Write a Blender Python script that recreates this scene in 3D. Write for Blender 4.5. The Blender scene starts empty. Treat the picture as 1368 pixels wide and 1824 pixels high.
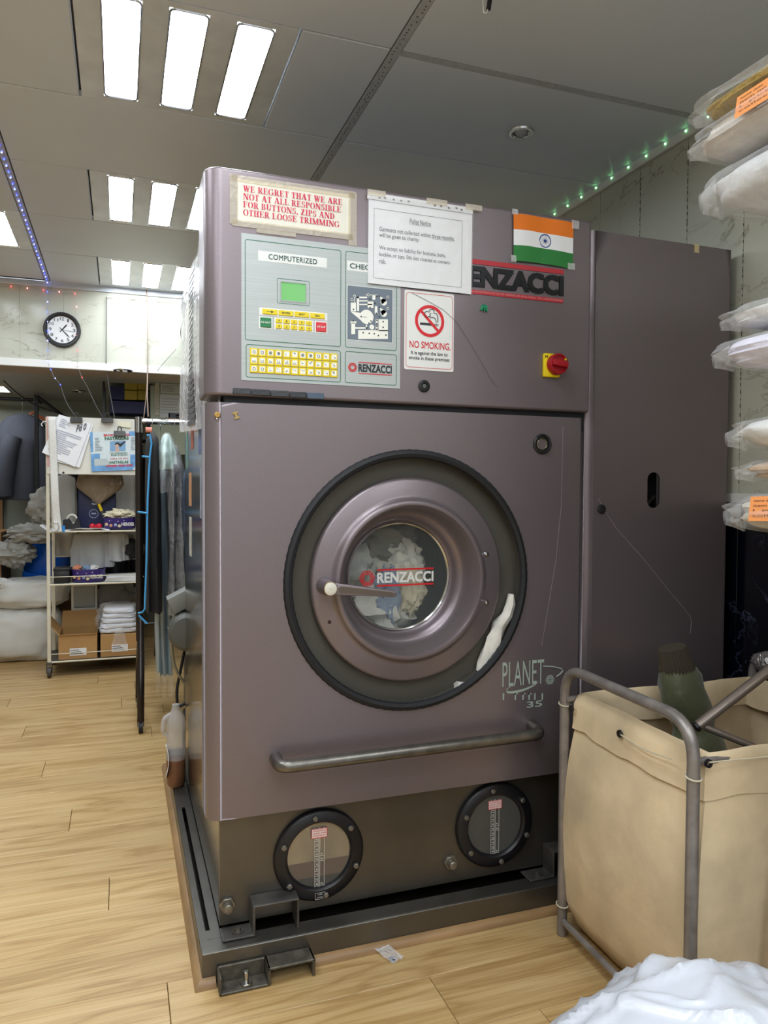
import bpy, bmesh, math, random
from mathutils import Vector, Matrix, noise
random.seed(7)
C = bpy.context.scene.collection
SC = bpy.context.scene
R = math.radians
PI = math.pi

# ------------------------------------------------------------------ camera
CAM_POS = Vector((0.0, 0.0, 1.22))
FPX = 1320.26
YAW, PITCH, ROLL = R(19.571), R(-1.674), R(0.305)
fw = Vector((math.sin(YAW) * math.cos(PITCH), math.cos(YAW) * math.cos(PITCH), math.sin(PITCH)))
rt = Vector((math.cos(YAW), -math.sin(YAW), 0))
up = rt.cross(fw)
RT = rt * math.cos(ROLL) + up * math.sin(ROLL)
UP = up * math.cos(ROLL) - rt * math.sin(ROLL)
cd = bpy.data.cameras.new('camera')
cam = bpy.data.objects.new('camera', cd)
C.objects.link(cam)
cd.sensor_fit = 'HORIZONTAL'
cd.sensor_width = 36.0
cd.lens = FPX * 36.0 / 1368.0
cd.clip_start = 0.02
cam.matrix_world = Matrix(((RT.x, UP.x, -fw.x, CAM_POS.x), (RT.y, UP.y, -fw.y, CAM_POS.y), (RT.z, UP.z, -fw.z, CAM_POS.z), (0, 0, 0, 1)))
SC.camera = cam

# ------------------------------------------------------------------ world, exposure, light level
wd = bpy.data.worlds.new('world')
SC.world = wd
wd.use_nodes = True
wd.node_tree.nodes['Background'].inputs[0].default_value = (0.86, 0.92, 1.0, 1)
wd.node_tree.nodes['Background'].inputs[1].default_value = 0.9
SC.view_settings.view_transform = 'Standard'
SC.view_settings.look = 'None'
SC.view_settings.gamma = 1.0
SC.view_settings.use_curve_mapping = False
SC.view_settings.exposure = 0.15
TUBE_POWER = 24.0          # emission of the fluorescent lenses
SC.cycles.max_bounces = 7
SC.cycles.diffuse_bounces = 4
SC.cycles.glossy_bounces = 4
SC.cycles.adaptive_threshold = 0.03
SC.cycles.transparent_max_bounces = 14
SC.cycles.sample_clamp_indirect = 6.0
SC.cycles.caustics_reflective = False
SC.cycles.caustics_refractive = False


def ray(px, py):
    return (RT * ((px - 684) / FPX) + UP * (-(py - 912) / FPX) + fw)


def at(px, py, y):          # measured pixel -> point on the plane y = const
    d = ray(px, py)
    return CAM_POS + d * (y / d.y)


def atz(px, py, z):
    d = ray(px, py)
    return CAM_POS + d * ((z - CAM_POS.z) / d.z)


def atx(px, py, x):
    d = ray(px, py)
    return CAM_POS + d * (x / d.x)


# ------------------------------------------------------------------ materials
def lin(h):
    if isinstance(h, str):
        h = h.lstrip('#')
        c = [int(h[i:i + 2], 16) / 255 for i in (0, 2, 4)]
        return tuple(x / 12.92 if x <= .04045 else ((x + .055) / 1.055) ** 2.4 for x in c) + (1,)
    return tuple(h) + (1,)


MATS = {}


def mat(name, col, rough=.5, metal=0.0, var=0.0, scale=8.0, bump=0.0, bscale=60.0, spec=.5, emit=0.0, trans=0.0, coat=0.0, sheen=0.0, stretch=None):
    if name in MATS:
        return MATS[name]
    m = bpy.data.materials.new(name)
    m.use_nodes = True
    nt = m.node_tree
    b = nt.nodes['Principled BSDF']
    c = lin(col)
    b.inputs['Base Color'].default_value = c
    b.inputs['Roughness'].default_value = rough
    b.inputs['Metallic'].default_value = metal
    b.inputs['Specular IOR Level'].default_value = spec
    if coat:
        b.inputs['Coat Weight'].default_value = coat
        b.inputs['Coat Roughness'].default_value = .15
    if sheen:
        b.inputs['Sheen Weight'].default_value = sheen
    if trans:
        b.inputs['Transmission Weight'].default_value = trans
    if emit:
        b.inputs['Emission Color'].default_value = c
        b.inputs['Emission Strength'].default_value = emit
    if var or bump:
        tc = nt.nodes.new('ShaderNodeTexCoord')
        src = tc.outputs['Object']
        if stretch:
            mp = nt.nodes.new('ShaderNodeMapping')
            mp.inputs['Scale'].default_value = stretch
            nt.links.new(src, mp.inputs['Vector'])
            src = mp.outputs['Vector']
    if var:
        n = nt.nodes.new('ShaderNodeTexNoise')
        n.inputs['Scale'].default_value = scale
        n.inputs['Detail'].default_value = 5
        nt.links.new(src, n.inputs['Vector'])
        r = nt.nodes.new('ShaderNodeValToRGB')
        r.color_ramp.elements[0].position = .3
        r.color_ramp.elements[1].position = .7
        r.color_ramp.elements[0].color = tuple(x * (1 - var) for x in c[:3]) + (1,)
        r.color_ramp.elements[1].color = tuple(min(1, x * (1 + var)) for x in c[:3]) + (1,)
        nt.links.new(n.outputs['Fac'], r.inputs['Fac'])
        nt.links.new(r.outputs['Color'], b.inputs['Base Color'])
    if bump:
        n2 = nt.nodes.new('ShaderNodeTexNoise')
        n2.inputs['Scale'].default_value = bscale
        n2.inputs['Detail'].default_value = 4
        nt.links.new(src, n2.inputs['Vector'])
        bp = nt.nodes.new('ShaderNodeBump')
        bp.inputs['Strength'].default_value = bump
        bp.inputs['Distance'].default_value = .01
        nt.links.new(n2.outputs['Fac'], bp.inputs['Height'])
        nt.links.new(bp.outputs['Normal'], b.inputs['Normal'])
    MATS[name] = m
    return m


def film(name, col='#ffffff', clear=.7, rough=.08, bump=.0, bscale=30, tint='#ffffff'):
    """thin clear plastic: part see-through, part glossy sheet"""
    m = bpy.data.materials.new(name)
    m.use_nodes = True
    nt = m.node_tree
    b = nt.nodes['Principled BSDF']
    b.inputs['Base Color'].default_value = lin(col)
    b.inputs['Roughness'].default_value = rough
    tr = nt.nodes.new('ShaderNodeBsdfTransparent')
    tr.inputs['Color'].default_value = lin(tint)
    mx = nt.nodes.new('ShaderNodeMixShader')
    fr = nt.nodes.new('ShaderNodeLayerWeight')
    fr.inputs['Blend'].default_value = .25
    ma = nt.nodes.new('ShaderNodeMath')
    ma.operation = 'MULTIPLY_ADD'
    ma.inputs[1].default_value = .22
    ma.inputs[2].default_value = 1 - clear
    ma.use_clamp = True
    nt.links.new(fr.outputs['Facing'], ma.inputs[0])
    nt.links.new(ma.outputs[0], mx.inputs['Fac'])
    nt.links.new(tr.outputs[0], mx.inputs[1])
    nt.links.new(b.outputs[0], mx.inputs[2])
    nt.links.new(mx.outputs[0], nt.nodes['Material Output'].inputs['Surface'])
    if bump:
        tc = nt.nodes.new('ShaderNodeTexCoord')
        n2 = nt.nodes.new('ShaderNodeTexNoise')
        n2.inputs['Scale'].default_value = bscale
        n2.inputs['Detail'].default_value = 3
        n2.inputs['Distortion'].default_value = 1.5
        nt.links.new(tc.outputs['Object'], n2.inputs['Vector'])
        bp = nt.nodes.new('ShaderNodeBump')
        bp.inputs['Strength'].default_value = bump
        bp.inputs['Distance'].default_value = .02
        nt.links.new(n2.outputs['Fac'], bp.inputs['Height'])
        nt.links.new(bp.outputs['Normal'], b.inputs['Normal'])
    MATS[name] = m
    return m


def emitter(name, col, strength):
    m = bpy.data.materials.new(name)
    m.use_nodes = True
    nt = m.node_tree
    nt.nodes.remove(nt.nodes['Principled BSDF'])
    e = nt.nodes.new('ShaderNodeEmission')
    e.inputs[0].default_value = lin(col)
    e.inputs[1].default_value = strength
    nt.links.new(e.outputs[0], nt.nodes['Material Output'].inputs['Surface'])
    if name.startswith('led'):
        m.cycles.emission_sampling = 'NONE'
    MATS[name] = m
    return m


def wood(name, c0, c1, c2):
    m = bpy.data.materials.new(name)
    m.use_nodes = True
    nt = m.node_tree
    b = nt.nodes['Principled BSDF']
    b.inputs['Roughness'].default_value = .38
    tc = nt.nodes.new('ShaderNodeTexCoord')
    oi = nt.nodes.new('ShaderNodeObjectInfo')
    mul = nt.nodes.new('ShaderNodeMath')
    mul.operation = 'MULTIPLY'
    mul.inputs[1].default_value = 40
    nt.links.new(oi.outputs['Random'], mul.inputs[0])
    add = nt.nodes.new('ShaderNodeVectorMath')
    add.operation = 'ADD'
    nt.links.new(tc.outputs['Object'], add.inputs[0])
    nt.links.new(mul.outputs[0], add.inputs[1])
    mp = nt.nodes.new('ShaderNodeMapping')
    mp.inputs['Scale'].default_value = (1.0, 9, 9)
    nt.links.new(add.outputs[0], mp.inputs['Vector'])
    n = nt.nodes.new('ShaderNodeTexNoise')
    n.inputs['Scale'].default_value = 1.3
    n.inputs['Detail'].default_value = 3
    n.inputs['Distortion'].default_value = .6
    nt.links.new(mp.outputs[0], n.inputs['Vector'])
    # cathedral grain: rings of the noise field
    mm = nt.nodes.new('ShaderNodeMath')
    mm.operation = 'MULTIPLY'
    mm.inputs[1].default_value = 7
    nt.links.new(n.outputs['Fac'], mm.inputs[0])
    fr = nt.nodes.new('ShaderNodeMath')
    fr.operation = 'PINGPONG'
    fr.inputs[1].default_value = 1
    nt.links.new(mm.outputs[0], fr.inputs[0])
    mp2 = nt.nodes.new('ShaderNodeMapping')
    mp2.inputs['Scale'].default_value = (2.2, 110, 110)
    nt.links.new(add.outputs[0], mp2.inputs['Vector'])
    n2 = nt.nodes.new('ShaderNodeTexNoise')
    n2.inputs['Scale'].default_value = 1.5
    n2.inputs['Detail'].default_value = 4
    nt.links.new(mp2.outputs[0], n2.inputs['Vector'])
    r = nt.nodes.new('ShaderNodeValToRGB')
    r.color_ramp.elements[0].position = 0
    r.color_ramp.elements[0].color = lin(c0)
    r.color_ramp.elements[1].position = 1
    r.color_ramp.elements[1].color = lin(c2)
    e = r.color_ramp.elements.new(.3)
    e.color = lin(c1)
    nt.links.new(fr.outputs[0], r.inputs['Fac'])
    mx = nt.nodes.new('ShaderNodeMix')
    mx.data_type = 'RGBA'
    mx.blend_type = 'MULTIPLY'
    mx.inputs[0].default_value = 1
    r2 = nt.nodes.new('ShaderNodeValToRGB')
    r2.color_ramp.elements[0].position = .3
    r2.color_ramp.elements[0].color = (.78, .73, .66, 1)
    r2.color_ramp.elements[1].position = .62
    r2.color_ramp.elements[1].color = (1, 1, 1, 1)
    nt.links.new(n2.outputs['Fac'], r2.inputs['Fac'])
    nt.links.new(r.outputs['Color'], mx.inputs[6])
    nt.links.new(r2.outputs['Color'], mx.inputs[7])
    hv = nt.nodes.new('ShaderNodeHueSaturation')
    mr = nt.nodes.new('ShaderNodeMapRange')
    mr.inputs[3].default_value = .93
    mr.inputs[4].default_value = 1.07
    nt.links.new(oi.outputs['Random'], mr.inputs[0])
    nt.links.new(mr.outputs[0], hv.inputs['Value'])
    nt.links.new(mx.outputs[2], hv.inputs['Color'])
    nt.links.new(hv.outputs[0], b.inputs['Base Color'])
    MATS[name] = m
    return m


def marble(name, base, vein, rough, scale=2.2, vw=.03, diag=(1, 1, 1), second=None, amt=.6, spec=.12):
    m = bpy.data.materials.new(name)
    m.use_nodes = True
    nt = m.node_tree
    b = nt.nodes['Principled BSDF']
    b.inputs['Roughness'].default_value = rough
    b.inputs['Specular IOR Level'].default_value = spec
    g = nt.nodes.new('ShaderNodeNewGeometry')
    mp = nt.nodes.new('ShaderNodeMapping')
    mp.inputs['Rotation'].default_value = (R(35), R(38), R(20))
    mp.inputs['Scale'].default_value = diag
    nt.links.new(g.outputs['Position'], mp.inputs['Vector'])
    n = nt.nodes.new('ShaderNodeTexNoise')
    n.inputs['Scale'].default_value = scale
    n.inputs['Detail'].default_value = 7
    n.inputs['Roughness'].default_value = .6
    n.inputs['Distortion'].default_value = .5
    nt.links.new(mp.outputs[0], n.inputs['Vector'])
    s = nt.nodes.new('ShaderNodeMath')
    s.operation = 'SUBTRACT'
    s.inputs[1].default_value = .5
    nt.links.new(n.outputs['Fac'], s.inputs[0])
    a = nt.nodes.new('ShaderNodeMath')
    a.operation = 'ABSOLUTE'
    nt.links.new(s.outputs[0], a.inputs[0])
    r = nt.nodes.new('ShaderNodeValToRGB')
    r.color_ramp.elements[0].position = 0
    r.color_ramp.elements[0].color = (amt, amt, amt, 1)
    r.color_ramp.elements[1].position = vw
    r.color_ramp.elements[1].color = (0, 0, 0, 1)
    nt.links.new(a.outputs[0], r.inputs['Fac'])
    n2 = nt.nodes.new('ShaderNodeTexNoise')
    n2.inputs['Scale'].default_value = scale * .9
    n2.inputs['Detail'].default_value = 3
    nt.links.new(mp.outputs[0], n2.inputs['Vector'])
    m0 = nt.nodes.new('ShaderNodeMix')
    m0.data_type = 'RGBA'
    m0.inputs[6].default_value = lin(base)
    m0.inputs[7].default_value = lin(second or base)
    nt.links.new(n2.outputs['Fac'], m0.inputs[0])
    # veins come and go
    mu = nt.nodes.new('ShaderNodeMath')
    mu.operation = 'MULTIPLY'
    nt.links.new(r.outputs['Color'], mu.inputs[0])
    r3 = nt.nodes.new('ShaderNodeValToRGB')
    r3.color_ramp.elements[0].position = .42
    r3.color_ramp.elements[1].position = .6
    nt.links.new(n2.outputs['Fac'], r3.inputs['Fac'])
    nt.links.new(r3.outputs['Color'], mu.inputs[1])
    mx = nt.nodes.new('ShaderNodeMix')
    mx.data_type = 'RGBA'
    nt.links.new(mu.outputs[0], mx.inputs[0])
    nt.links.new(m0.outputs[2], mx.inputs[6])
    mx.inputs[7].default_value = lin(vein)
    nt.links.new(mx.outputs[2], b.inputs['Base Color'])
    MATS[name] = m
    return m


# ------------------------------------------------------------------ mesh builder
class B:
    def __init__(self):
        self.v = []
        self.f = []

    def add(self, vs, fs):
        o = len(self.v)
        self.v += [Vector(p) for p in vs]
        self.f += [tuple(i + o for i in f) for f in fs]
        return self

    def box(self, x0, y0, z0, x1, y1, z1):
        x0, x1 = min(x0, x1), max(x0, x1)
        y0, y1 = min(y0, y1), max(y0, y1)
        z0, z1 = min(z0, z1), max(z0, z1)
        vs = [(x0, y0, z0), (x1, y0, z0), (x1, y1, z0), (x0, y1, z0), (x0, y0, z1), (x1, y0, z1), (x1, y1, z1), (x0, y1, z1)]
        return self.add(vs, [(3, 2, 1, 0), (4, 5, 6, 7), (0, 1, 5, 4), (1, 2, 6, 5), (2, 3, 7, 6), (3, 0, 4, 7)])

    def obox(self, c, ax, ay, az):
        """oriented box: centre and three half-axis vectors"""
        c, ax, ay, az = Vector(c), Vector(ax), Vector(ay), Vector(az)
        vs = [c + sx * ax + sy * ay + sz * az for sz in (-1, 1) for sx, sy in ((-1, -1), (1, -1), (1, 1), (-1, 1))]
        return self.add(vs, [(3, 2, 1, 0), (4, 5, 6, 7), (0, 1, 5, 4), (1, 2, 6, 5), (2, 3, 7, 6), (3, 0, 4, 7)])

    def loft(self, rings, cap=True, closed=False):
        n = len(rings[0])
        vs = [p for r in rings for p in r]
        fs = []
        m = len(rings)
        for i in range(m if closed else m - 1):
            a, b = i * n, ((i + 1) % m) * n
            for j in range(n):
                k = (j + 1) % n
                fs.append((a + j, a + k, b + k, b + j))
        if cap and not closed:
            fs.append(tuple(range(n - 1, -1, -1)))
            fs.append(tuple((m - 1) * n + j for j in range(n)))
        return self.add(vs, fs)

    def tube(self, path, r, n=10, closed=False, cap=True):
        P = [Vector(p) for p in path]
        m = len(P)
        rr = r if isinstance(r, (list, tuple)) else [r] * m
        rings = []
        u = None
        for i in range(m):
            if closed:
                t = P[(i + 1) % m] - P[i - 1]
            else:
                t = P[min(i + 1, m - 1)] - P[max(i - 1, 0)]
            t.normalize()
            if u is None:
                u = t.orthogonal().normalized()
            else:
                u = (u - t * u.dot(t))
                u = u.normalized() if u.length > 1e-6 else t.orthogonal().normalized()
            w = t.cross(u)
            rings.append([P[i] + (u * math.cos(2 * PI * k / n) + w * math.sin(2 * PI * k / n)) * rr[i] for k in range(n)])
        return self.loft(rings, cap, closed)

    def lathe(self, prof, c, axis=(0, 0, 1), n=32, closed_prof=False, cap=False):
        """prof: list of (radius, height along axis)"""
        c = Vector(c)
        ax = Vector(axis).normalized()
        u = Vector((1, 0, 0)) if abs(ax.x) < .9 else Vector((0, 1, 0))
        u = (u - ax * u.dot(ax)).normalized()
        w = ax.cross(u)
        rings = [[c + ax * h + (u * math.cos(2 * PI * k / n) + w * math.sin(2 * PI * k / n)) * max(r, 1e-5) for k in range(n)] for r, h in prof]
        return self.loft(rings, cap, closed_prof)

    def cyl(self, a, b, r, n=16, r2=None):
        a, b = Vector(a), Vector(b)
        return self.lathe([(r, 0), (r if r2 is None else r2, (b - a).length)], a, b - a, n, cap=True)

    def prism(self, poly, plane, a, b):
        def mkp(p, t):
            return {'xy': (p[0], p[1], t), 'xz': (p[0], t, p[1]), 'yz': (t, p[0], p[1])}[plane]
        n = len(poly)
        vs = [mkp(p, a) for p in poly] + [mkp(p, b) for p in poly]
        fs = [tuple(range(n)), tuple(range(2 * n - 1, n - 1, -1))] + [(i, i + n, (i + 1) % n + n, (i + 1) % n) for i in range(n)]
        return self.add(vs, fs)

    def poly(self, pts):
        return self.add(pts, [tuple(range(len(pts)))])

    def grid(self, fn, nu, nv):
        vs = [fn(i / nu, j / nv) for i in range(nu + 1) for j in range(nv + 1)]
        fs = [(i * (nv + 1) + j, (i + 1) * (nv + 1) + j, (i + 1) * (nv + 1) + j + 1, i * (nv + 1) + j + 1) for i in range(nu) for j in range(nv)]
        return self.add(vs, fs)

    def xf(self, fn):
        self.v = [Vector(fn(p)) for p in self.v]
        return self


W = {}      # world origin of every parent


def _link(o, parent):
    C.objects.link(o)
    if parent is not None:
        o.parent = parent
    return o


def mk(name, b, m, parent=None, smooth=40, bevel=0.0, seg=2, origin=None, solid=0.0, normals=True, weld=0.0):
    while parent is not None and parent.parent is not None and parent.parent.parent is not None:
        parent = parent.parent          # never deeper than thing > part > sub-part
    me = bpy.data.meshes.new(name)
    org = W[parent.name] if parent is not None else Vector(origin or (0, 0, 0))
    loc = Vector((0, 0, 0))
    if parent is not None and origin is not None:
        loc = Vector(origin) - org
        org = Vector(origin)
    me.from_pydata([tuple(p - org) for p in b.v], [], b.f)
    if bevel or normals or solid:
        bm = bmesh.new()
        bm.from_mesh(me)
        if weld:
            bmesh.ops.remove_doubles(bm, verts=bm.verts, dist=weld)
        if normals:
            bmesh.ops.recalc_face_normals(bm, faces=bm.faces)
        if bevel:
            ed = [e for e in bm.edges if len(e.link_faces) == 2 and e.calc_face_angle(0) > R(40)]
            bmesh.ops.bevel(bm, geom=ed, offset=bevel, segments=seg, profile=.5, affect='EDGES', clamp_overlap=True)
        bm.to_mesh(me)
        bm.free()
    if smooth:
        for p in me.polygons:
            p.use_smooth = True
        me.set_sharp_from_angle(angle=R(smooth))
    me.materials.append(m)
    o = bpy.data.objects.new(name, me)
    _link(o, parent)
    o.location = loc if parent is not None else org
    W[o.name] = org.copy()
    if solid:
        md = o.modifiers.new('thick', 'SOLIDIFY')
        md.thickness = solid
        md.offset = 0
    return o


def inst(src, parent, world):
    """a copy of a part that shares its mesh, at another world origin"""
    o = src.copy()
    _link(o, None)
    o.parent = parent
    o.location = Vector(world) - (W[parent.name] if parent is not None else Vector((0, 0, 0)))
    W[o.name] = Vector(world)
    return o


def thing(name, label, cat, loc, group=None):
    o = bpy.data.objects.new(name, None)
    C.objects.link(o)
    o.empty_display_size = .05
    o.location = loc
    W[o.name] = Vector(loc)
    return tag(o, label, cat, group)


def tag(o, label, cat, group=None, kind=None):
    o['label'] = label
    o['category'] = cat
    if group:
        o['group'] = group
    if kind:
        o['kind'] = kind
    return o


def struct(o, label=None):
    o['kind'] = 'structure'
    if label:
        o['label'] = label
    return o


# ------------------------------------------------------------------ lettering
_TX = {}


def glyphs(s, bold=0.0, space=1.0):
    k = (s, bold, space)
    if k in _TX:
        return _TX[k]
    cu = bpy.data.curves.new('t', 'FONT')
    cu.body = s
    cu.size = 1
    cu.space_character = space
    cu.resolution_u = 3
    cu.fill_mode = 'BOTH'
    ob = bpy.data.objects.new('t', cu)
    me = ob.to_mesh()
    vs = [(v.co.x, v.co.y) for v in me.vertices]
    fs = [tuple(p.vertices) for p in me.polygons]
    ob.to_mesh_clear()
    bpy.data.objects.remove(ob)
    bpy.data.curves.remove(cu)
    if not vs:
        vs, fs = [(0, 0)], []
    x0, x1 = min(v[0] for v in vs), max(v[0] for v in vs)
    y0, y1 = min(v[1] for v in vs), max(v[1] for v in vs)
    # heavier weight: the same outline laid down again a hair to each side
    s_ = max(bold, 0.0) * .9
    w, h = max(x1 - x0, 1e-6) + 2 * s_, max(y1 - y0, 1e-6) + 2 * s_
    V, F = [], []
    for dx, dy in (((0, 0),) if s_ == 0 else ((-s_, -s_), (s_, -s_), (s_, s_), (-s_, s_), (0, 0))):
        n0 = len(V)
        V += [((x - x0 + dx + s_) / w, (y - y0 + dy + s_) / h) for x, y in vs]
        F += [tuple(i + n0 for i in f) for f in fs]
    _TX[k] = (V, F, w / h)
    return _TX[k]


def text_on(b, s, o, u, v, bold=0.0, space=1.0, depth=0.0):
    """letters of s fill the parallelogram o, o+u, o+v"""
    vs, fs, _ = glyphs(s, bold, space)
    o, u, v = Vector(o), Vector(u), Vector(v)
    n = u.cross(v).normalized()
    nl = 5 if bold > 0 else 1
    per = max(1, len(vs) // nl)
    P = [o + u * x + v * y + n * (depth + 7e-5 * (i // per)) for i, (x, y) in enumerate(vs)]
    if depth:
        # raised letters: top plus walls on open edges
        cnt = {}
        for f in fs:
            for i in range(len(f)):
                e = (f[i], f[(i + 1) % len(f)])
                cnt[e] = cnt.get(e, 0) + 1
        base = [o + u * x + v * y for x, y in vs]
        m = len(P)
        side = [(a, a + m, c + m, c) for (a, c) in cnt if (c, a) not in cnt]
        b.add(P + base, list(fs) + side)
    else:
        b.add(P, fs)
    return b


# strokes of a bold roman face, for the printed notice; unit box per letter
def roman(b, s, o, u, v, aspect=None):
    """bold roman capitals: thick and thin strokes with bracketed slab ends"""
    T, t, S = .20, .085, .055
    def rect(x0, y0, x1, y1):
        return [(x0, y0), (x1, y0), (x1, y1), (x0, y1)]
    def stem(x, y0=0, y1=1, w=T, ser=(1, 1), sw=.11):
        q = [rect(x - w / 2, y0, x + w / 2, y1)]
        if ser[0]:
            q.append(rect(x - w / 2 - sw, y0, x + w / 2 + sw, y0 + S))
        if ser[1]:
            q.append(rect(x - w / 2 - sw, y1 - S, x + w / 2 + sw, y1))
        return q
    def diag(x0, y0, x1, y1, w):
        return [[(x0 - w / 2, y0), (x0 + w / 2, y0), (x1 + w / 2, y1), (x1 - w / 2, y1)]]
    def arc(cx, cy, rx, ry, a0, a1, wt, wn, n=14):
        q = []
        for i in range(n):
            p = []
            for a in (a0 + (a1 - a0) * i / n, a0 + (a1 - a0) * (i + 1) / n):
                ca, sa = math.cos(R(a)), math.sin(R(a))
                w = wn + (wt - wn) * abs(ca)
                p.append(((cx + rx * ca, cy + ry * sa), (cx + (rx - w) * ca, cy + (ry - w * (.5 if abs(ca) < .5 else .8)) * sa)))
            q.append([p[0][0], p[1][0], p[1][1], p[0][1]])
        return q
    def L(c):
        if c == 'I':
            return stem(.22), .44
        if c == 'E':
            return stem(.2) + [rect(.2, 0, .68, S), rect(.62, 0, .68, .27), rect(.2, .95, .65, 1), rect(.59, .75, .65, 1), rect(.2, .48, .5, .53), rect(.46, .38, .51, .63)], .74
        if c == 'F':
            return stem(.2) + [rect(.2, .95, .65, 1), rect(.59, .73, .65, 1), rect(.2, .48, .48, .53), rect(.44, .38, .49, .63)], .7
        if c == 'L':
            return stem(.2) + [rect(.2, 0, .66, S), rect(.6, 0, .66, .3)], .7
        if c == 'T':
            return stem(.35, ser=(1, 0)) + [rect(.04, .95, .66, 1), rect(.04, .72, .09, 1), rect(.61, .72, .66, 1)], .7
        if c == 'H':
            return stem(.2) + stem(.64) + [rect(.2, .48, .64, .54)], .84
        if c == 'N':
            return stem(.14, w=t) + stem(.72, w=t, ser=(0, 1)) + diag(.2, 1, .7, 0, T * 1.15), .86
        if c == 'M':
            return stem(.14, w=t) + stem(.86, w=T) + diag(.2, 1, .48, 0, T) + diag(.48, 0, .82, 1, t), 1.06
        if c == 'A':
            return diag(.42, 1, .66, 0, T * 1.15) + diag(.38, 1, .1, 0, t) + [rect(.2, .3, .6, .35), rect(0, 0, .24, S), rect(.46, 0, .84, S)], .84
        if c == 'W':
            return diag(.16, 1, .36, 0, T) + diag(.36, 0, .56, 1, t) + diag(.5, 1, .72, 0, T) + diag(.72, 0, .92, 1, t) + [rect(0, .95, .34, 1), rect(.4, .95, .68, 1), rect(.8, .95, 1.04, 1)], 1.06
        if c == 'Z':
            return [rect(.05, .94, .66, 1), rect(.05, .74, .1, 1), rect(.04, 0, .66, .06), rect(.61, 0, .66, .27)] + diag(.52, 1, .16, 0, T * 1.2), .72
        if c == 'P':
            return stem(.2) + arc(.38, .735, .3, .265, -90, 90, T * .95, t) + [rect(.2, .95, .4, 1), rect(.2, .47, .4, .52)], .7
        if c == 'R':
            return stem(.2) + arc(.38, .745, .28, .255, -90, 90, T * .95, t) + [rect(.2, .95, .4, 1), rect(.2, .49, .4, .54)] + diag(.42, .5, .66, 0, T) + [rect(.58, 0, .82, S)], .8
        if c == 'B':
            return stem(.2) + arc(.38, .76, .25, .24, -90, 90, T * .9, t) + arc(.38, .265, .3, .265, -90, 90, T, t) + [rect(.2, .95, .4, 1), rect(.2, .49, .4, .54), rect(.2, 0, .4, .05)], .74
        if c == 'D':
            return stem(.2) + arc(.32, .5, .44, .5, -90, 90, T, t) + [rect(.2, .95, .34, 1), rect(.2, 0, .34, .05)], .82
        if c == 'O':
            return arc(.42, .5, .4, .52, 0, 360, T, t * .8, 26), .84
        if c == 'G':
            return arc(.42, .5, .4, .52, 40, 330, T, t * .8, 22) + [rect(.62, .12, .8, .42), rect(.5, .38, .88, .43), rect(.66, .72, .72, 1)], .9
        if c == 'S':
            return arc(.32, .745, .26, .265, 30, 270, T * .8, t) + arc(.32, .265, .28, .275, -150, 90, T * .8, t) + [rect(.5, .7, .55, 1), rect(.04, 0, .09, .32)], .64
        if c == 'U':
            return stem(.2, .35, 1, ser=(0, 1)) + stem(.68, .35, 1, w=t, ser=(0, 1)) + arc(.415, .36, .315, .38, 180, 360, T, t), .84
        if c == ',':
            return [rect(.06, 0, .24, .17), [(.14, 0), (.24, 0), (.12, -.2), (.07, -.17)]], .3
        return [], .34
    x = 0
    out = []
    for c in s:
        q, w = L(c)
        out += [[(px + x, py) for px, py in p] for p in q]
        x += w + .03
    o, u, v = Vector(o), Vector(u), Vector(v)
    n = u.cross(v).normalized()
    for k, p in enumerate(out):
        b.add([o + u * (px / x) + v * py + n * (4e-5 * (k % 7)) for px, py in p], [tuple(range(len(p)))])
    return b


def nz(p, s=1.0, seed=0.0):
    return noise.noise(Vector((p[0] * s + seed, p[1] * s - seed * .7, p[2] * s + seed * .3)))


def blob(c, rad, seed=0, amp=.12, freq=2.0, nu=36, nv=22, flat=None, sq=1.0, ridged=0.0):
    """soft lump: squared-off ellipsoid with folds; flat: clamp everything below this z"""
    b = B()
    rings = []
    def spw(a, e):
        return math.copysign(abs(a) ** e, a)
    for j in range(nv + 1):
        ph = -PI / 2 + PI * j / nv
        ring = []
        for i in range(nu):
            th = 2 * PI * i / nu
            d = Vector((spw(math.cos(ph), sq) * spw(math.cos(th), sq), spw(math.cos(ph), sq) * spw(math.sin(th), sq), spw(math.sin(ph), sq)))
            k = 1 + amp * nz(d, freq, seed) + amp * .5 * nz(d, freq * 2.3, seed + 5)
            if ridged:
                k += ridged * (abs(nz(d, freq * 1.7, seed + 11)) - .25)
            p = Vector((c[0] + rad[0] * d.x * k, c[1] + rad[1] * d.y * k, c[2] + rad[2] * d.z * k))
            if flat is not None and p.z < flat:
                p.z = flat
            ring.append(p)
        rings.append(ring)
    b.loft(rings, cap=True)
    return b


def arcpts(cx, cy, r, a0, a1, n):
    return [(cx + r * math.cos(R(a0 + (a1 - a0) * i / n)), cy + r * math.sin(R(a0 + (a1 - a0) * i / n))) for i in range(n + 1)]


def bend(pts, r=.05, n=6):
    """round the corners of a polyline"""
    P = [Vector(p) for p in pts]
    out = [P[0]]
    for i in range(1, len(P) - 1):
        a, b, c = P[i - 1], P[i], P[i + 1]
        d0, d1 = (a - b), (c - b)
        k = min(r, d0.length * .49, d1.length * .49)
        s, e = b + d0.normalized() * k, b + d1.normalized() * k
        for j in range(n + 1):
            t = j / n
            out.append(s * (1 - t) ** 2 + b * 2 * t * (1 - t) + e * t * t)
    out.append(P[-1])
    return out


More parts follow.
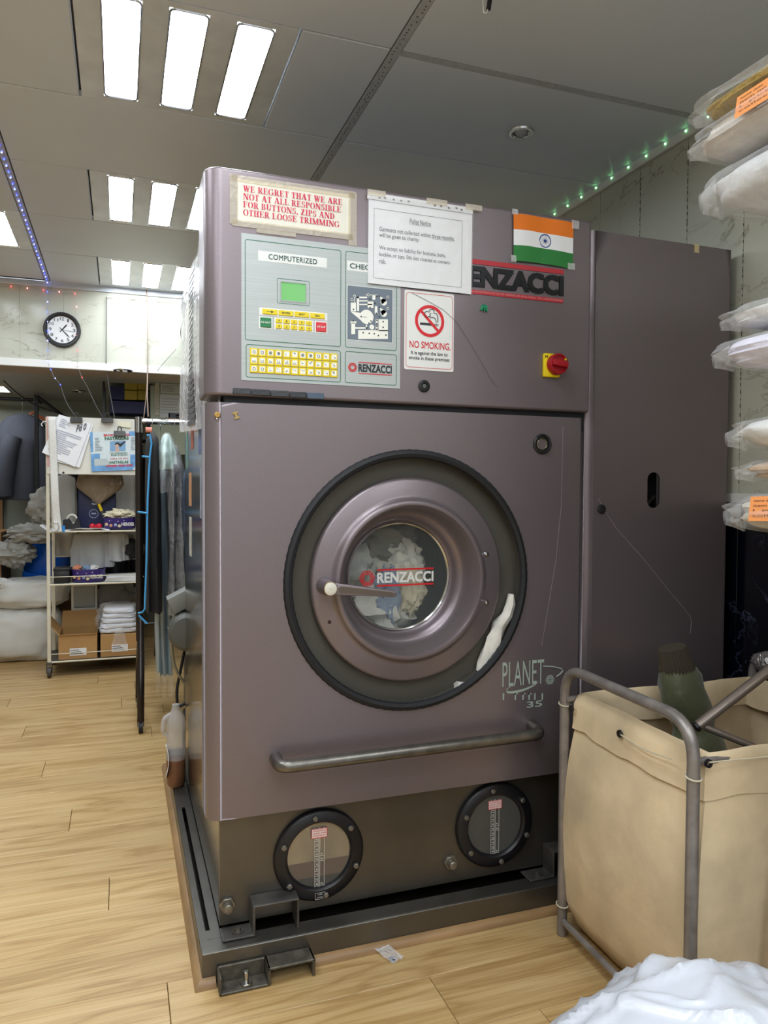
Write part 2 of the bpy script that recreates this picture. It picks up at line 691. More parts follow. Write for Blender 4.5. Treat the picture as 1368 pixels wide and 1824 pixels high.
def plate_hole(b, x0, z0, x1, z1, y, hole, c):
    """flat sheet in the xz plane with a hole (hole: points by angle around c)"""
    cx, cz = c
    ang = [math.atan2(p[1] - cz, p[0] - cx) for p in hole]
    def hit(a):
        dx, dz = math.cos(a), math.sin(a)
        t = 1e9
        if dx > 1e-9: t = min(t, (x1 - cx) / dx)
        if dx < -1e-9: t = min(t, (x0 - cx) / dx)
        if dz > 1e-9: t = min(t, (z1 - cz) / dz)
        if dz < -1e-9: t = min(t, (z0 - cz) / dz)
        return (cx + dx * t, cz + dz * t)
    n = len(hole)
    corners = [(x0, z0), (x1, z0), (x1, z1), (x0, z1)]
    for i in range(n):
        j = (i + 1) % n
        a0, a1 = ang[i], ang[j]
        if a1 < a0 - 1e-9:
            a1 += 2 * PI
        mid = []
        for q in corners:
            a = math.atan2(q[1] - cz, q[0] - cx)
            for k in (0, 2 * PI):
                if a0 + 1e-9 < a + k < a1 - 1e-9:
                    mid.append((a + k, q))
        mid.sort()
        pts = [hole[i], hit(a0)] + [q for _, q in mid] + [hit(a1), hole[j]]
        b.add([(p[0], y, p[1]) for p in pts], [tuple(range(len(pts)))])
    return b
# ================================================================== materials used
M_PAINT = mat('mauve_paint', '#857a7d', .36, .6, var=.05, scale=300, spec=.5)
M_STEEL = mat('stainless', '#9a958c', .16, 1.0, var=.04, scale=5)
M_TANK = mat('dull_steel', '#6d6a64', .38, .85, var=.16, scale=6, bump=.03, bscale=25)
M_IRON = mat('grey_iron', '#5e5b57', .5, .6, var=.3, scale=18, bump=.15, bscale=60)
M_DARK = mat('black_paint', '#17161a', .4, 0, var=.1)
M_BLACK = mat('black_rubber', '#15161a', .6)
M_CHROME = mat('chrome', '#c8c8c8', .12, 1)
M_ROD = mat('worn_tube', '#79756e', .32, .85, var=.2, scale=30)
M_WHITE = mat('white_plastic', '#e6e6e2', .4)
M_PAPER = mat('paper', '#e9e9ea', .7)
M_CREAM = mat('cream_paper', '#e6e2d3', .6, var=.05, scale=20)
M_BONE = mat('bone', '#d8d4c6', .5)
M_RED = mat('print_red', '#d5202a', .5)
M_PINK = mat('print_pink', '#d0294e', .55)
M_INK = mat('print_black', '#2a2c30', .6)
M_GREYINK = mat('print_grey', '#5c5e63', .6)
M_GREEN = mat('print_green', '#1f6b48', .5)
M_TEAL = mat('dark_green_print', '#2c5148', .5)
M_YEL = mat('key_yellow', '#e8cf16', .4)
M_SILVER = mat('brushed_plate', '#b4b9b7', .45, .25, var=.06, scale=3, stretch=(2, 1, 160))
M_WOOD = wood('oak_laminate', '#b6935f', '#c9a772', '#d2b380')
M_BEAD = mat('oak_beading', '#93744f', .45, var=.3, scale=30, stretch=(.15, .15, 1))
M_CARD = mat('cardboard', '#b28a57', .8, var=.06, scale=9)
M_MARB = marble('cream_marble', '#cacabc', '#857c68', .13, 3.4, .018, (1.0, 1.0, 2.2), '#bfc0b0', .7)
M_NAVYM = marble('navy_marble', '#06080f', '#55607a', .12, 4.5, .012, (1, 1, 1), '#0b0f1a', .7, .5)
M_CEIL = mat('ceiling_metal', '#d9e0ea', .42, 0, var=.02, scale=3)
M_SEAM = mat('seam_dark', '#4b4844', .8)  # dark grey of joints, backing slabs, pin heads and bar dots
M_LOUV = mat('light_tray', '#e2e6ea', .32, .15, var=.1, scale=8, bump=.08, bscale=20)
M_TUBE = emitter('fluorescent_lens', '#eef7ff', TUBE_POWER)
M_CLEAR = film('clear_film', '#ffffff', .8, .06, .5, 22)
M_WRAP = film('crumpled_wrap', '#ffffff', .88, .06, .9, 16)
M_SLEEVE = film('punched_sleeve', '#ffffff', .82, .1, .35, 14)
M_GLASS = film('window_glass', '#dfe8e6', .93, .02)
M_BONEPAINT = mat('cream_metal', '#d9d2bd', .45, 0, var=.08, scale=15)

# ================================================================== room
X0, X1, YF, YB, ZC = -2.3, 1.9, -1.9, 7.05, 2.505
ZLOW, YBULK = 1.975, 5.08

floor = struct(mk('floor', B().box(X0, YF, -.06, X1, YB, -.012), mat('subfloor', '#3a2c1e', .9), origin=(0, 0, 0)), 'light oak laminate floor')
PW, PL = .192, 1.285
pb = B().box(-PL / 2 + .0008, -PW / 2 + .0008, -.011, PL / 2 - .0008, PW / 2 - .0008, 0)
p0 = None
y = YF + PW / 2
row = 0
# joint lines of the nearest rows fall at y = 1.49 and 1.68
y0 = 1.682 - PW / 2
y = y0 - math.floor((y0 - YF) / PW) * PW
offs = random.Random(3)
while y < YB + PW / 2:
    s = -PL * ((row * .37 + .1 * (row % 3)) % 1)
    if abs(y - y0) < .01:
        s = .725 - PL * 3 - X0 + 0.0     # a butt joint beside the zip bag
        s = s % PL - PL
    x = X0 + s
    while x < X1:
        a, b_ = max(x, X0), min(x + PL, X1)
        lo, hi = max(y - PW / 2, YF), min(y + PW / 2, YB)
        if b_ - a > .02 and hi - lo > .02:
            if p0 is None:
                p0 = mk('plank', pb, M_WOOD, floor, smooth=0, bevel=.0012, seg=1, origin=(0, 0, 0))
                o = p0
            else:
                o = inst(p0, floor, (0, 0, 0))
            o.location = ((a + b_) / 2, (lo + hi) / 2, -.0005)
            o.scale = ((b_ - a) / PL, (hi - lo) / PW, 1)
        x += PL
    y += PW
    row += 1

# ---- right wall: cream marble panels over navy marble, white strip between
wr = struct(mk('wall_right', B().box(X1 + .012, YF, 0, X1 + .08, YB, ZC), M_SEAM, origin=(X1, 0, 0)), 'marble panelled side wall')
yy = 1.892 - .256 * 14
k = 0
while yy < YB:
    a, b_ = max(yy, YF), min(yy + .256, YB)
    if b_ - a > .01:
        mk('panel', B().box(X1, a + .001, 1.214, X1 + .011, b_ - .001, ZC - .002), M_MARB, wr, smooth=0, bevel=.001, seg=1)
        mk('panel', B().box(X1, a + .001, .0, X1 + .011, b_ - .001, 1.188), M_NAVYM, wr, smooth=0, bevel=.001, seg=1)
    yy += .256
    k += 1
# black pin heads down two of the joints
pin = B()
for ys in (2.148, 1.892, 2.404):
    z = 1.25
    while z < 2.46:
        pin.box(X1 - .0012, ys - .0012, z, X1, ys + .0012, z + random.choice((.004, .008, .012)))
        z += random.uniform(.012, .03)
mk('joint_stitch', pin, M_SEAM, wr, smooth=0)
struct(mk('trim_1', B().box(X1 - .008, YF, 1.186, X1 + .011, YB, 1.216), M_WHITE, smooth=0, bevel=.003, origin=(X1, 0, 1.2)), 'white strip between pale and navy marble')

# ---- remaining shell
M_WALL = mat('painted_wall', '#b3b0a8', .6, var=.02)
struct(mk('wall_left', B().box(X0 - .08, YF, 0, X0, YB, ZC), M_WALL, smooth=0, origin=(X0, 0, 0)))
# front wall with an added, unseen window to light the machine front
WX0, WX1, WZ0, WZ1 = -.5, 1.2, .6, 2.15
struct(mk('wall_front', B().box(X0, YF - .08, 0, WX0, YF, ZC).box(WX1, YF - .08, 0, X1, YF, ZC).box(WX0, YF - .08, 0, WX1, YF, WZ0).box(WX0, YF - .08, WZ1, WX1, YF, ZC), mat('white_wall', '#e2e0da', .6), smooth=0, origin=(0, YF, 0)), 'white front wall with an added window opening')
wn = struct(mk('added_window_1', B().tube([(WX0 + .02, YF - .04, WZ0 + .02), (WX1 - .02, YF - .04, WZ0 + .02), (WX1 - .02, YF - .04, WZ1 - .02), (WX0 + .02, YF - .04, WZ1 - .02)], .02, 4, closed=True), M_WHITE, smooth=0, origin=(0, YF, WZ0)), 'added unseen window lighting the machine front')
mk('pane', B().box(WX0 + .02, YF - .043, WZ0 + .02, WX1 - .02, YF - .037, WZ1 - .02), M_GLASS, wn, smooth=0)
wb = struct(mk('wall_back', B().box(X0, YB, 0, X1, YB + .08, ZLOW + .05), mat('back_green_wall', '#a4ab9a', .4, var=.05, scale=4), smooth=0, origin=(0, YB, 0)), 'pale rear wall under the low ceiling')
# bulkhead over the rear zone
bh = struct(mk('wall_bulkhead', B().box(X0, YBULK + .012, ZLOW, X1, YBULK + .1, ZC), M_SEAM, smooth=0, origin=(0, YBULK, ZLOW)), 'cream marble bulkhead under the ceiling')
xx = -.08 - .25 * 9
while xx < X1:
    a, b_ = max(xx, X0), min(xx + .25, X1)
    if b_ - a > .01:
        mk('panel', B().box(a + .0004, YBULK, ZLOW + .045, b_ - .0004, YBULK + .011, ZC - .03), M_MARB, bh, smooth=0)
    xx += .25
struct(mk('trim_2', B().box(X0, YBULK - .01, ZLOW - .002, X1, YBULK + .012, ZLOW + .044), M_WHITE, smooth=0, bevel=.003, origin=(0, YBULK, ZLOW)), 'white strip along the bottom of the bulkhead')
struct(mk('trim_3', B().box(X0, YBULK - .012, ZC - .034, X1, YBULK + .012, ZC - .001), M_CEIL, smooth=0, bevel=.004, origin=(0, YBULK, ZC)), 'pale strip where the bulkhead meets the ceiling')
# low rear ceiling of long boards
cl = struct(mk('ceiling_rear', B().box(X0, YBULK + .1, ZLOW + .03, X1, YB, ZLOW + .08), M_SEAM, smooth=0, origin=(0, YBULK, ZLOW)), 'low boarded ceiling of the rear zone')
struct(mk('trim_4', B().box(X0, YBULK + .012, ZLOW - .002, X1, YBULK + .3, ZLOW + .028), mat('soffit', '#b9ad9f', .5), smooth=0, origin=(0, YBULK, ZLOW)), 'beige soffit board behind the bulkhead')
M_LOWC = mat('low_ceiling', '#b9bcb9', .35, var=.03)
yy = YBULK + .302
while yy < YB - .01:
    mk('board', B().box(X0, yy, ZLOW + .012, X1, min(yy + .296, YB), ZLOW + .03), M_LOWC, cl, smooth=0, bevel=.002, seg=1)
    yy += .3

# ---- ceiling tiles
ce = struct(mk('ceiling', B().box(X0, YF, ZC + .03, X1, YBULK + .1, ZC + .09), M_SEAM, smooth=0, origin=(0, 0, ZC)), 'suspended metal tile ceiling')
GX = [-1.606, -.42, .766, 1.9]
TY = .5945
GY0 = 2.067
LIGHTS = []          # (x centre, y centre)
tile_cache = {}


def tile(xa, xb, ya, yb):
    xa, xb, ya, yb = max(xa, X0), min(xb, X1), max(ya, YF), min(yb, YBULK)
    if xb - xa < .03 or yb - ya < .03:
        return
    mk('ceiling_tile', B().box(xa + .003, ya + .003, ZC, xb - .003, yb - .003, ZC + .025), M_CEIL, ce, smooth=0, bevel=.0025, seg=1)


for i in range(-7, 6):
    ya, yb = GY0 + TY * i, GY0 + TY * (i + 1)
    # column of 1.2 m tiles with a light in the middle of every other row
    if i % 2 == 0:
        tile(GX[1] + .015, -.118, ya, yb)
        tile(.484, GX[2] - .014, ya, yb)
        if yb < YBULK + .05:
            LIGHTS.append((.183, (ya + yb) / 2))
    else:
        tile(GX[1] + .015, GX[2] - .014, ya, yb)
    if i % 2 == 1:
        tile(GX[0] + .015, -1.036, ya, yb)
        if yb < YBULK + .05:
            LIGHTS.append((-.734, (ya + yb) / 2))
    else:
        tile(GX[0] + .015, GX[1] - .015, ya, yb)
    tile(X0, GX[0] - .015, ya, yb)
    if i in (-4, -6):
        tile(GX[2] + .014, 1.032, ya, yb)
        tile(1.632, X1, ya, yb)
        LIGHTS.append((1.332, (ya + yb) / 2))
    else:
        tile(GX[2] + .014, X1, ya + (.022 if i == 0 else 0), yb)
for gx in GX[:3]:
    mk('ceiling_bar', B().box(gx - .014, YF, ZC - .002, gx + .014, YBULK, ZC + .02), mat('bar_grey', '#b4b8bd', .45, var=.12, scale=60), ce, smooth=0, bevel=.001, seg=1)
mk('ceiling_bar', B().box(GX[2] + .014, GY0, ZC - .001, X1, GY0 + .022, ZC + .02), MATS['bar_grey'], ce, smooth=0)
# perforations along the bar
pf = B()
yk = 1.2
while yk < 3.3:
    xo = GX[2] + random.uniform(-.006, .006)
    pf.box(xo - .002, yk, ZC - .0028, xo + .002, yk + .004, ZC - .002)
    yk += random.uniform(.012, .03)
mk('bar_dot', pf, M_SEAM, ce, smooth=0)


# ---- fluorescent light trays
def slot_light(x, y, n, label):
    t = thing('ceiling_light', label, 'ceiling light', (x, y, ZC), 'three-slot fluorescent ceiling lights')
    h = .296
    slots = (-.175, .0, .18)
    sw = .047
    ly0, ly1 = y - .265, y + .262
    b = B()
    xs = [x - h]
    for s in slots:
        xs += [x + s - sw - .006, x + s + sw + .006]
    xs.append(x + h)
    for i in range(0, 8, 2):
        b.box(xs[i], y - h, ZC + .001, xs[i + 1], y + h, ZC + .012)
    for i in range(1, 7, 2):
        b.box(xs[i], y - h, ZC + .001, xs[i + 1], ly0 - .006, ZC + .012)
        b.box(xs[i], ly1 + .006, ZC + .001, xs[i + 1], y + h, ZC + .012)
    mk('tray', b, M_LOUV, t, smooth=0)
    for s in slots:
        cx = x + s
        rim = B()
        pts = []
        for (qx, qy, a) in ((cx + sw, ly1, 0), (cx - sw, ly1, 90), (cx - sw, ly0, 180), (cx + sw, ly0, 270)):
            sx = -.012 if qx > cx else .012
            sy = -.012 if qy > y else .012
            for p in arcpts(qx + sx, qy + sy, .015, a, a + 90, 4):
                pts.append((p[0], p[1], ZC + .001))
        rim.tube(pts, .0035, 6, closed=True)
        mk('slot_rim', rim, M_CHROME, t)
        lb = B()
        def lens(u, v, cx=cx):
            xx = cx - sw + 2 * sw * u
            return (xx, ly0 + (ly1 - ly0) * v, ZC + .004 + .006 * (1 - (2 * u - 1) ** 2))
        lb.grid(lens, 6, 1)
        mk('lens', lb, M_TUBE, t, normals=False)
    hb = B().box(x - h, y - h, ZC + .02, x + h, y + h, ZC + .0295)
    mk('housing', hb, M_WHITE, t, smooth=0)
    return t


names = {}
for n, (x, y) in enumerate(LIGHTS):
    if x > 1:
        d = 'three-slot ceiling light by the side wall before the shelved linen' if y > -.5 else 'three-slot ceiling light near the side wall by the entrance'
    elif x > 0:
        rank = sum(1 for q in LIGHTS if 0 < q[0] < 1 and q[1] > y)
        d = ['farthest three-slot ceiling light, just before the marble bulkhead', 'middle three-slot ceiling light beside the top of the machine', 'big three-slot ceiling light above and before the purple machine',
             'three-slot ceiling light over the floor before the machine', 'three-slot ceiling light over the shop entrance floor', 'three-slot ceiling light by the front wall'][min(rank, 5)]
    else:
        rank = sum(1 for q in LIGHTS if q[0] < 0 and q[1] > y)
        d = ['three-slot ceiling light beyond the blue string lights, cut by frame edge', 'second three-slot light of the outer ceiling row', 'third three-slot light of the outer ceiling row',
             'fourth three-slot light of the outer ceiling row', 'fifth three-slot light of the outer ceiling row', 'last three-slot light of the outer ceiling row'][min(rank, 5)]
    slot_light(x, y, n, d)
# flat square panel light in the low rear ceiling
t = thing('panel_light', 'flat white panel light in the low rear ceiling', 'ceiling light', (-1.05, 6.35, ZLOW + .01))
mk('lens', B().box(-1.3, 6.17, ZLOW + .004, -.815, 6.53, ZLOW + .0115), emitter('panel_lens', '#f8fcff', 9), t, smooth=0)
mk('frame', B().tube([(-1.3, 6.17, ZLOW + .008), (-.815, 6.17, ZLOW + .008), (-.815, 6.53, ZLOW + .008), (-1.3, 6.53, ZLOW + .008)], .008, 6, closed=True), M_WHITE, t)


def downlight(x, y, z, label, r=.046, tilt=0):
    t = thing('downlight', label, 'downlight', (x, y, z), 'chrome recessed downlights')
    mk('bezel', B().lathe([(r * .66, -.002), (r * .74, -.007), (r * .95, -.006), (r, 0)], (x, y, z), (0, 0, 1), 28), M_CHROME, t)
    mk('gimbal', B().lathe([(r * .64, .0), (r * .5, -.003), (r * .46, .004)], (x + .002, y, z - .001), (.15, .1, 1), 24), M_CHROME, t)
    mk('bulb', B().lathe([(.0005, .001), (r * .46, .0015)], (x, y, z), (0, 0, 1), 20), mat('bulb_off', '#9d978c', .25), t)


p = atz(928, 235, ZC)
downlight(p.x, p.y, ZC - .0005, 'chrome downlight in the ceiling above the machine')
for (px, py, d) in ((128, 669, 'chrome downlight in the low ceiling just past the clock'), (140, 699, 'chrome downlight deepest in the low rear ceiling'), (219, 659, 'chrome downlight in the beige soffit near the yellow cartons')):
    p = atz(px, py, ZLOW)
    zz = ZLOW + (.0115 if p.y > YBULK + .3 else -.0025)
    downlight(p.x, p.y, zz, d, .06)

# sensor with white loop of cable at the top
p = atz(868, 2, ZC - .02)
t = thing('ceiling_sensor', 'small sensor with black plug and white cable loop on the ceiling', 'sensor', (p.x, p.y, ZC))
mk('dome', B().lathe([(.05, 0), (.048, -.012), (.03, -.022), (.001, -.026)], (p.x + .02, p.y - .06, ZC), (0, 0, 1), 24), M_WHITE, t)
q = at(870, 14, p.y - .04)
mk('plug', B().cyl((q.x, q.y, q.z - .004), (q.x + .004, q.y, q.z + .022), .006, 12), M_BLACK, t)
mk('cable', B().tube(bend([(q.x - .002, q.y, q.z - .004), (q.x - .004, q.y, q.z - .014), (q.x - .014, q.y, q.z - .016), (q.x - .016, q.y, q.z + .02), (q.x - .016, q.y, ZC - .002)], .01), .0014, 6), M_WHITE, t)

# ---- string lights
LEDB = B().lathe([(.0005, -.0045), (.003, -.002), (.0036, .0), (.003, .002), (.0005, .0045)], (0, 0, 0), (0, 0, 1), 8)


def led_string(label, path, cols, step, loc, jitter=0.0, wire=None, big=1.0, cat='string lights'):
    t = thing('string_light', label, cat, loc)
    mk('wire', B().tube(path, .0016, 6), wire or mat('clear_wire', '#b9bcc4', .3), t)
    P = [Vector(p) for p in path]
    d = 0
    prot = {}
    n = 0
    for i in range(len(P) - 1):
        L_ = (P[i + 1] - P[i]).length
        while d < L_:
            q = P[i].lerp(P[i + 1], d / L_)
            c = cols[n % len(cols)]
            n += 1
            if c not in prot:
                m = emitter('led_' + c[1:], c, 7)
                b = B()
                b.v = [v * big for v in LEDB.v]
                b.f = LEDB.f
                prot[c] = mk('led', b.xf(lambda v: v + q), m, t, origin=q)
            else:
                inst(prot[c], t, q)
            d += step * random.uniform(1 - jitter, 1 + jitter)
        d -= L_
    return t


ca = atz(0, 262, ZC - .01)
cb = atz(84, 502, ZC - .01)
e1 = at(85, 640, YBULK - .02)
led_string('blue string lights along the ceiling and down past the clock', [(cb.x, 2.4, ZC - .006), (cb.x, YBULK - .03, ZC - .008), (cb.x, YBULK - .022, ZC - .05), (e1.x, YBULK - .022, ZLOW + .03), (e1.x + .03, YBULK + .02, ZLOW - .05), at(108, 686, 5.17)],
           ['#3a4cff', '#7d8cff'], .062, (cb.x, YBULK - .02, ZC), .1)
r0, r1_ = at(0, 505, YBULK - .02), at(136, 523, YBULK - .02)
r2_ = at(138, 650, YBULK - .02)
led_string('red string lights draped around the wall clock', [(r0.x - .3, YBULK - .016, r0.z), (r1_.x, YBULK - .016, r1_.z), (r2_.x, YBULK - .016, ZLOW + .02), (r2_.x + .02, YBULK + .02, ZLOW - .04), at(156, 690, 5.17)],
           ['#ff3a3a', '#ff8080'], .09, (r1_.x, YBULK - .02, ZLOW))
# plain cables hanging at the bulkhead
M_CABLE = mat('brown_cable', '#a58f80', .6)
M_WCABLE = mat('grey_cable', '#6f6f70', .6)


def cable(label, pts, r, m, cat='cable'):
    o = mk('hanging_cable', B().tube(bend(pts, .05, 4), r, 6), m, origin=pts[0])
    return tag(o, label, cat)


cable('thin dark cable running from the blue lights to a binder clip', [at(108, 686, 5.17), at(118, 718, 5.18), at(135, 742, 5.18)], .0022, M_WCABLE)
cable('thin dark cable running from the red lights down behind the board', [at(156, 690, 5.17), at(172, 725, 5.2), at(186, 748, 5.24)], .003, M_WCABLE)
cable('pale cable hanging beside the yellow cartons', [at(190, 529, YBULK - .016), at(189, 640, YBULK - .016), at(189, 655, YBULK + .0), at(196, 700, 5.15), at(204, 744, 5.17)], .003, M_WCABLE)
cable('white string pinned level across the marble bulkhead', [at(191, 529, YBULK - .012), at(250, 533, YBULK - .012), at(314, 538, YBULK - .012)], .002, M_WHITE)
cable('brown twisted cable hanging down the marble bulkhead', [at(261, 517, YBULK - .014), at(263, 560, YBULK - .014), at(263, 655, YBULK - .014), at(262, 700, 5.02), at(264, 742, 5.02)], .0042, M_CABLE)
cable('second brown strand hanging below the bulkhead', [at(263, 660, YBULK - .01), at(261, 700, 5.03), at(256, 745, 5.03)], .0025, M_CABLE)
cable('black flex slung across the low rear ceiling', [at(0, 672, 5.9), at(30, 700, 5.9), at(62, 722, 5.9), at(110, 738, 5.9)], .004, M_BLACK)

# green lights on white trunking along the side wall
t = thing('led_trunking', 'white trunking with green lights where ceiling meets side wall', 'led strip', (X1 - .012, 3, ZC))
mk('trunking', B().box(X1 - .014, .8, ZC - .034, X1 - .001, YBULK - .02, ZC - .002), M_WHITE, t, smooth=0, bevel=.002, seg=1)
yk = 1.62
mg = emitter('led_green', '#8dffa0', 7)
gl = None
while yk < YBULK - .1:
    q = Vector((X1 - .016, yk, ZC - .012))
    if gl is None:
        gl = mk('led', B().lathe([(.0005, -.0035), (.0025, -.002), (.003, 0), (.0025, .002), (.0005, .0035)], q, (0, 1, 0), 8), mg, t, origin=q)
    else:
        inst(gl, t, q)
    yk += .105

# ---- wall clock
cx, cz = -.339, 2.212
t = thing('wall_clock', 'round black-rimmed wall clock on the cream marble', 'clock', (cx, YBULK, cz))
mk('rim', B().lathe([(.109, 0), (.109, .018), (.103, .028), (.094, .026), (.09, .018), (.084, .016)], (cx, YBULK, cz), (0, -1, 0), 48), M_DARK, t)
mk('dial', B().lathe([(.0005, .012), (.09, .012)], (cx, YBULK, cz), (0, -1, 0), 40), M_PAPER, t)
num = B()
for h in range(1, 13):
    a = R(90 - 30 * h)
    w, hh = (.016 if h < 10 else .024), .019
    px_, pz_ = cx + .068 * math.cos(a), cz + .068 * math.sin(a)
    text_on(num, str(h), (px_ - w / 2 * (.5 if h == 1 else 1), YBULK - .0125, pz_ - hh / 2), (w * (.5 if h == 1 else 1), 0, 0), (0, 0, hh), .01)
mk('numeral_lettering', num, M_INK, t, smooth=0)
for nm, a, l, w, yo in (('hour_hand', 50, .048, .005, .0135), ('minute_hand', -46, .066, .0035, .0145), ('second_hand', -8, .075, .0012, .0155)):
    d = Vector((math.cos(R(a)), 0, math.sin(R(a))))
    n_ = Vector((-d.z, 0, d.x))
    c0 = Vector((cx, YBULK - yo, cz))
    mk(nm, B().poly([c0 - d * .02 + n_ * w * .4, c0 - d * .02 - n_ * w * .4, c0 + d * l * .7 - n_ * w, c0 + d * l, c0 + d * l * .7 + n_ * w]), M_INK, t, smooth=0)

# fan fixed to the bulkhead, half behind the machine
fx, fz = .53, 2.235
t = thing('wall_fan', 'round wall fan on the bulkhead, mostly hidden by the machine', 'fan', (fx, YBULK, fz))
mk('motor', B().lathe([(.001, 0), (.05, 0), (.05, .06), (.001, .065)], (fx, YBULK - .012, fz), (0, -1, 0), 20), M_DARK, t)
g = B()
for r_, h_ in ((.155, .05), (.145, .1), (.11, .112), (.07, .118), (.16, .08)):
    g.tube([(fx + r_ * math.cos(a * PI / 16), YBULK - h_ - .012, fz + r_ * math.sin(a * PI / 16)) for a in range(32)], .002, 5, closed=True)
for a in range(16):
    ca_, sa_ = math.cos(a * PI / 8), math.sin(a * PI / 8)
    g.tube([(fx + r_ * ca_, YBULK - h_ - .012, fz + r_ * sa_) for r_, h_ in ((.03, .12), (.11, .112), (.16, .08), (.155, .05))], .0015, 4)
mk('guard_grille', g, M_DARK, t)
for a in range(3):
    th = a * 2 * PI / 3
    mk('blade', B().grid(lambda u, v: (fx + (.03 + .1 * u) * math.cos(th + .5 * (v - .5) * (1 + u)), YBULK - .09 - .03 * (v - .5), fz + (.03 + .1 * u) * math.sin(th + .5 * (v - .5) * (1 + u))), 4, 4), mat('fan_blade', '#3c4650', .3), t)
cable('thin flex running from the wall fan down to the soffit', [at(314, 622, YBULK - .03), at(290, 648, YBULK - .03), at(280, 661, YBULK - .02)], .002, M_WCABLE)
o = mk('grey_cloth_strip', B().grid(lambda u, v: ((.385 + .03 * u) + .006 * math.sin(9 * v), YBULK - .022 - .006 * math.sin(6 * u + 7 * v), 2.49 - .15 * v), 6, 14), mat('grey_rag', '#5d6166', .9), origin=(.37, YBULK - .02, 2.4), solid=.004)
tag(o, 'grey cloth strip hung above the wall fan', 'cloth')
# ================================================================== plinth tray
YM, YT, YCAB = 1.87, 1.92, 1.90          # front sheet, tank front, side cabinet front
pl_ = thing('machine_plinth', 'dull steel drip tray plinth under the machine', 'plinth', (1.0, 2.6, 0))
PX0, PX1, PY0, PY1, PZ = .183, 1.868, 1.83, 3.354, .078
mk('front_rail', B().box(PX0, PY0, 0, PX1, PY0 + .006, PZ).box(PX0, PY0 + .004, PZ - .006, PX1, PY0 + .06, PZ), M_TANK, pl_, smooth=0, bevel=.0015, seg=1)
b = B().box(PX0, PY0 + .006, 0, PX0 + .006, PY1, PZ - .001)
b.box(PX0, PY0 + .006, PZ - .006, PX0 + .018, PY1, PZ - .0005)
b.box(PX0 + .018, PY0 + .06, PZ - .006, PX0 + .03, PY0 + .1, PZ - .0005)
b.box(PX0 + .018, 2.72, PZ - .006, PX0 + .03, PY1, PZ - .0005)
b.box(PX0 + .03, PY0 + .06, PZ - .006, PX0 + .054, PY1, PZ - .0005)
mk('side_rail', b, M_TANK, pl_, smooth=0)
mk('side_rail', B().box(PX1 - .05, PY0 + .006, 0, PX1, PY1, PZ - .0005), M_TANK, pl_, smooth=0)
mk('back_rail', B().box(PX0 + .006, PY1 - .04, 0, PX1 - .05, PY1, PZ - .001), M_TANK, pl_, smooth=0)
mk('tray_floor', B().box(PX0 + .006, PY0 + .006, .012, PX1 - .05, PY1 - .04, .02), mat('oily_tray', '#38332d', .35, .4, var=.4, scale=5), pl_, smooth=0)
# anchor bracket bolted at the front corner
ab = B()
x_a, x_m, x_b = .218, .336, .455
ya_, yb_ = 1.775, 1.829
ab.box(x_a, yb_ - .008, .001, x_m, yb_, .045)                       # back web
ab.box(x_a, ya_, .001, x_m, yb_ - .008, .007)                       # foot plate
ab.box(x_a, ya_, .001, x_a + .006, yb_, .045)
ab.box(x_m, ya_, .038, x_b, yb_, .045)                              # raised tunnel
ab.box(x_m, ya_, .001, x_m + .007, yb_, .045)
ab.box(x_b - .007, ya_, .001, x_b, yb_, .045)
mk('anchor_bracket', ab, mat('worn_black_iron', '#5e594f', .55, .5, var=.4, scale=40, bump=.2, bscale=70), pl_, smooth=0, bevel=.002, seg=1)
bo = B().lathe([(.016, 0), (.016, .005)], (.285, 1.795, .007), (0, 0, 1), 6, cap=True).cyl((.285, 1.795, .007), (.285, 1.795, .038), .0065, 10)
mk('anchor_bolt', bo, M_CHROME, pl_, bevel=.001, seg=1)

# oak beading on the floor around the plinth
def bead(name, pts2, label):
    b = B()
    rings = []
    for (x, y, ox, oy) in pts2:
        ring = [(x, y, .0005), (x, y, .02)]
        for a in (70, 45, 20):
            ring.append((x + ox * .018 * math.cos(R(a)), y + oy * .018 * math.cos(R(a)), .0005 + .019 * math.sin(R(a))))
        ring.append((x + ox * .019, y + oy * .019, .0005))
        rings.append(ring)
    b.loft(rings)
    o = mk(name, b, M_BEAD, smooth=50, origin=(pts2[0][0], pts2[0][1], 0))
    return struct(o, label)
bead('trim_5', [(PX0, PY1, -1, 0), (PX0, PY0, -1, -1)], 'oak beading along the side of the steel plinth')
bead('trim_6', [(PX0, PY0 - .0005, -1, -1), (.215, PY0 - .0005, 0, -1)], 'short oak beading piece at the plinth corner')
bead('trim_7', [(.462, PY0 - .0005, 0, -1), (PX1, PY0 - .0005, 0, -1)], 'oak beading along the front of the steel plinth')

# ================================================================== the machine
mc = thing('dry_cleaning_machine', 'big mauve dry cleaning machine with round porthole door', 'dry cleaner', (.8, 2.4, PZ))
XL = .237
# stainless carcass (mirror side)
mk('side_panel', B().box(XL, YT + .02, .09, XL + .006, 2.98, 1.998), M_STEEL, mc, smooth=0)
mk('carcass', B().box(XL + .006, YT + .025, 1.985, 1.3, 2.98, 1.998).box(XL + .006, 2.97, .09, 1.3, 2.98, 1.985).box(1.294, YT + .025, .09, 1.3, 2.97, 1.985).box(XL + .006, YT + .025, .09, 1.294, 2.97, .1), M_IRON, mc, smooth=0)
mk('tank_front', B().box(XL, YT, .09, 1.36, YT + .019, .47), M_TANK, mc, smooth=0)
mk('dark_joint', B().box(XL + .01, YT - .03, 1.40, 1.30, YT + .019, 1.49), M_BLACK, mc, smooth=0)

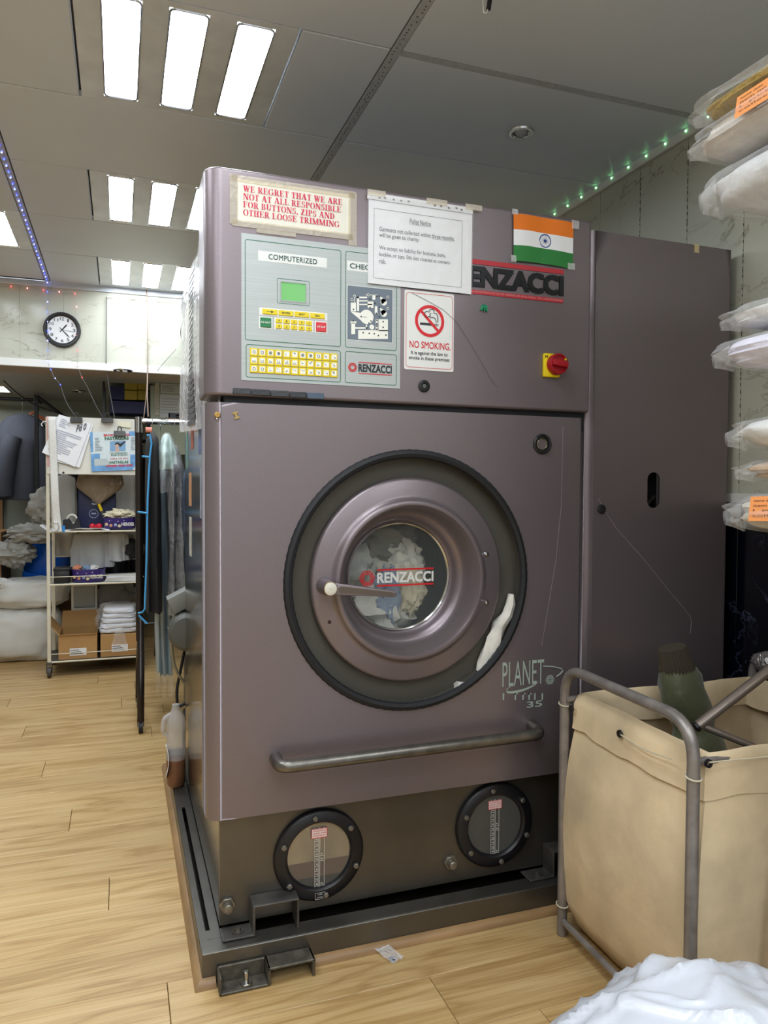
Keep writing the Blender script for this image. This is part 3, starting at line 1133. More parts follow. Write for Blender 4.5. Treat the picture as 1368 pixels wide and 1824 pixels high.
# upper control housing
def plan(x0, x1, yf, yb, rl, rr):
    return arcpts(x0 + rl, yf + rl, rl, 180, 270, 10) + arcpts(x1 - rr, yf + rr, rr, 270, 360, 4) + [(x1, yb), (x0, yb)]
ho = mk('control_housing', B().prism(plan(.197, 1.311, YM, YT + .10, .042, .012), 'xy', 1.453, 2.013), M_PAINT, mc, smooth=35, bevel=.008, seg=3)
ho.modifiers.new('wn', 'WEIGHTED_NORMAL').keep_sharp = True

# lower front sheet with the round opening
DC = (.7475, .975)
DR = .344
LX0, LX1, LZ0, LZ1 = .199, 1.283, .387, 1.436
rl = .038
hole = [(DC[0] + DR * math.cos(2 * PI * i / 96), DC[1] + DR * math.sin(2 * PI * i / 96)) for i in range(96)]
b = B()
plate_hole(b, LX0 + rl, LZ0, LX1 - .006, LZ1, YM, hole, DC)
ap = arcpts(LX0 + rl, YM + rl, rl, 180, 270, 10)[::-1] + [(LX0, YT + .06)]
for i in range(len(ap) - 1):
    (xa, ya), (xb, yb) = ap[i], ap[i + 1]
    b.poly([(xa, ya, LZ0), (xa, ya, LZ1), (xb, yb, LZ1), (xb, yb, LZ0)])
ap = arcpts(LX1 - .006, YM + .006, .006, 270, 360, 3) + [(LX1, YT + .02)]
for i in range(len(ap) - 1):
    (xa, ya), (xb, yb) = ap[i], ap[i + 1]
    b.poly([(xa, ya, LZ0), (xb, yb, LZ0), (xb, yb, LZ1), (xa, ya, LZ1)])
for z in (LZ0, LZ1):
    b.poly([(LX0 + rl, YM, z), (LX1 - .006, YM, z), (LX1, YM + .006, z), (LX1, YT + .01, z), (LX0, YT + .01, z), (LX0, YM + rl, z), (LX0 + .012, YM + .012, z)])
fp_ = mk('front_sheet', b, M_PAINT, mc, smooth=35, weld=.0003)
fp_.modifiers.new('wn', 'WEIGHTED_NORMAL').keep_sharp = True

# porthole door
def ring(prof, n=96):
    return B().lathe(prof, (DC[0], YM, DC[1]), (0, -1, 0), n)
# black edging with fine ribs
eg = B()
N = 200
rings = []
for i in range(N):
    a = 2 * PI * i / N
    rr_ = .0115 + (.0012 if i % 2 else 0)
    ca_, sa_ = math.cos(a), math.sin(a)
    rings.append([(DC[0] + (DR + rr_ * math.cos(k * PI / 4)) * ca_, YM - .001 - rr_ * .8 * math.sin(k * PI / 4), DC[1] + (DR + rr_ * math.cos(k * PI / 4)) * sa_) for k in range(8)])
eg.loft(rings, closed=True)
mk('edging_rim', eg, M_BLACK, mc, smooth=30)
mk('door_well', ring([(DR + .004, 0), (DR, -.012), (DR - .004, -.034), (.20, -.04)]), mat('olive_grey_paint', '#4f4c44', .5, .2, var=.06, scale=6), mc)
door = mk('porthole_door', ring([(.262, -.038), (.278, -.030), (.281, -.022), (.278, -.014), (.272, -.011), (.232, -.010), (.223, -.007), (.219, .002), (.213, .006), (.206, .005), (.202, -.002), (.199, -.012),
                            (.193, -.05), (.186, -.07), (.180, -.074), (.176, -.076), (.168, -.088), (.163, -.098), (.158, -.102), (.152, -.104)]), M_PAINT, mc, smooth=50)
mk('glass', ring([(.0005, -.1), (.1, -.1005), (.154, -.103)], 48), M_GLASS, door)
mk('steel_bead', ring([(.156, -.1), (.153, -.097), (.1495, -.099), (.149, -.104)]), M_CHROME, door)
# drum behind the glass
mk('drum', ring([(.15, -.106), (.26, -.16), (.27, -.45), (.001, -.46)], 48), mat('drum_steel', '#55524c', .35, .8), mc)
for (px, py) in ((866, 987), (866, 1073)):
    q = at(px, py, YM + .01)
    mk('ring_screw', B().lathe([(.001, .007), (.005, .006), (.0075, .002), (.0085, 0)], (q.x, YM + .0105, q.z), (0, -1, 0), 12), M_CHROME, door)
q = at(587, 1108, YM + .01)
mk('ring_screw', B().lathe([(.001, .003), (.004, .002), (.005, 0)], (q.x, YM + .0105, q.z), (0, -1, 0), 10), mat('rust', '#3a2522', .6), door)
# lever handle over the glass
YH = YM - .045
h0, h1 = at(587, 1048, YH), at(706, 1058, YH)
d = (h1 - h0).normalized()
n_ = Vector((-d.z, 0, d.x))
L_ = (h1 - h0).length
def lever(w0, w1, ya, yb, s0=0.0, s1=L_):
    pts = []
    for k in range(7):
        a = PI / 2 + PI * k / 6
        p = h0 + d * (s0 + w0 * math.cos(a) ) + n_ * (w0 * math.sin(a))
        pts.append((p.x, p.z))
    for k in range(5):
        a = -PI / 2 + PI * k / 4
        p = h0 + d * (s1 - w1 + w1 * math.cos(a)) + n_ * (w1 * math.sin(a))
        pts.append((p.x, p.z))
    return pts
hd = mk('lever_handle', B().prism(lever(.016, .008, 0, 0), 'xz', YH - .008, YH + .008), M_PAINT, door, bevel=.004, seg=2)
mk('lever_groove', B().prism(lever(.0085, .0045, 0, 0, .03, L_ - .012), 'xz', YH - .0092, YH - .0075), mat('brass_edge', '#6b5f55', .4, .4), hd, smooth=0)
mk('lever_boss', B().lathe([(.022, -.05), (.021, -.01), (.019, .004), (.018, .01)], (h0.x, YH, h0.z), (0, -1, 0), 28, cap=True), M_PAINT, hd)
mk('lever_cap', B().lathe([(.0165, .009), (.0165, .012), (.013, .0135), (.001, .014)], (h0.x, YH, h0.z), (0, -1, 0), 28), mat('cap_ivory', '#d9d5c8', .45, var=.05), hd)
mk('lever_cap_rim', B().lathe([(.0175, .009), (.0178, .0118), (.0165, .0125)], (h0.x, YH, h0.z), (0, -1, 0), 28), mat('brass', '#a08a52', .35, .8), hd)


def hexlogo(b, c, r, u, v, hole=.42, stripes=3):
    """pinwheel hexagon of striped blades"""
    c, u, v = Vector(c), Vector(u), Vector(v)
    for k in range(6):
        a0, a1 = R(60 * k), R(60 * k + 60)
        P0 = Vector((math.cos(a0), math.sin(a0)))
        P1 = Vector((math.cos(a1), math.sin(a1)))
        for s in range(stripes):
            f0 = hole + (1 - hole) * (s / stripes)
            f1 = hole + (1 - hole) * ((s + .72) / stripes)
            qs = [P0 * f0 * .98 + P1 * .0, P0 * f1 * .98, P1 * f1 * .98 + (P0 - P1) * .06, P1 * f0 * .98 + (P0 - P1) * .06]
            b.poly([c + u * q.x * r + v * q.y * r for q in qs])
    return b


def brand(prefix, x0, x1, z0, z1, y, parent, mtext, mbar, hexa=True, bar=.1, raised=0, mhex=None, word='RENZACCI', bold=.035):
    """wordmark between two bars with hexagon beside it"""
    w, h = x1 - x0, z1 - z0
    tx0 = x0 + (.245 * w if hexa else 0)
    bb = B().box(tx0, y - .0006, z0, x1, y, z0 + h * bar).box(tx0, y - .0006, z1 - h * bar, x1, y, z1)
    mk(prefix + '_bar_print', bb, mbar, parent, smooth=0)
    t_ = text_on(B(), word, (tx0, y - .0007, z0 + h * (bar + .09)), (x1 - tx0, 0, 0), (0, 0, h * (1 - 2 * bar - .18)), bold, 1.0, raised)
    mk(prefix + '_lettering', t_, mtext, parent, smooth=0)
    if hexa:
        mk(prefix + '_hexagon_print', hexlogo(B(), (x0 + .115 * w, y - .0007, (z0 + z1) / 2), .115 * w, (1, 0, 0), (0, 0, 1)), mhex or mbar, parent, smooth=0)


# transfer on the door glass
ga, gb_ = at(638, 1030, YM + .098), at(772, 1030, YM + .098)
gz0, gz1 = at(700, 1044, YM + .098).z, at(700, 1013, YM + .098).z
brand('transfer', ga.x, gb_.x, gz0, gz1, YM + .0985, door, M_WHITE, M_RED, bar=.1)

# grab rail across the front
ya_r = YM - .062
mk('grab_rail', B().tube(bend([(.372, YM, .530), (.372, ya_r, .528), (1.122, ya_r, .533), (1.122, YM, .540)], .045, 7), .0165, 14), M_ROD, mc)

# inspection lamp glass in its black collar
q = at(965, 791, YM)
lm = mk('inspection_port', B().lathe([(.029, 0), (.029, .006), (.026, .008), (.021, .007), (.02, .0), (.019, -.02)], (q.x, YM, q.z), (0, -1, 0), 32), M_DARK, mc)
mk('port_lens', B().lathe([(.0195, .002), (.016, .005), (.015, .0), (.010, -.006), (.001, -.008)], (q.x, YM, q.z), (0, -1, 0), 28), mat('port_glass', '#8d8670', .1, .7), lm)
# round lock on the housing
q = at(755, 688, YM)
lk = mk('panel_lock', B().lathe([(.0165, 0), (.0165, .004), (.013, .0065), (.0095, .0065), (.008, .003), (.0005, .003)], (q.x, YM, q.z), (0, -1, 0), 28), M_BLACK, mc)
mk('lock_insert', B().prism([(q.x + .006 * math.cos(a * PI / 3), q.z + .006 * math.sin(a * PI / 3)) for a in range(6)], 'xz', YM - .0045, YM - .003), mat('zinc', '#6b6a68', .3, .9), lk, smooth=0)

# rotary mains switch
q = at(982, 652, YM)
sw_ = mk('switch_plate', B().box(q.x - .031, YM - .013, q.z - .034, q.x + .022, YM, q.z + .034), mat('signal_yellow', '#e9cf0e', .35), mc, bevel=.004)
q = Vector((q.x + .0, YM, q.z))
kn = mk('switch_knob', B().lathe([(.030, .0135), (.030, .03), (.0285, .034), (.025, .0345), (.024, .03), (.001, .03)], (q.x + .006, YM, q.z + .002), (0, -1, 0), 36), mat('signal_red', '#a3121f', .35), mc)
mk('knob_grip', B().obox((q.x + .006, YM - .037, q.z + .002), (.0235, 0, -.003), (0, .008, 0), (.001, 0, .0085)), MATS['signal_red'], kn, bevel=.002)
mk('knob_pointer', B().box(q.x + .022, YM - .0365, q.z + .012, q.x + .027, YM - .034, q.z + .018), M_YEL, kn, smooth=0)
mk('switch_lettering', text_on(B(), 'M', (q.x - .029, YM - .0135, q.z + .02), (.009, 0, 0), (0, 0, .007), .03), M_INK, sw_, smooth=0)


# ---- control plate
def fr(px0, py0, px1, py1, y=YM):
    """axis-aligned rectangle on the front from its measured corner pixels (top-left, bottom-right)"""
    a, c = at(px0, py0, y), at(px1, py1, y)
    return a.x, c.z, c.x, a.z
YP = YM - .0015
cp = mk('control_plate', B().box(.285, YP, 1.493, .708, YM, 1.856), M_SILVER, mc, smooth=0)
def px4(x, y):   # crop at 430,430 scale 4.717
    return 430 + x / 4.717, 430 + y / 4.717
def rr4(x0, y0, x1, y1):
    return fr(*px4(x0, y0), *px4(x1, y1), YP)
def roundrect(x0, z0, x1, z1, r, n=4):
    return arcpts(x1 - r, z1 - r, r, 0, 90, n) + arcpts(x0 + r, z1 - r, r, 90, 180, n) + arcpts(x0 + r, z0 + r, r, 180, 270, n) + arcpts(x1 - r, z0 + r, r, 270, 360, n)
def frame2(b, x0, z0, x1, z1, w, y, r=.006):
    o, i = roundrect(x0, z0, x1, z1, r), roundrect(x0 + w, z0 + w, x1 - w, z1 - w, max(r - w, .0005))
    n = len(o)
    for k in range(n):
        j = (k + 1) % n
        b.poly([(o[k][0], y, o[k][1]), (o[j][0], y, o[j][1]), (i[j][0], y, i[j][1]), (i[k][0], y, i[k][1])])
    return b
Y1_, Y2_, Y3_ = YP - .0004, YP - .0008, YP - .0012
# green outline boxes: main, keys, check, brand
gx0, gx1 = .294, .5425
hx0, hx1 = .554, .6975
zt, zm1, zm2, zb = 1.842, 1.5925, 1.583, 1.5005
b = B()
frame2(b, gx0, zm1, gx1, zt, .0016, Y1_)
frame2(b, gx0 + .002, zb, gx1, zm2, .0016, Y1_)
frame2(b, hx0, zm1, hx1, zt, .0016, Y1_)
frame2(b, hx0, zb, hx1, zm2, .0016, Y1_)
mk('outline_border_print', b, M_GREEN, cp, smooth=0)
# captions
r = rr4(140, 95, 718, 215)
x0, x1 = r[0], r[2]
zc = 1.805
cap = mk('caption_label', B().box(x0, Y1_, zc - .0125, x1, YP, zc + .0125), M_WHITE, cp, smooth=0)
mk('caption_lettering', text_on(B(), 'COMPUTERIZED', (x0 + .026, Y2_, zc - .0068), (x1 - x0 - .052, 0, 0), (0, 0, .0136), .014, 1.06), M_TEAL, cap, smooth=0)
b = B()
frame2(b, x0, zc - .0125, x1, zc + .0125, .0006, Y2_, .001)
cap2 = mk('caption_label', B().box(.5585, Y1_, zc - .0125, .6915, YP, zc + .0125), M_WHITE, cp, smooth=0)
mk('caption_lettering', text_on(B(), 'CHECK', (.566, Y2_, zc - .0068), (.070, 0, 0), (0, 0, .0136), .02), M_TEAL, cap2, smooth=0)
# green screen
r = rr4(333, 343, 539, 500)
sx0, sx1, sz0, sz1 = r[0], r[2], 1.718, 1.765
sx0, sx1 = at(*px4(333, 420), YP).x, at(*px4(539, 425), YP).x
sz1, sz0 = at(*px4(436, 350), YP).z, at(*px4(436, 503), YP).z
scn = mk('screen', B().box(sx0, Y1_, sz0, sx1, YP, sz1), mat('lcd_green', '#6fb868', .25, emit=.12), cp, smooth=0)
b = B()
frame2(b, sx0 - .002, sz0 - .002, sx1 + .002, sz1 + .002, .002, YP - .003, .001)
mk('screen_rim', b, mat('screen_grey', '#a9b0ae', .4), scn, smooth=0)
b = B()
frame2(b, sx0 - .010, sz0 - .0085, sx1 + .0105, sz1 + .0085, .0012, Y1_, .003)
mk('screen_border_print', b, M_GREEN, cp, smooth=0)
# white key beds
def bed(x0, z0, x1, z1):
    o = mk('key_bed', B().box(x0, Y1_, z0, x1, YP, z1), M_WHITE, cp, smooth=0)
    return o
def zz4(x, y):
    p = at(*px4(x, y), YP)
    return p.x, p.z
kx0, kz = zz4(150, 595)
kx1, kzb = zz4(722, 645)
kzt = zz4(436, 590)[1]
bed1 = bed(kx0, kzt - .0155, kx1, kzt + .0035)
ky = kzt - .006
keyw = (kx1 - kx0 - .012) / 4
def key(b_, x0, z0, x1, z1, m, name='key', parent=cp):
    return mk(name, B().box(x0, YP - .0028, z0, x1, YP, z1), m, parent, smooth=0, bevel=.001, seg=1)
def cap_text(o, s, x0, z0, x1, z1, m=M_INK, bold=.02):
    mk('key_lettering', text_on(B(), s, (x0, YP - .0031, z0), (x1 - x0, 0, 0), (0, 0, z1 - z0), bold), m, o, smooth=0)
for i, s in enumerate(('', 'ENTER', 'EDIT', 'ESC')):
    a = kx0 + .006 + i * keyw + .0015
    c = a + keyw - .003
    o = key(None, a, ky - .0065, c, ky + .0065, M_YEL)
    mx_ = (a + c) / 2
    if s:
        hw = {'ENTER': .0105, 'EDIT': .0075, 'ESC': .006}[s]
        cap_text(o, s, mx_ - hw, ky - .0022, mx_ + hw, ky + .0022)
    else:
        mk('key_lettering', B().box(mx_ - .009, YP - .0031, ky - .0006, mx_ + .004, YP - .0028, ky + .0006).poly([(mx_ + .003, YP - .0031, ky - .003), (mx_ + .01, YP - .0031, ky), (mx_ + .003, YP - .0031, ky + .003)]), M_INK, o, smooth=0)
bz1, bz0 = kzt - .0185, kzt - .0485
bx = [kx0, kx0 + .0285, kx0 + .0325, kx1 - .030, kx1 - .026, kx1]
bx = [zz4(148, 700)[0], zz4(260, 700)[0], zz4(276, 700)[0], zz4(604, 730)[0], zz4(616, 740)[0], zz4(722, 740)[0]]
bed(bx[0], bz0, bx[1], bz1)
bed(bx[2], bz0, bx[3], bz1)
bed(bx[4], bz0, bx[5], bz1)
o = key(None, bx[0] + .003, bz0 + .003, bx[1] - .003, bz1 - .003, mat('key_green', '#1d7a45', .4))
cap_text(o, 'START', bx[0] + .0045, (bz0 + bz1) / 2 - .0022, bx[1] - .0045, (bz0 + bz1) / 2 + .0022, M_WHITE)
o = key(None, bx[4] + .003, bz0 + .003, bx[5] - .003, bz1 - .003, mat('key_red', '#d5303a', .4))
cap_text(o, 'STOP', bx[4] + .0055, (bz0 + bz1) / 2 - .0022, bx[5] - .0055, (bz0 + bz1) / 2 + .0022, M_WHITE)
dw = (bx[3] - bx[2] - .004) / 5
for i in range(10):
    a = bx[2] + .002 + (i % 5) * dw + .0017
    z1 = bz1 - .0025 - (i // 5) * (bz1 - bz0) * .5 + (.001 if i > 4 else 0)
    o = key(None, a, z1 - .0108, a + dw - .0034, z1, M_YEL)
    mx_ = a + (dw - .0034) / 2
    cap_text(o, str(i), mx_ - .0015, z1 - .0076, mx_ + .0015, z1 - .0032)
# 33 programme keys with little pictures
tx0, tz1 = .3055, 1.5745
tx1, tz0 = .5335, 1.512
kw, kh = (tx1 - tx0) / 11, (tz1 - tz0) / 3
icon_m = mat('icon_white', '#f2f1e6', .5)
for j in range(3):
    for i in range(11):
        a, z = tx0 + i * kw, tz1 - (j + 1) * kh
        o = key(None, a + .0005, z + .0005, a + kw - .0005, z + kh - .0005, M_YEL)
        ic = mk('icon_print', B().box(a + kw * .2, YP - .0030, z + kh * .22, a + kw * .84, YP - .0028, z + kh * .82), icon_m, o, smooth=0)
        b = B()
        c_ = Vector((a + kw * .52, YP - .0032, z + kh * .5))
        rk = random.Random(i * 7 + j * 31)
        if j == 0 and i < 4 or j == 2 and i < 2 or (j == 0 and 5 < i < 9):
            b.lathe([(kw * .13, 0), (kw * .2, 0)], c_, (0, -1, 0), 14)
            if i in (2, 3, 6, 7):
                b.lathe([(.0001, .0001), (kw * .1, .0001)], c_, (0, -1, 0), 10)
        elif j == 1 and i < 6:
            for q in range(3):
                b.box(a + kw * (.32 + .15 * q), c_.y, z + kh * .34, a + kw * (.37 + .15 * q), c_.y + .0001, z + kh * (.5 + .2 * rk.random()))
            b.box(a + kw * .26, c_.y, z + kh * .3, a + kw * .78, c_.y + .0001, z + kh * .34)
        else:
            for q in range(3):
                u0, v0 = rk.uniform(.3, .6), rk.uniform(.3, .65)
                b.box(a + kw * u0, c_.y, z + kh * v0, a + kw * (u0 + rk.uniform(.04, .18)), c_.y + .0001, z + kh * (v0 + rk.uniform(.04, .14)))
        b.box(a + kw * .22, c_.y, z + kh * .72, a + kw * .28, c_.y + .0001, z + kh * .78)
        mk('icon_line_print', b, M_GREYINK, o, smooth=0)
# flow diagram
dxa, dza = zz4(893, 390)
dx1, dz1 = zz4(1266, 840)
dz0 = zz4(1080, 835)[1]
dza = zz4(1080, 390)[1]
dg = mk('diagram', B().box(dxa, Y1_, dz0, dx1, YP, dza), mat('diagram_blue', '#6d7884', .5), cp, smooth=0)
b = B()
frame2(b, dxa - .002, dz0 - .002, dx1 + .002, dza + .002, .001, Y1_, .001)
mk('diagram_border_print', b, M_WHITE, cp, smooth=0)
def dp(x, y):
    p = at(*px4(x, y), YP)
    return (p.x, Y2_, p.z)
b = B()
def drect(x0, y0, x1, y1):
    b.poly([dp(x0, y0), dp(x1, y0), dp(x1, y1), dp(x0, y1)])
def dcirc(x, y, r, bb, yo=0.0, n=18):
    c_ = Vector(dp(x, y)) + Vector((0, -yo, 0))
    rw = r / 4.717 * .00143
    bb.lathe([(.0001, 0), (rw, 0)], c_, (0, -1, 0), n)
for q in ((970, 465, 1055, 478), (970, 465, 988, 585), (990, 495, 1060, 505), (990, 525, 1100, 535), (918, 515, 962, 590), (922, 685, 955, 780), (915, 672, 965, 690), (955, 722, 1055, 735), (980, 745, 1230, 820), (1152, 655, 1230, 755), (1120, 545, 1142, 610), (1100, 450, 1125, 490), (1060, 505, 1108, 560), (1128, 655, 1146, 695), (1128, 708, 1146, 748), (948, 470, 953, 520), (1040, 448, 1140, 453), (1045, 700, 1055, 735)):
    drect(*q)
dcirc(1052, 635, 62, b, .00002, 30)
b.poly([dp(918, 592), dp(1000, 600), dp(1010, 670)])
dcirc(1195, 510, 30, b); dcirc(1195, 605, 30, b); dcirc(1095, 720, 22, b)
b.poly([dp(1160, 460), dp(1222, 495), dp(1180, 530)]); b.poly([dp(1160, 555), dp(1222, 590), dp(1180, 625)])
for (x_, y_) in ((950, 460), (928, 490), (1065, 450), (1230, 468), (1230, 563)):
    dcirc(x_, y_, 12, b)
mk('diagram_print', b, icon_m, dg, smooth=0)
for (x_, y_) in ((950, 460), (928, 490), (940, 572), (1065, 450), (1080, 487), (1138, 460), (1160, 462), (1230, 468), (1122, 520), (1080, 556), (1132, 605), (1160, 557), (1230, 563), (1160, 635), (1005, 632), (1088, 670), (1070, 688), (940, 668), (1137, 664), (1137, 690), (1137, 715), (1137, 738), (1190, 675), (1190, 722), (1022, 767), (1073, 773), (1115, 776), (1150, 792), (1213, 788)):
    b = B()
    dcirc(x_, y_, 7, b, .0004, 10)
    mk('valve_dot', b, M_INK, cp, smooth=0)
b = B()
b.box(dp(1020, 634)[0], YP - .0013, dp(1020, 634)[2] - .0004, dp(1050, 634)[0], YP - .0012, dp(1020, 634)[2] + .0004)
text_on(b, '2', (dp(1190, 518)[0], YP - .0013, dp(1190, 520)[2]), (.003, 0, 0), (0, 0, .005))
text_on(b, '1', (dp(1192, 612)[0], YP - .0013, dp(1190, 615)[2]), (.0015, 0, 0), (0, 0, .005))
mk('diagram_lettering', b, M_INK, dg, smooth=0)
a_, c_ = zz4(890, 1030), zz4(1263, 1045)
zmid = (zm2 + zb) / 2
brand('badge', a_[0], c_[0], zmid - .0155, zmid + .0155, YP - .0003, cp, M_INK, M_RED, bar=.07)

# raised maker's name and red bars on the housing
lx0 = .868
lx1 = 1.2125
bt = mk('name_bar', B().box(lx0, YM - .002, 1.848, lx1, YM, 1.861), mat('bar_red', '#b5303a', .4), mc, smooth=0)
bt2 = mk('name_bar', B().box(lx0, YM - .002, 1.7655, lx1, YM, 1.777), MATS['bar_red'], mc, smooth=0)
mk('name_lettering', text_on(B(), 'INDUSTRIA LAVATRICI CITTA DI CASTELLO (PG) ITALY  Tel. +39.075.862961', (lx0 + .003, YM - .0023, 1.7685), (lx1 - lx0 - .006, 0, 0), (0, 0, .006)), mat('pale_pink_print', '#dba3a0', .6), bt2, smooth=0)
mk('name_lettering', text_on(B(), 'RENZACCI', (.866, YM - .0002, 1.785), (1.2125 - .866, 0, 0), (0, 0, .058), .05, .95, .0035), mat('black_enamel', '#16161a', .3), mc, smooth=0)

# PLANET 35 script on the front sheet
M_SAGE = mat('sage_print', '#a3b0a4', .45)
YL = YM - .0006
def lp(x, y):      # crop 480,760 scale 2.3586
    p = at(480 + x / 2.3586, 760 + y / 2.3586, YM)
    return Vector((p.x, YL, p.z))
b = B()
o_, ux = lp(978, 1090), lp(1152, 1090)
top = lp(985, 990).z
text_on(b, 'PLANET', (o_.x, YL, lp(1060, 1086).z), (ux.x - o_.x, 0, 0), (0, 0, lp(1060, 984).z - lp(1060, 1086).z), -.005, 1.05)
for x_ in (980, 1030, 1062, 1088, 1112, 1143):
    q0, q1 = lp(x_, 1120), lp(x_, 1148)
    b.box(q0.x, YL, q1.z, q0.x + .0045, YL + .0004, q0.z)
    if x_ in (1030, 1062, 1088):
        b.box(q0.x, YL, q0.z - .004, q0.x + .010, YL + .0004, q0.z)
# orbit swoosh
cx_, cz_ = lp(1062, 1090).x, lp(1062, 1088).z
sw = []
for k in range(31):
    a = R(130 + (365 - 130) * k / 30)
    sw.append((a, .006 * math.sin(PI * k / 30) + .0012))
for k in range(30):
    q = []
    for (a, w) in (sw[k], sw[k + 1]):
        bx_ = cx_ + .052 * math.cos(a) + .0
        bz_ = cz_ + .013 * math.sin(a) + .010 * math.cos(a)
        q.append(((bx_, YL - .0003, bz_ + w * .5), (bx_, YL - .0003, bz_ - w * .5)))
    b.poly([q[0][0], q[1][0], q[1][1], q[0][1]])
tail = [lp(1150, 1006), lp(1190, 1008), lp(1225, 1016), lp(1232, 1025), lp(1222, 1038), lp(1205, 1050)]
b.tube(tail, .0018, 6)
c_ = lp(1178, 1063)
hexlogo(b, c_, .0165, (1, 0, 0), (0, 0, 1), .15, 4)
q0, q1 = lp(1080, 1182), lp(1145, 1182)
text_on(b, '35', (q0.x, YL, q0.z), (q1.x - q0.x, 0, 0), (0, 0, lp(1100, 1153).z - q0.z), .02)
mk('planet_lettering', b, M_SAGE, mc, smooth=0)

# ---- tank sight glasses with level scales
def sight(cx, cz, r, liquid, seed):
    ro, ri = r, r * .70
    s = mk('sight_glass', B().lathe([(ro, 0), (ro, .01), (ro - .006, .016), (ro - .03, .018), (ri + .008, .018), (ri + .003, .014), (ri, .006), (ri, -.002)], (cx, YT, cz), (0, -1, 0), 56), M_DARK, mc, smooth=45)
    mk('sight_well', B().lathe([(ri, .0), (ri, .003), (.0005, .003)], (cx, YT, cz), (0, -1, 0), 40), mat('well_steel_%d' % seed, '#a39c90' if seed == 1 else '#3a3128', .22, .85 if seed == 1 else .3, var=.2, scale=10), s)
    if liquid:
        pts = arcpts(cx, cz, ri - .001, 200 - 8, 348, 20)
        mk('solvent', B().prism(pts, 'xz', YT - .0038, YT - .003), mat('brown_solvent', '#5a4334', .15), s, smooth=0)
        pts = arcpts(cx, cz, ri - .001, 225, 315, 14)
        mk('solvent_sludge', B().prism(pts, 'xz', YT - .0042, YT - .0038), mat('dark_sludge', '#1e1713', .3), s, smooth=0)
    mk('sight_pane', B().lathe([(ri - .0003, .0075), (.0005, .0075)], (cx, YT, cz), (0, -1, 0), 40), M_GLASS, s)
    for k in range(6):
        a = R(90 + 30 + 60 * k - 22)
        q = (cx + (ro - .017) * math.cos(a), YT - .018, cz + (ro - .017) * math.sin(a))
        mk('sight_bolt', B().lathe([(.008, 0), (.008, .007), (.006, .009), (.0005, .0092)], q, (0, -1, 0), 6, cap=False), mat('zinc_bolt', '#8d8b86', .35, .8), s, smooth=0)
    # level scale
    y_ = YT - .0082
    b = B()
    for x_ in (-.013, -.003, .001, .013):
        b.box(cx + x_, y_, cz - .088, cx + x_ + .0009, y_ + .0002, cz + .075)
    for k in range(12):
        z = cz - .085 + k * .0135
        b.box(cx - .013, y_, z, cx - .003, y_ + .0002, z + .0009)
        text_on(b, str(5 + 5 * k), (cx - .0095, y_, z + .004), (.005, 0, 0), (0, 0, .004), .02)
    for k in (0, 5, 6, 10):
        z = cz - .085 + k * .0135
        b.box(cx + .001, y_, z, cx + .013, y_ + .0002, z + .0009)
        text_on(b, str(k * 10), (cx + .004, y_, z + .004), (.005, 0, 0), (0, 0, .004), .02)
    mk('scale_lettering', b, M_WHITE, s, smooth=0)
    lb = mk('scale_label', B().box(cx - .022, y_ - .0004, cz + .046, cx + .022, y_, cz + .072), mat('pink_white', '#e9d9d6', .5), s, smooth=0)
    b = B()
    frame2(b, cx - .022, cz + .046, cx + .022, cz + .072, .0016, y_ - .0006, .001)
    for k in range(3):
        text_on(b, ('WARNING', 'LEVEL MIN', 'SOLVENT')[k], (cx - .018, y_ - .0006, cz + .064 - k * .0065), (.036, 0, 0), (0, 0, .0035), .01)
    mk('label_lettering', b, M_RED, lb, smooth=0)
    return s
s1 = sight(.5, .238, .124, True, 1)
b = B()
frame2(b, .5 - .014, .238 - .116, .5 + .014, .238 - .098, .0007, YT - .0187, .001)
text_on(b, '125', (.5 - .006, YT - .0187, .238 - .105), (.012, 0, 0), (0, 0, .004))
text_on(b, 'LT MAX', (.5 - .009, YT - .0187, .238 - .113), (.018, 0, 0), (0, 0, .004))
mk('capacity_lettering', b, M_WHITE, s1, smooth=0)
sight(1.03, .242, .124, False, 2)
for (x_, z_) in ((.256, .144), (.889, .152)):
    bo = mk('drain_plug', B().lathe([(.021, 0), (.021, .012)], (x_, YT, z_), (0, -1, 0), 6, cap=True).lathe([(.013, .012), (.0125, .03), (.011, .032)], (x_, YT, z_), (0, -1, 0), 14, cap=True), mat('plug_steel', '#8a857b', .35, .8, var=.15), mc, smooth=30, bevel=.001, seg=1)
# omega feet on the plinth
def omega(x0, y0):
    pts = [(x0, .0788), (x0 + .083, .0788), (x0 + .083, .158), (x0 + .196, .153), (x0 + .196, .0788), (x0 + .19, .0788), (x0 + .19, .147), (x0 + .09, .151), (x0 + .09, .0848), (x0, .0848)]
    pts = [(x0, .0848), (x0 + .077, .0848), (x0 + .077, .158), (x0 + .198, .158), (x0 + .198, .0788), (x0 + .192, .0788), (x0 + .192, .1515), (x0 + .084, .1515), (x0 + .084, .0788), (x0, .0788)]
    o = mk('foot_bracket', B().prism(pts, 'xz', y0, YT - .0005), M_IRON, mc, smooth=0, bevel=.0025, seg=2)
    mk('foot_bolt', B().lathe([(.016, 0), (.016, .003)], (x0 + .042, y0 + .028, .0848), (0, 0, 1), 16, cap=True).lathe([(.009, .003), (.008, .008)], (x0 + .042, y0 + .028, .0848), (0, 0, 1), 6, cap=True), M_ROD, o, smooth=30)
omega(.236, 1.861)
omega(1.12, 1.861)

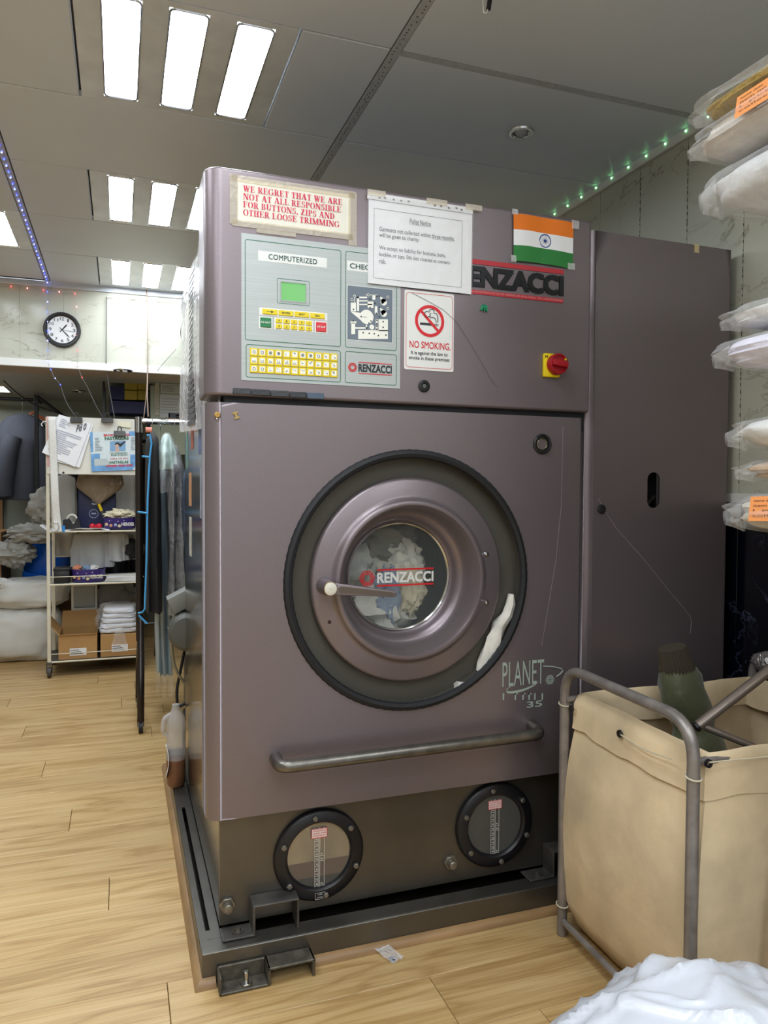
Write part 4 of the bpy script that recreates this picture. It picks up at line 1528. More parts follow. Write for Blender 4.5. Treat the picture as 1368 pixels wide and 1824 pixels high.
# ---- side cabinet joined to the machine
KX0, KX1, KZ1 = 1.302, 1.862, 2.0
sc_ = B()
oc = at(1164, 873, YCAB)
ow, oh = .0235, .056
oval = arcpts(oc.x, oc.z + oh - ow, ow, 0, 180, 12) + arcpts(oc.x, oc.z - oh + ow, ow, 180, 360, 12)
oval = [p for i, p in enumerate(oval) if i not in (13,)]
oval = sorted(oval[:-1], key=lambda p: math.atan2(p[1] - oc.z, p[0] - oc.x))
cr = .043
plate_hole(sc_, KX0 + cr, .10, KX1 - .006, KZ1, YCAB, oval, (oc.x, oc.z))
ap = arcpts(KX0 + cr, YCAB + cr, cr, 180, 270, 10)[::-1] + [(KX0, YCAB + .3)]
for i in range(len(ap) - 1):
    (xa, ya), (xb, yb) = ap[i], ap[i + 1]
    sc_.poly([(xa, ya, .10), (xa, ya, KZ1), (xb, yb, KZ1), (xb, yb, .10)])
ap = arcpts(KX1 - .006, YCAB + .006, .006, 270, 360, 3) + [(KX1, YCAB + .95)]
for i in range(len(ap) - 1):
    (xa, ya), (xb, yb) = ap[i], ap[i + 1]
    sc_.poly([(xa, ya, .10), (xb, yb, .10), (xb, yb, KZ1), (xa, ya, KZ1)])
sc_.poly([(KX0 + cr, YCAB, KZ1), (KX1 - .006, YCAB, KZ1), (KX1, YCAB + .006, KZ1), (KX1, YCAB + .95, KZ1), (KX0, YCAB + .95, KZ1), (KX0, YCAB + cr, KZ1), (KX0 + .0126, YCAB + .0126, KZ1)])
cabp = mk('side_cabinet', sc_, M_PAINT, mc, smooth=35, weld=.0003)
cabp.modifiers.new('wn', 'WEIGHTED_NORMAL').keep_sharp = True
mk('cabinet_base', B().box(KX0 + .03, YCAB + .02, .0785, KX1 - .01, YCAB + .9, .12), M_BLACK, mc, smooth=0)
mk('slot_recess', B().box(oc.x - .05, YCAB + .06, oc.z - .09, oc.x + .06, YCAB + .065, oc.z + .09), mat('recess_dark', '#1d1d1f', .4), cabp, smooth=0)
rimv = B()
for i in range(len(oval)):
    a, c = oval[i], oval[(i + 1) % len(oval)]
    rimv.poly([(a[0], YCAB, a[1]), (c[0], YCAB, c[1]), (c[0], YCAB + .004, c[1]), (a[0], YCAB + .004, a[1])])
mk('slot_edge', rimv, M_BLACK, cabp, smooth=0)
mk('hose', B().tube(bend([(oc.x - .05, YCAB + .045, oc.z - .075), (oc.x + .01, YCAB + .04, oc.z - .045), (oc.x + .04, YCAB + .045, oc.z - .02)], .03), .006, 8), M_ROD, cabp)
mk('gauge_glass', B().box(oc.x - .02, YCAB + .05, oc.z - .01, oc.x - .002, YCAB + .055, oc.z + .03), mat('gauge_grey', '#5a5e60', .2, .3), cabp, smooth=0)
q = at(1071, 907, YCAB)
lk = mk('cabinet_lock', B().lathe([(.0145, 0), (.0145, .004), (.011, .006), (.008, .006), (.007, .003), (.0005, .003)], (q.x, YCAB, q.z), (0, -1, 0), 24), M_BLACK, cabp)
mk('lock_key_slot', B().obox((q.x + .001, YCAB - .0042, q.z + .001), (.001, 0, .003), (0, .001, 0), (.001, 0, 0)), M_CHROME, lk, smooth=0)
q = at(1241, 442, YCAB)
mk('tape_patch', B().box(q.x - .009, YCAB - .0006, q.z - .014, q.x + .009, YCAB, q.z + .012), mat('masking_tape', '#cbb98c', .7), cabp, smooth=0)
b = B()
b.tube([at(px, py, YCAB - .0004) for px, py in ((1066, 888), (1072, 900), (1085, 922), (1100, 944), (1120, 966), (1150, 1000), (1190, 1050), (1228, 1095), (1232, 1105), (1230, 1128))], .0006, 4)
mk('scratch', b, mat('scratch_pale', '#a89aa0', .6), cabp, smooth=0)
b = B()
b.tube([at(px, py, YM - .0004) for px, py in ((1003, 760), (1000, 900), (990, 1000), (975, 1090), (965, 1150))], .0004, 4)
mk('scratch', b, MATS['scratch_pale'], mc, smooth=0)

# rear pipework and motor seen past the mirror side
t_ = mk('motor', B().lathe([(.001, 0), (.07, 0), (.075, .01), (.075, .14), (.06, .155), (.001, .16)], (.26, 3.12, .66), (-.1, -1, 0), 28), mat('motor_grey', '#5b5c58', .5, .3), mc)
fins = B()
for k in range(18):
    a = 2 * PI * k / 18
    fins.obox((.26 + .078 * math.cos(a), 3.05, .66 + .078 * math.sin(a)), (.006 * math.cos(a), 0, .006 * math.sin(a)), (0, .06, 0), (-.0015 * math.sin(a), 0, .0015 * math.cos(a)))
mk('motor_rib', fins, MATS['motor_grey'], t_, smooth=0)
mk('terminal_box', B().obox((.225, 3.07, .775), (.04, 0, .02), (0, .05, 0), (-.015, 0, .03)), mat('box_grey', '#7d7e78', .5), t_, bevel=.004)
mk('pipe', B().tube(bend([(.275, 3.1, .80), (.262, 3.08, .95), (.262, 3.08, 1.22)], .05), .009, 10), M_ROD, mc)
mk('cable', B().tube(bend([(.2, 3.05, .72), (.185, 3.05, .62), (.2, 3.06, .5), (.25, 3.08, .42)], .08), .006, 8), mat('cable_tan', '#8a8068', .6), mc)
mk('cable', B().tube(bend([(.25, 3.1, .6), (.21, 3.1, .4), (.215, 3.1, .33), (.25, 3.1, .35)], .05), .006, 8), M_BLACK, mc)
mk('pump_base', B().box(.24, 3.0, .079, .5, 3.2, .3), M_DARK, mc, bevel=.01)
mk('rear_frame', B().box(.25, 2.985, .3, .6, 3.25, .58), M_DARK, mc, bevel=.01)
# ================================================================== notices and odds stuck on the machine
def sheet_at(x0, z0, x1, z1, y, tilt=0.0, wav=0.0, seed=0.0, nu=14, nv=12):
    """paper standing a little off the front, with slight waves; returns builder and a point function"""
    def pt(u, v, off=0.0):
        w = wav * (nz((u * 2.3, v * 2.1, 0), 1.3, seed) + .3)
        return Vector((x0 + (x1 - x0) * u + tilt * (v - .5), y - .0012 - abs(w) - off, z0 + (z1 - z0) * v - tilt * (u - .5)))
    b = B().grid(lambda u, v: pt(u, v), nu, nv)
    return b, pt


def print_line(b, s, pt, u0, u1, v0, v1, off=.0006, bold=0.0, rom=False):
    o = pt(u0, v0, off)
    U = pt(u1, v0, off) - o
    V = pt(u0, v1, off) - o
    if rom:
        roman(b, s, o, U, V)
    else:
        text_on(b, s, o, U, V, bold)


# regret notice
rx0, rx1, rz0, rz1 = .2625, .5735, 1.879, 1.992
t = thing('taped_notice', 'cream card notice in red capitals taped at the top of the machine', 'notice', ((rx0 + rx1) / 2, YM, rz0))
sb, pt = sheet_at(rx0 + .012, rz0 + .004, rx1 - .006, rz1 - .004, YM, .0, .001, 2)
mk('card', sb, M_CREAM, t)
for k, (s, u1) in enumerate((('WE REGRET THAT WE ARE', .925), ('NOT AT ALL RESPONSIBLE', .915), ('FOR BUTTONS, ZIPS AND', .855), ('OTHER LOOSE TRIMMING', .9))):
    b = B()
    print_line(b, s, pt, .05, u1, .715 - k * .185, .855 - k * .185, .0012, 0, True)
    mk('lettering', b, M_PINK, t, smooth=0)
M_TAPE = film('yellowed_tape', '#f4efe4', .72, .3, .3, 30, '#fbf7ee')
for q in ((rx0 - .006, rz0 - .004, rx0 + .014, rz1 + .004), (rx0 - .004, rz1 - .012, rx1 + .006, rz1 + .004), (rx1 - .012, rz0 - .022, rx1 + .01, rz1 + .002), (rx0, rz0 - .008, rx1, rz0 + .008), (rx0 + .06, rz0 - .018, rx0 + .16, rz0 - .006)):
    mk('tape_strip', B().box(q[0], YM - .0034, q[1], q[2], YM - .0028, q[3]), M_TAPE, t, smooth=0)

# polite notice in a punched pocket
qx0, qx1, qz0, qz1 = .611, .915, 1.763, 1.997
t = thing('polite_notice', 'printed A4 notice in a clear punched pocket beside the control plate', 'notice', ((qx0 + qx1) / 2, YM, qz0))
sb, pt = sheet_at(qx0 + .004, qz0, qx1, qz1 - .016, YM - .0045, .0015, .0004, 5, 22, 18)
mk('paper', sb, M_PAPER, t)
b = B()
fr_ = [(.05, .07), (.9, .07), (.9, .90), (.05, .90)]
for (a, c) in zip(fr_, fr_[1:] + fr_[:1]):
    for k in range(8):
        p = pt(a[0] + (c[0] - a[0]) * k / 8, a[1] + (c[1] - a[1]) * k / 8, .0007)
        q = pt(a[0] + (c[0] - a[0]) * (k + 1) / 8, a[1] + (c[1] - a[1]) * (k + 1) / 8, .0007)
        n_ = Vector((0, 0, .0005)) if abs(a[1] - c[1]) < .01 else Vector((.0005, 0, 0))
        b.poly([p - n_, q - n_, q + n_, p + n_])
mk('border_print', b, M_GREYINK, t, smooth=0)
for (s, u0, u1, v0, hh) in (('Polite Notice', .385, .59, .775, .062), ('Garments not collected within three months,', .10, .825, .63, .062), ('will be given to charity.', .10, .48, .555, .062), ('We accept no liability for buttons, belts,', .10, .74, .405, .062), ('buckles or zips. Silk ties cleaned at owners', .10, .78, .325, .062), ('risk.', .10, .165, .25, .058)):
    b = B()
    print_line(b, s, pt, u0, u1, v0, v0 + hh, .0008, .008)
    mk('lettering', b, M_GREYINK, t, smooth=0)
b = B()
for (u0, u1, v) in ((.385, .59, .768), (.605, .815, .628)):
    p, q = pt(u0, v, .0008), pt(u1, v, .0008)
    b.poly([p, q, q + Vector((0, 0, .0006)), p + Vector((0, 0, .0006))])
mk('underline_print', b, M_GREYINK, t, smooth=0)
sb, pt2 = sheet_at(qx0 - .001, qz0 - .001, qx1 + .002, qz1 - .004, YM - .0068, .0015, .004, 9, 26, 20)
mk('clear_pocket', sb, M_SLEEVE, t)
mk('punched_strip', sheet_at(qx0, qz1 - .016, qx1 + .001, qz1 + .001, YM - .0075, .0015, .0005, 3, 6, 2)[0], film('milky_strip', '#f2f2f2', .25, .3), t)
for u in (.11, .16, .24, .31, .38, .63, .69, .765, .84, .89):
    p = Vector((qx0 + (qx1 - qx0) * u, YM - .0098, qz1 - .0085 + .0015 * math.sin(u * 40)))
    mk('punch_hole', B().lathe([(.0005, 0), (.0026, 0)], p, (0, -1, 0), 12).xf(lambda v: (p.x + (v.x - p.x) * 1.35, v.y, v.z)), mat('hole_grey', '#7d7479', .5), t, smooth=0)
for (u, w) in ((.0, .05), (.55, .06), (.93, .05)):
    p = qx0 + (qx1 - qx0) * u
    mk('tape_strip', B().box(p, YM - .0106, qz1 - .006, p + w, YM - .01, qz1 + .009), M_TAPE, t, smooth=0)

# no smoking sign
sx0, sx1, sz0, sz1 = .7195, .8645, 1.546, 1.758
t = thing('no_smoking_sign', 'white no smoking sign with red ring on the machine', 'sign', ((sx0 + sx1) / 2, YM, sz0))
mk('plate', B().prism(roundrect(sx0, sz0, sx1, sz1, .004), 'xz', YM - .002, YM), M_WHITE, t, smooth=0)
ys = YM - .0025
b = B()
frame2(b, sx0 + .004, sz0 + .006, sx1 - .004, sz1 - .006, .0012, ys, .009)
mk('border_print', b, M_RED, t, smooth=0)
cx_, cz_ = (sx0 + sx1) / 2 + .0005, sz0 + .1335
b = B().lathe([(.0345, 0), (.043, 0)], (cx_, ys - .0003, cz_), (0, -1, 0), 48)
d = Vector((.707, 0, -.707))
n_ = Vector((.707, 0, .707)) * .0038
c0 = Vector((cx_, ys - .0004, cz_))
b.poly([c0 - d * .036 - n_, c0 + d * .036 - n_, c0 + d * .036 + n_, c0 - d * .036 + n_])
mk('prohibition_ring', b, M_RED, t, smooth=0)
b = B()
b.box(cx_ - .028, ys, cz_ - .012, cx_ + .012, ys + .0004, cz_ - .0055)
for k in range(3):
    b.box(cx_ + .0145 + k * .0042, ys, cz_ - .012, cx_ + .0167 + k * .0042, ys + .0004, cz_ - .0055)
def curl(pts, r=.0011):
    b.tube([Vector((cx_ + x, ys, cz_ + z)) for x, z in pts], r, 5)
curl([(-.014, .012), (-.016, .02), (-.010, .026), (-.002, .024), (.0, .03), (.008, .033), (.013, .028), (.012, .022), (.02, .022), (.024, .014), (.024, -.002)])
curl([(-.014, .012), (-.008, .009), (-.001, .013), (.003, .009), (.010, .011), (.016, .008), (.019, .002), (.019, -.003)])
curl([(.004, .022), (.0, .018), (.003, .013)])
mk('cigarette_print', b, M_INK, t, smooth=0)
mk('lettering', text_on(B(), 'NO SMOKING.', (sx0 + .0145, ys, sz0 + .0585), (.121, 0, 0), (0, 0, .019), .012), M_RED, t, smooth=0)
mk('lettering', text_on(B(), 'It is against the law to', (sx0 + .019, ys, sz0 + .0385), (.108, 0, 0), (0, 0, .0125), .012), M_INK, t, smooth=0)
mk('lettering', text_on(B(), 'smoke in these premises', (sx0 + .0125, ys, sz0 + .0245), (.12, 0, 0), (0, 0, .0125), .012), M_INK, t, smooth=0)
o = mk('stray_hair', B().tube([at(px, py, YM - .0035) for px, py in ((733, 521), (760, 535), (790, 552), (815, 575), (835, 607), (858, 645), (875, 675), (887, 690))], .0005, 4), M_GREYINK, origin=at(800, 560, YM))
tag(o, 'thin dark hair trailing over the no smoking sign', 'hair')

# flag
fx0, fx1, fz0, fz1 = 1.044, 1.241, 1.868, 2.0
t = thing('flag', 'small orange, white and green flag with blue wheel, taped on the machine', 'flag', ((fx0 + fx1) / 2, YM, fz0))
def fpt(u, v, off=0.0):
    return Vector((fx0 + (fx1 - fx0) * u + .002 * (1 - v), YM - .0055 - .002 * math.sin(5 * u + 2 * v) - .0015 * math.sin(11 * u - v) - off, fz0 + (fz1 - fz0) * v + .002 * math.sin(4 * u)))
for nm, v0, v1, m in (('green_band', 0, .335, mat('flag_green', '#2c7d3a', .7)), ('white_band', .335, .665, mat('flag_white', '#ececec', .7)), ('orange_band', .665, 1, mat('flag_orange', '#e8791c', .7))):
    mk(nm, B().grid(lambda u, v: fpt(u, v0 + (v1 - v0) * v), 20, 4), m, t)
whl = B()
wc = fpt(.525, .5, .0009)
M_FB = mat('wheel_blue', '#27418f', .6)
whl.lathe([(.0165, 0), (.0195, 0)], wc, (0, -1, 0), 32).lathe([(.0001, 0), (.004, 0)], wc, (0, -1, 0), 12)
for k in range(24):
    a = 2 * PI * k / 24
    whl.poly([wc + Vector((.003 * math.cos(a - .1), 0, .003 * math.sin(a - .1))), wc + Vector((.0175 * math.cos(a), 0, .0175 * math.sin(a))), wc + Vector((.003 * math.cos(a + .1), 0, .003 * math.sin(a + .1)))])
mk('wheel_print', whl, M_FB, t, smooth=0)
for q in ((fx0 - .006, fz1 - .004, fx0 + .012, fz1 + .011), (fx1 - .008, fz1 - .02, fx1 + .016, fz1 + .004), (fx0 - .008, fz0 - .004, fx0 + .008, fz0 + .014), (fx1 - .02, fz0 - .006, fx1 + .004, fz0 + .012)):
    mk('tape_strip', B().box(q[0], YM - .0102, q[1], q[2], YM - .0096, q[3]), M_CLEAR, t, smooth=0)

# fridge-magnet odds
t_p = at(861, 549, YM)
def mletter(c, ang, w, h, d, m, name, label, shape):
    b = B()
    ca_, sa_ = math.cos(R(ang)), math.sin(R(ang))
    for poly in shape:
        pts = [(c.x + (x * w) * ca_ - (z * h) * sa_, c.z + (x * w) * sa_ + (z * h) * ca_) for x, z in poly]
        b.prism(pts, 'xz', YM - d, YM - .0002)
    o = mk(name, b, m, origin=(c.x, YM, c.z), smooth=0)
    return tag(o, label, 'magnet')
mletter(t_p, -8, .021, .017, .007, mat('magnet_green', '#1c8d63', .35), 'letter_magnet', 'green letter M magnet below the maker name',
        [[(-.5, -.5), (-.25, -.5), (-.08, .5), (-.3, .5)], [(-.22, .5), (-.02, .5), (.12, -.1), (.0, -.35)], [(.0, -.5), (.14, -.5), (.26, .5), (.1, .5)], [(.2, .5), (.36, .5), (.55, -.5), (.36, -.5)]])
c_ = at(420, 740, YM)
mletter(c_, 20, .014, .016, .004, mat('gold_tone', '#b99a55', .4, .5), 'letter_magnet', 'gold letter H shaped pin at the upper corner of the front sheet',
        [[(-.5, .3), (.5, .3), (.5, .52), (-.5, .52)], [(-.5, -.52), (.5, -.52), (.5, -.3), (-.5, -.3)], [(-.15, -.3), (.15, -.3), (.15, .3), (-.15, .3)]])
c_ = at(387, 739, YM + .001)
o = thing('disc_magnet', 'small gold disc magnet on the curved edge of the front sheet', 'magnet', (c_.x, YM, c_.z))
mk('disc', B().lathe([(.001, .005), (.006, .0048), (.0075, .003), (.0075, -.002)], (c_.x, YM, c_.z), (0, -1, 0), 18), mat('gold_disc', '#b88f4a', .4, .4), o)
mk('stud', B().lathe([(.001, .003), (.003, .002), (.003, -.002)], (c_.x, YM, c_.z - .0105), (0, -1, 0), 10), M_CHROME, o)
# row of magnetic strips along the housing's lower edge
xs_ = [at(x, 702, YM).x for x in (414, 447, 481, 515, 546, 577)]
labs = ['longest dark grey magnetic strip, first of the row under the control plate', 'second dark magnetic strip of the row under the control plate', 'third dark magnetic strip, in the middle of the row', 'fourth black magnetic strip, next to the slate blue one', 'slate blue magnetic strip ending the row under the control plate']
for k in range(5):
    zt_ = 1.4725 - .0018 * k * .4
    o = mk('magnet_strip', B().box(xs_[k] + .0008, YM - .006, zt_ - .0155, xs_[k + 1] - .0008, YM - .0003, zt_), mat('strip_slate', '#4c5a6c', .5) if k == 4 else mat('strip_grey_%d' % (k % 2), ('#3d3f42', '#33353a')[k % 2], .55, bump=.2, bscale=200), origin=(xs_[k], YM, zt_), bevel=.0015, seg=1)
    tag(o, labs[k], 'magnet', 'magnetic strips on the machine')

# plastic sheet hung on the mirror side
def ps(u, v):
    return (XL - .012 - .010 * abs(math.sin(7 * u + 1.5 * math.sin(3 * v))) - .012 * (1 - v) * u, 1.98 + .86 * u, 1.38 + .10 * u + (.555 - .1 * u) * v - .05 * (1 - v) * u)
t = thing('hanging_plastic_sheet', 'clear plastic sheet with grey print hung on the mirror side panel', 'plastic sheet', (XL, 2.4, 1.38))
mk('sheet', B().grid(ps, 30, 14), film('side_film', '#e8e8ea', .45, .08, .6, 12), t)
b = B()
for k in range(26):
    v = .04 + k * .035
    q0, q1 = Vector(ps(.42, v)), Vector(ps(.58, v + .015))
    b.poly([(q0.x - .004, q0.y, q0.z), (q1.x - .004, q1.y, q0.z), (q1.x - .004, q1.y, q1.z), (q0.x - .004, q0.y, q1.z)])
mk('stripe_print', b, mat('stripe_grey', '#55565a', .5), t, smooth=0)
# little labels lower on the mirror side
for (y_, z_, w_, h_, c, d_) in ((2.62, 1.36, .09, .10, '#a8563f', 'small rust red label on the mirror side'), (2.32, 1.33, .12, .14, '#5b6c94', 'blue label on the mirror side near the front'), (2.7, 1.16, .1, .12, '#b98a66', 'tan label on the mirror side above the barcode one'), (2.7, 0.98, .09, .14, '#b9b7b0', 'pale barcode label on the mirror side'), (2.3, 1.13, .1, .16, '#8a94a6', 'torn greyish label on the mirror side near the front'), (2.85, 1.3, .05, .16, '#6f9c8c', 'narrow green label at the rear of the mirror side')):
    o = mk('side_label', B().box(XL - .0012, y_, z_, XL - .0002, y_ + w_, z_ + h_), mat('lab_' + c[1:], c, .5, var=.3, scale=40), origin=(XL, y_, z_), smooth=0)
    tag(o, d_, 'label')

# bits of laundry caught in the door well and load in the drum
def strip_cloth(name, label, pts, wid, m, yoff, seed, cat='cloth'):
    b = B()
    rings = []
    n = len(pts)
    for i, p in enumerate(pts):
        p = Vector(p)
        t_ = (Vector(pts[min(i + 1, n - 1)]) - Vector(pts[max(i - 1, 0)])).normalized()
        s_ = Vector((t_.z, 0, -t_.x))
        ring = []
        for k in range(12):
            a = 2 * PI * k / 12
            w = wid[i] * (1 + .6 * nz((i * .9, k * .8, 0), 1, seed))
            ring.append(p + s_ * w * math.cos(a) + Vector((0, -1, 0)) * (.013 * (1 + 1.1 * nz((i, k, 1), .9, seed))) * math.sin(a))
        rings.append(ring)
    b.loft(rings)
    o = mk(name, b, m, origin=pts[0], smooth=60)
    return tag(o, label, cat)
M_LINEN = mat('off_white_linen', '#d9d5cc', .9, var=.12, scale=25, bump=.3, bscale=40)
yw = YM + .018
strip_cloth('trapped_garment', 'off-white garment end squeezed between door and edging', [at(910, 1058, yw), at(909, 1075, yw), at(903, 1095, yw), at(890, 1115, yw), at(880, 1140, yw), at(868, 1165, yw), at(860, 1185, yw), at(853, 1197, yw)], [.006, .013, .018, .022, .022, .022, .018, .010], M_LINEN, 0, 3)
strip_cloth('trapped_garment', 'small grey cloth corner poking out at the foot of the door', [at(812, 1221, yw), at(822, 1224, yw), at(832, 1221, yw)], [.012, .013, .008], M_LINEN, 0, 8)
for (c, rad, col, seed, d_) in (((.70, 2.10, .86), (.13, .07, .09), '#c9c6bb', 4, 'cream laundry at the bottom of the drum'), ((.64, 2.12, .98), (.09, .08, .10), '#a9aaa2', 6, 'grey laundry heaped behind the porthole lever'), ((.80, 2.11, .97), (.08, .07, .09), '#d6d2c2', 9, 'pale laundry beside the porthole rim'), ((.745, 2.06, .905), (.045, .03, .085), '#8592a6', 12, 'pale blue laundry against the glass, lower middle'), ((.74, 2.18, 1.06), (.13, .1, .08), '#77746a', 15, 'dull olive laundry at the top of the drum'), ((.815, 2.055, .92), (.04, .03, .07), '#c8bfa4', 18, 'beige laundry against the glass, lower edge')):
    o = mk('drum_laundry', blob(c, rad, seed, .3, 2.2, 40, 26, ridged=.5), mat('laundry_' + col[1:], col, .9, var=.12, scale=14), origin=c, smooth=60)
    tag(o, d_, 'laundry', 'laundry in the drum')

# little bag with a spare button on the floor
q = atz(690, 1698, 0)
t = thing('zip_bag', 'tiny clear zip bag with dark button lying by the plinth', 'zip bag', (q.x, q.y, 0))
du, dv = Vector((.030, .012, 0)), Vector((-.018, .034, 0))
def zb(u, v):
    p = Vector((q.x, q.y - .012, .004)) + du * (u - .5) * 1.25 + dv * (v - .5) * 1.7
    p.z = .003 + .010 * v + .004 * nz((u * 3, v * 3, 0), 1.5, 4)
    return p
mk('pouch', B().grid(zb, 10, 12), film('tiny_bag', '#f4f4f8', .6, .08, .6, 60), t)
mk('zip_strip', B().tube([zb(u / 6, .82) + Vector((0, 0, .001)) for u in range(7)], .0012, 5), M_WHITE, t)
bq = zb(.5, .22)
mk('button', B().lathe([(.0005, .003), (.009, .003), (.010, .001), (.009, 0)], (bq.x - .004, bq.y, .001), (0, 0, 1), 20), mat('navy_button', '#20243a', .35), t)

# ================================================================== laundry basket trolley
M_CANV = mat('canvas', '#d8c29e', .92, var=.24, scale=5.0, bump=.5, bscale=9)
M_TUBEP = mat('chipped_grey_tube', '#8a837e', .35, .35, var=.25, scale=22)
BX0, BX1, BY0, BY1 = 1.125, 1.80, 1.215, 1.725
t = thing('laundry_trolley', 'beige canvas laundry basket on a chipped grey tube frame', 'laundry basket', ((BX0 + BX1) / 2, 1.47, 0))
for (x_, dx) in ((BX0, 0), (BX1, 0)):
    mk('frame_hoop', B().tube(bend([(x_ + (.015 if x_ < 1.5 else 0), BY1, .001), (x_ + (.015 if x_ < 1.5 else 0), BY1, .742), (x_ - .01, BY0, .742), (x_ - .01, BY0, .001)], .085, 8), .0135, 14), M_TUBEP, t)
mk('rim_rail', B().tube([(BX0, BY0 + .012, .655), (BX1, BY0 + .012, .655)], .009, 10), M_TUBEP, t)
mk('rim_rail', B().tube([(BX0 + .01, BY1 - .01, .655), (BX1, BY1 - .01, .655)], .009, 10), M_TUBEP, t)
mk('base_rail', B().tube([(BX0 + .01, BY1 - .015, .045), (BX0, BY0 + .015, .045)], .009, 10), M_TUBEP, t)
mk('base_rail', B().tube([(BX1, BY1 - .015, .045), (BX1, BY0 + .015, .045)], .009, 10), M_TUBEP, t)
mk('base_rail', B().tube([(BX0, BY0 + .01, .045), (BX1, BY0 + .01, .045)], .009, 10), M_TUBEP, t)
def tub(zs, ins, seed):
    rings = []
    for (z, e) in zs:
        ring = []
        x0, x1, y0, y1 = BX0 + .03 - e + ins, BX1 - .03 + e - ins, BY0 + .008 - e * .5 + ins, BY1 - .02 + e * .5 - ins
        pts = []
        n = 22
        for k in range(n): pts.append((x0 + (x1 - x0) * k / n, y0))
        for k in range(n): pts.append((x1, y0 + (y1 - y0) * k / n))
        for k in range(n): pts.append((x1 - (x1 - x0) * k / n, y1))
        for k in range(n): pts.append((x0, y1 - (y1 - y0) * k / n))
        cx, cy = (x0 + x1) / 2, (y0 + y1) / 2
        for (x, y) in pts:
            bulge = .013 * nz((x * 4, y * 4, z * 3), 1.3, seed) + .006 * nz((x * 9, y * 9, z * 2.0), 1.4, seed + 3)
            # soften the corners
            kx, ky = abs(x - cx) / ((x1 - x0) / 2), abs(y - cy) / ((y1 - y0) / 2)
            sft = 1 - .05 * max(0, kx + ky - 1.55)
            ring.append(Vector((cx + (x - cx) * sft + bulge * (1 if abs(x - x0) < 1e-6 or abs(x - x1) < 1e-6 else 0), cy + (y - cy) * sft + bulge * (1 if abs(y - y0) < 1e-6 or abs(y - y1) < 1e-6 else 0), z + .008 * nz((x * 5, y * 5, 0), 1, seed) * (1 if z > .3 else .3))))
        rings.append(ring)
    return rings
levels = [(.03, -.03), (.045, .0), (.10, .02), (.2, .028), (.32, .03), (.42, .026), (.5, .018), (.56, .008), (.60, .0), (.64, -.004)]
b = B().loft(tub(levels, 0, 4), cap=False)
b.loft(tub(levels, .004, 4), cap=False)
r0, r1 = tub([levels[0]], 0, 4)[0], None
b.poly(r0)
cv = mk('canvas_bag', b, M_CANV, t, smooth=60)
# turned-over hem around the rim
hem = tub([(.585, .012), (.60, .010), (.645, .008), (.668, -.002), (.674, -.012), (.665, -.022), (.64, -.026), (.60, -.026)], 0, 4)
for rg in hem:
    for i, p in enumerate(rg):
        if p.z < .61:
            p.z -= .018 * max(0, nz((p.x * 7, p.y * 7, 0), 1.0, 21)) + .01 * abs(math.sin(p.x * 14 + p.y * 17))
hm = mk('hem', B().loft(hem, cap=False), M_CANV, t, smooth=60)
M_CORD = mat('cord', '#c9bfa5', .8)
for (px, py) in ((1104, 1307), (1018, 1262), (1262, 1360)):
    y_ = None
    if px == 1262:
        q = at(px, py, BY0 - .008)
        axd = (0, -1, 0)
    else:
        q = atx(px, py, BX0 + .017)
        axd = (-1, 0, 0)
    mk('eyelet', B().lathe([(.005, .002), (.009, .003), (.0095, -.002), (.005, -.003)], q, axd, 18, closed_prof=True), M_DARK, t)
q0, q1 = atx(1106, 1309, BX0 + .01), atx(1196, 1352, BX0 + .0)
mk('lacing_cord', B().tube(bend([q0, (q0 + q1) / 2 + Vector((-.004, 0, -.008)), q1], .1), .0018, 6), M_CORD, t)
q0, q1 = at(1264, 1358, BY0 - .012), at(1368, 1348, BY0 - .012)
mk('lacing_cord', B().tube([q0, q1, q1 + (q1 - q0) * 2], .0018, 6), M_CORD, t)
for (x_, y_, z_) in ((BX0 + .015, BY1, .64), (BX0 - .01, BY0, .63), (BX0 + .015, BY1, .085)):
    mk('cord_tie', B().tube([(x_ + .016 * math.cos(a * PI / 8), y_ + .016 * math.sin(a * PI / 8), z_ + .003 * math.sin(a * PI / 8)) for a in range(16)], .002, 6, closed=True), M_CORD, t)

# olive jacket sleeve rising out of the basket
M_OLIVE = mat('olive_nylon', '#50533a', .45, var=.15, scale=12, bump=.9, bscale=11, sheen=.2)
M_KNIT = mat('olive_knit', '#3d3528', .95)
ys_ = 1.56
path = [at(1205, 1186, ys_), at(1209, 1200, ys_), at(1214, 1222, ys_), at(1221, 1248, ys_), at(1228, 1270, ys_), at(1233, 1284, ys_), at(1235, 1294, ys_), at(1240, 1310, ys_ - .01), at(1246, 1335, ys_ - .02), at(1250, 1380, ys_ - .03), at(1255, 1440, ys_ - .04), at(1262, 1500, ys_ - .05)]
rad = [.047, .056, .064, .068, .067, .060, .056, .064, .068, .066, .068, .06]
t = thing('olive_jacket', 'olive padded jacket sleeve with ribbed cuff sticking up from basket', 'jacket', (path[-1].x, path[-1].y, path[-1].z))
b = B()
rings = []
for i, p in enumerate(path):
    rings.append([p + Vector((rad[i] * 1.0 * math.cos(a) * (1 + .28 * nz((i * .7, math.cos(a) * 1.6, math.sin(a) * 1.6), 1.2, 3)), rad[i] * .75 * math.sin(a), .006 * nz((i, math.cos(a) * 3, 0), 1, 7))) for a in [2 * PI * k / 28 for k in range(28)]])
b.loft(rings)
mk('sleeve', b, M_OLIVE, t, smooth=60)
b = B()
cpth = [at(1197, 1153, ys_), at(1199, 1164, ys_), at(1202, 1176, ys_), at(1205, 1188, ys_), at(1206, 1194, ys_)]
crad = [.036, .040, .043, .0485, .047]
rings = []
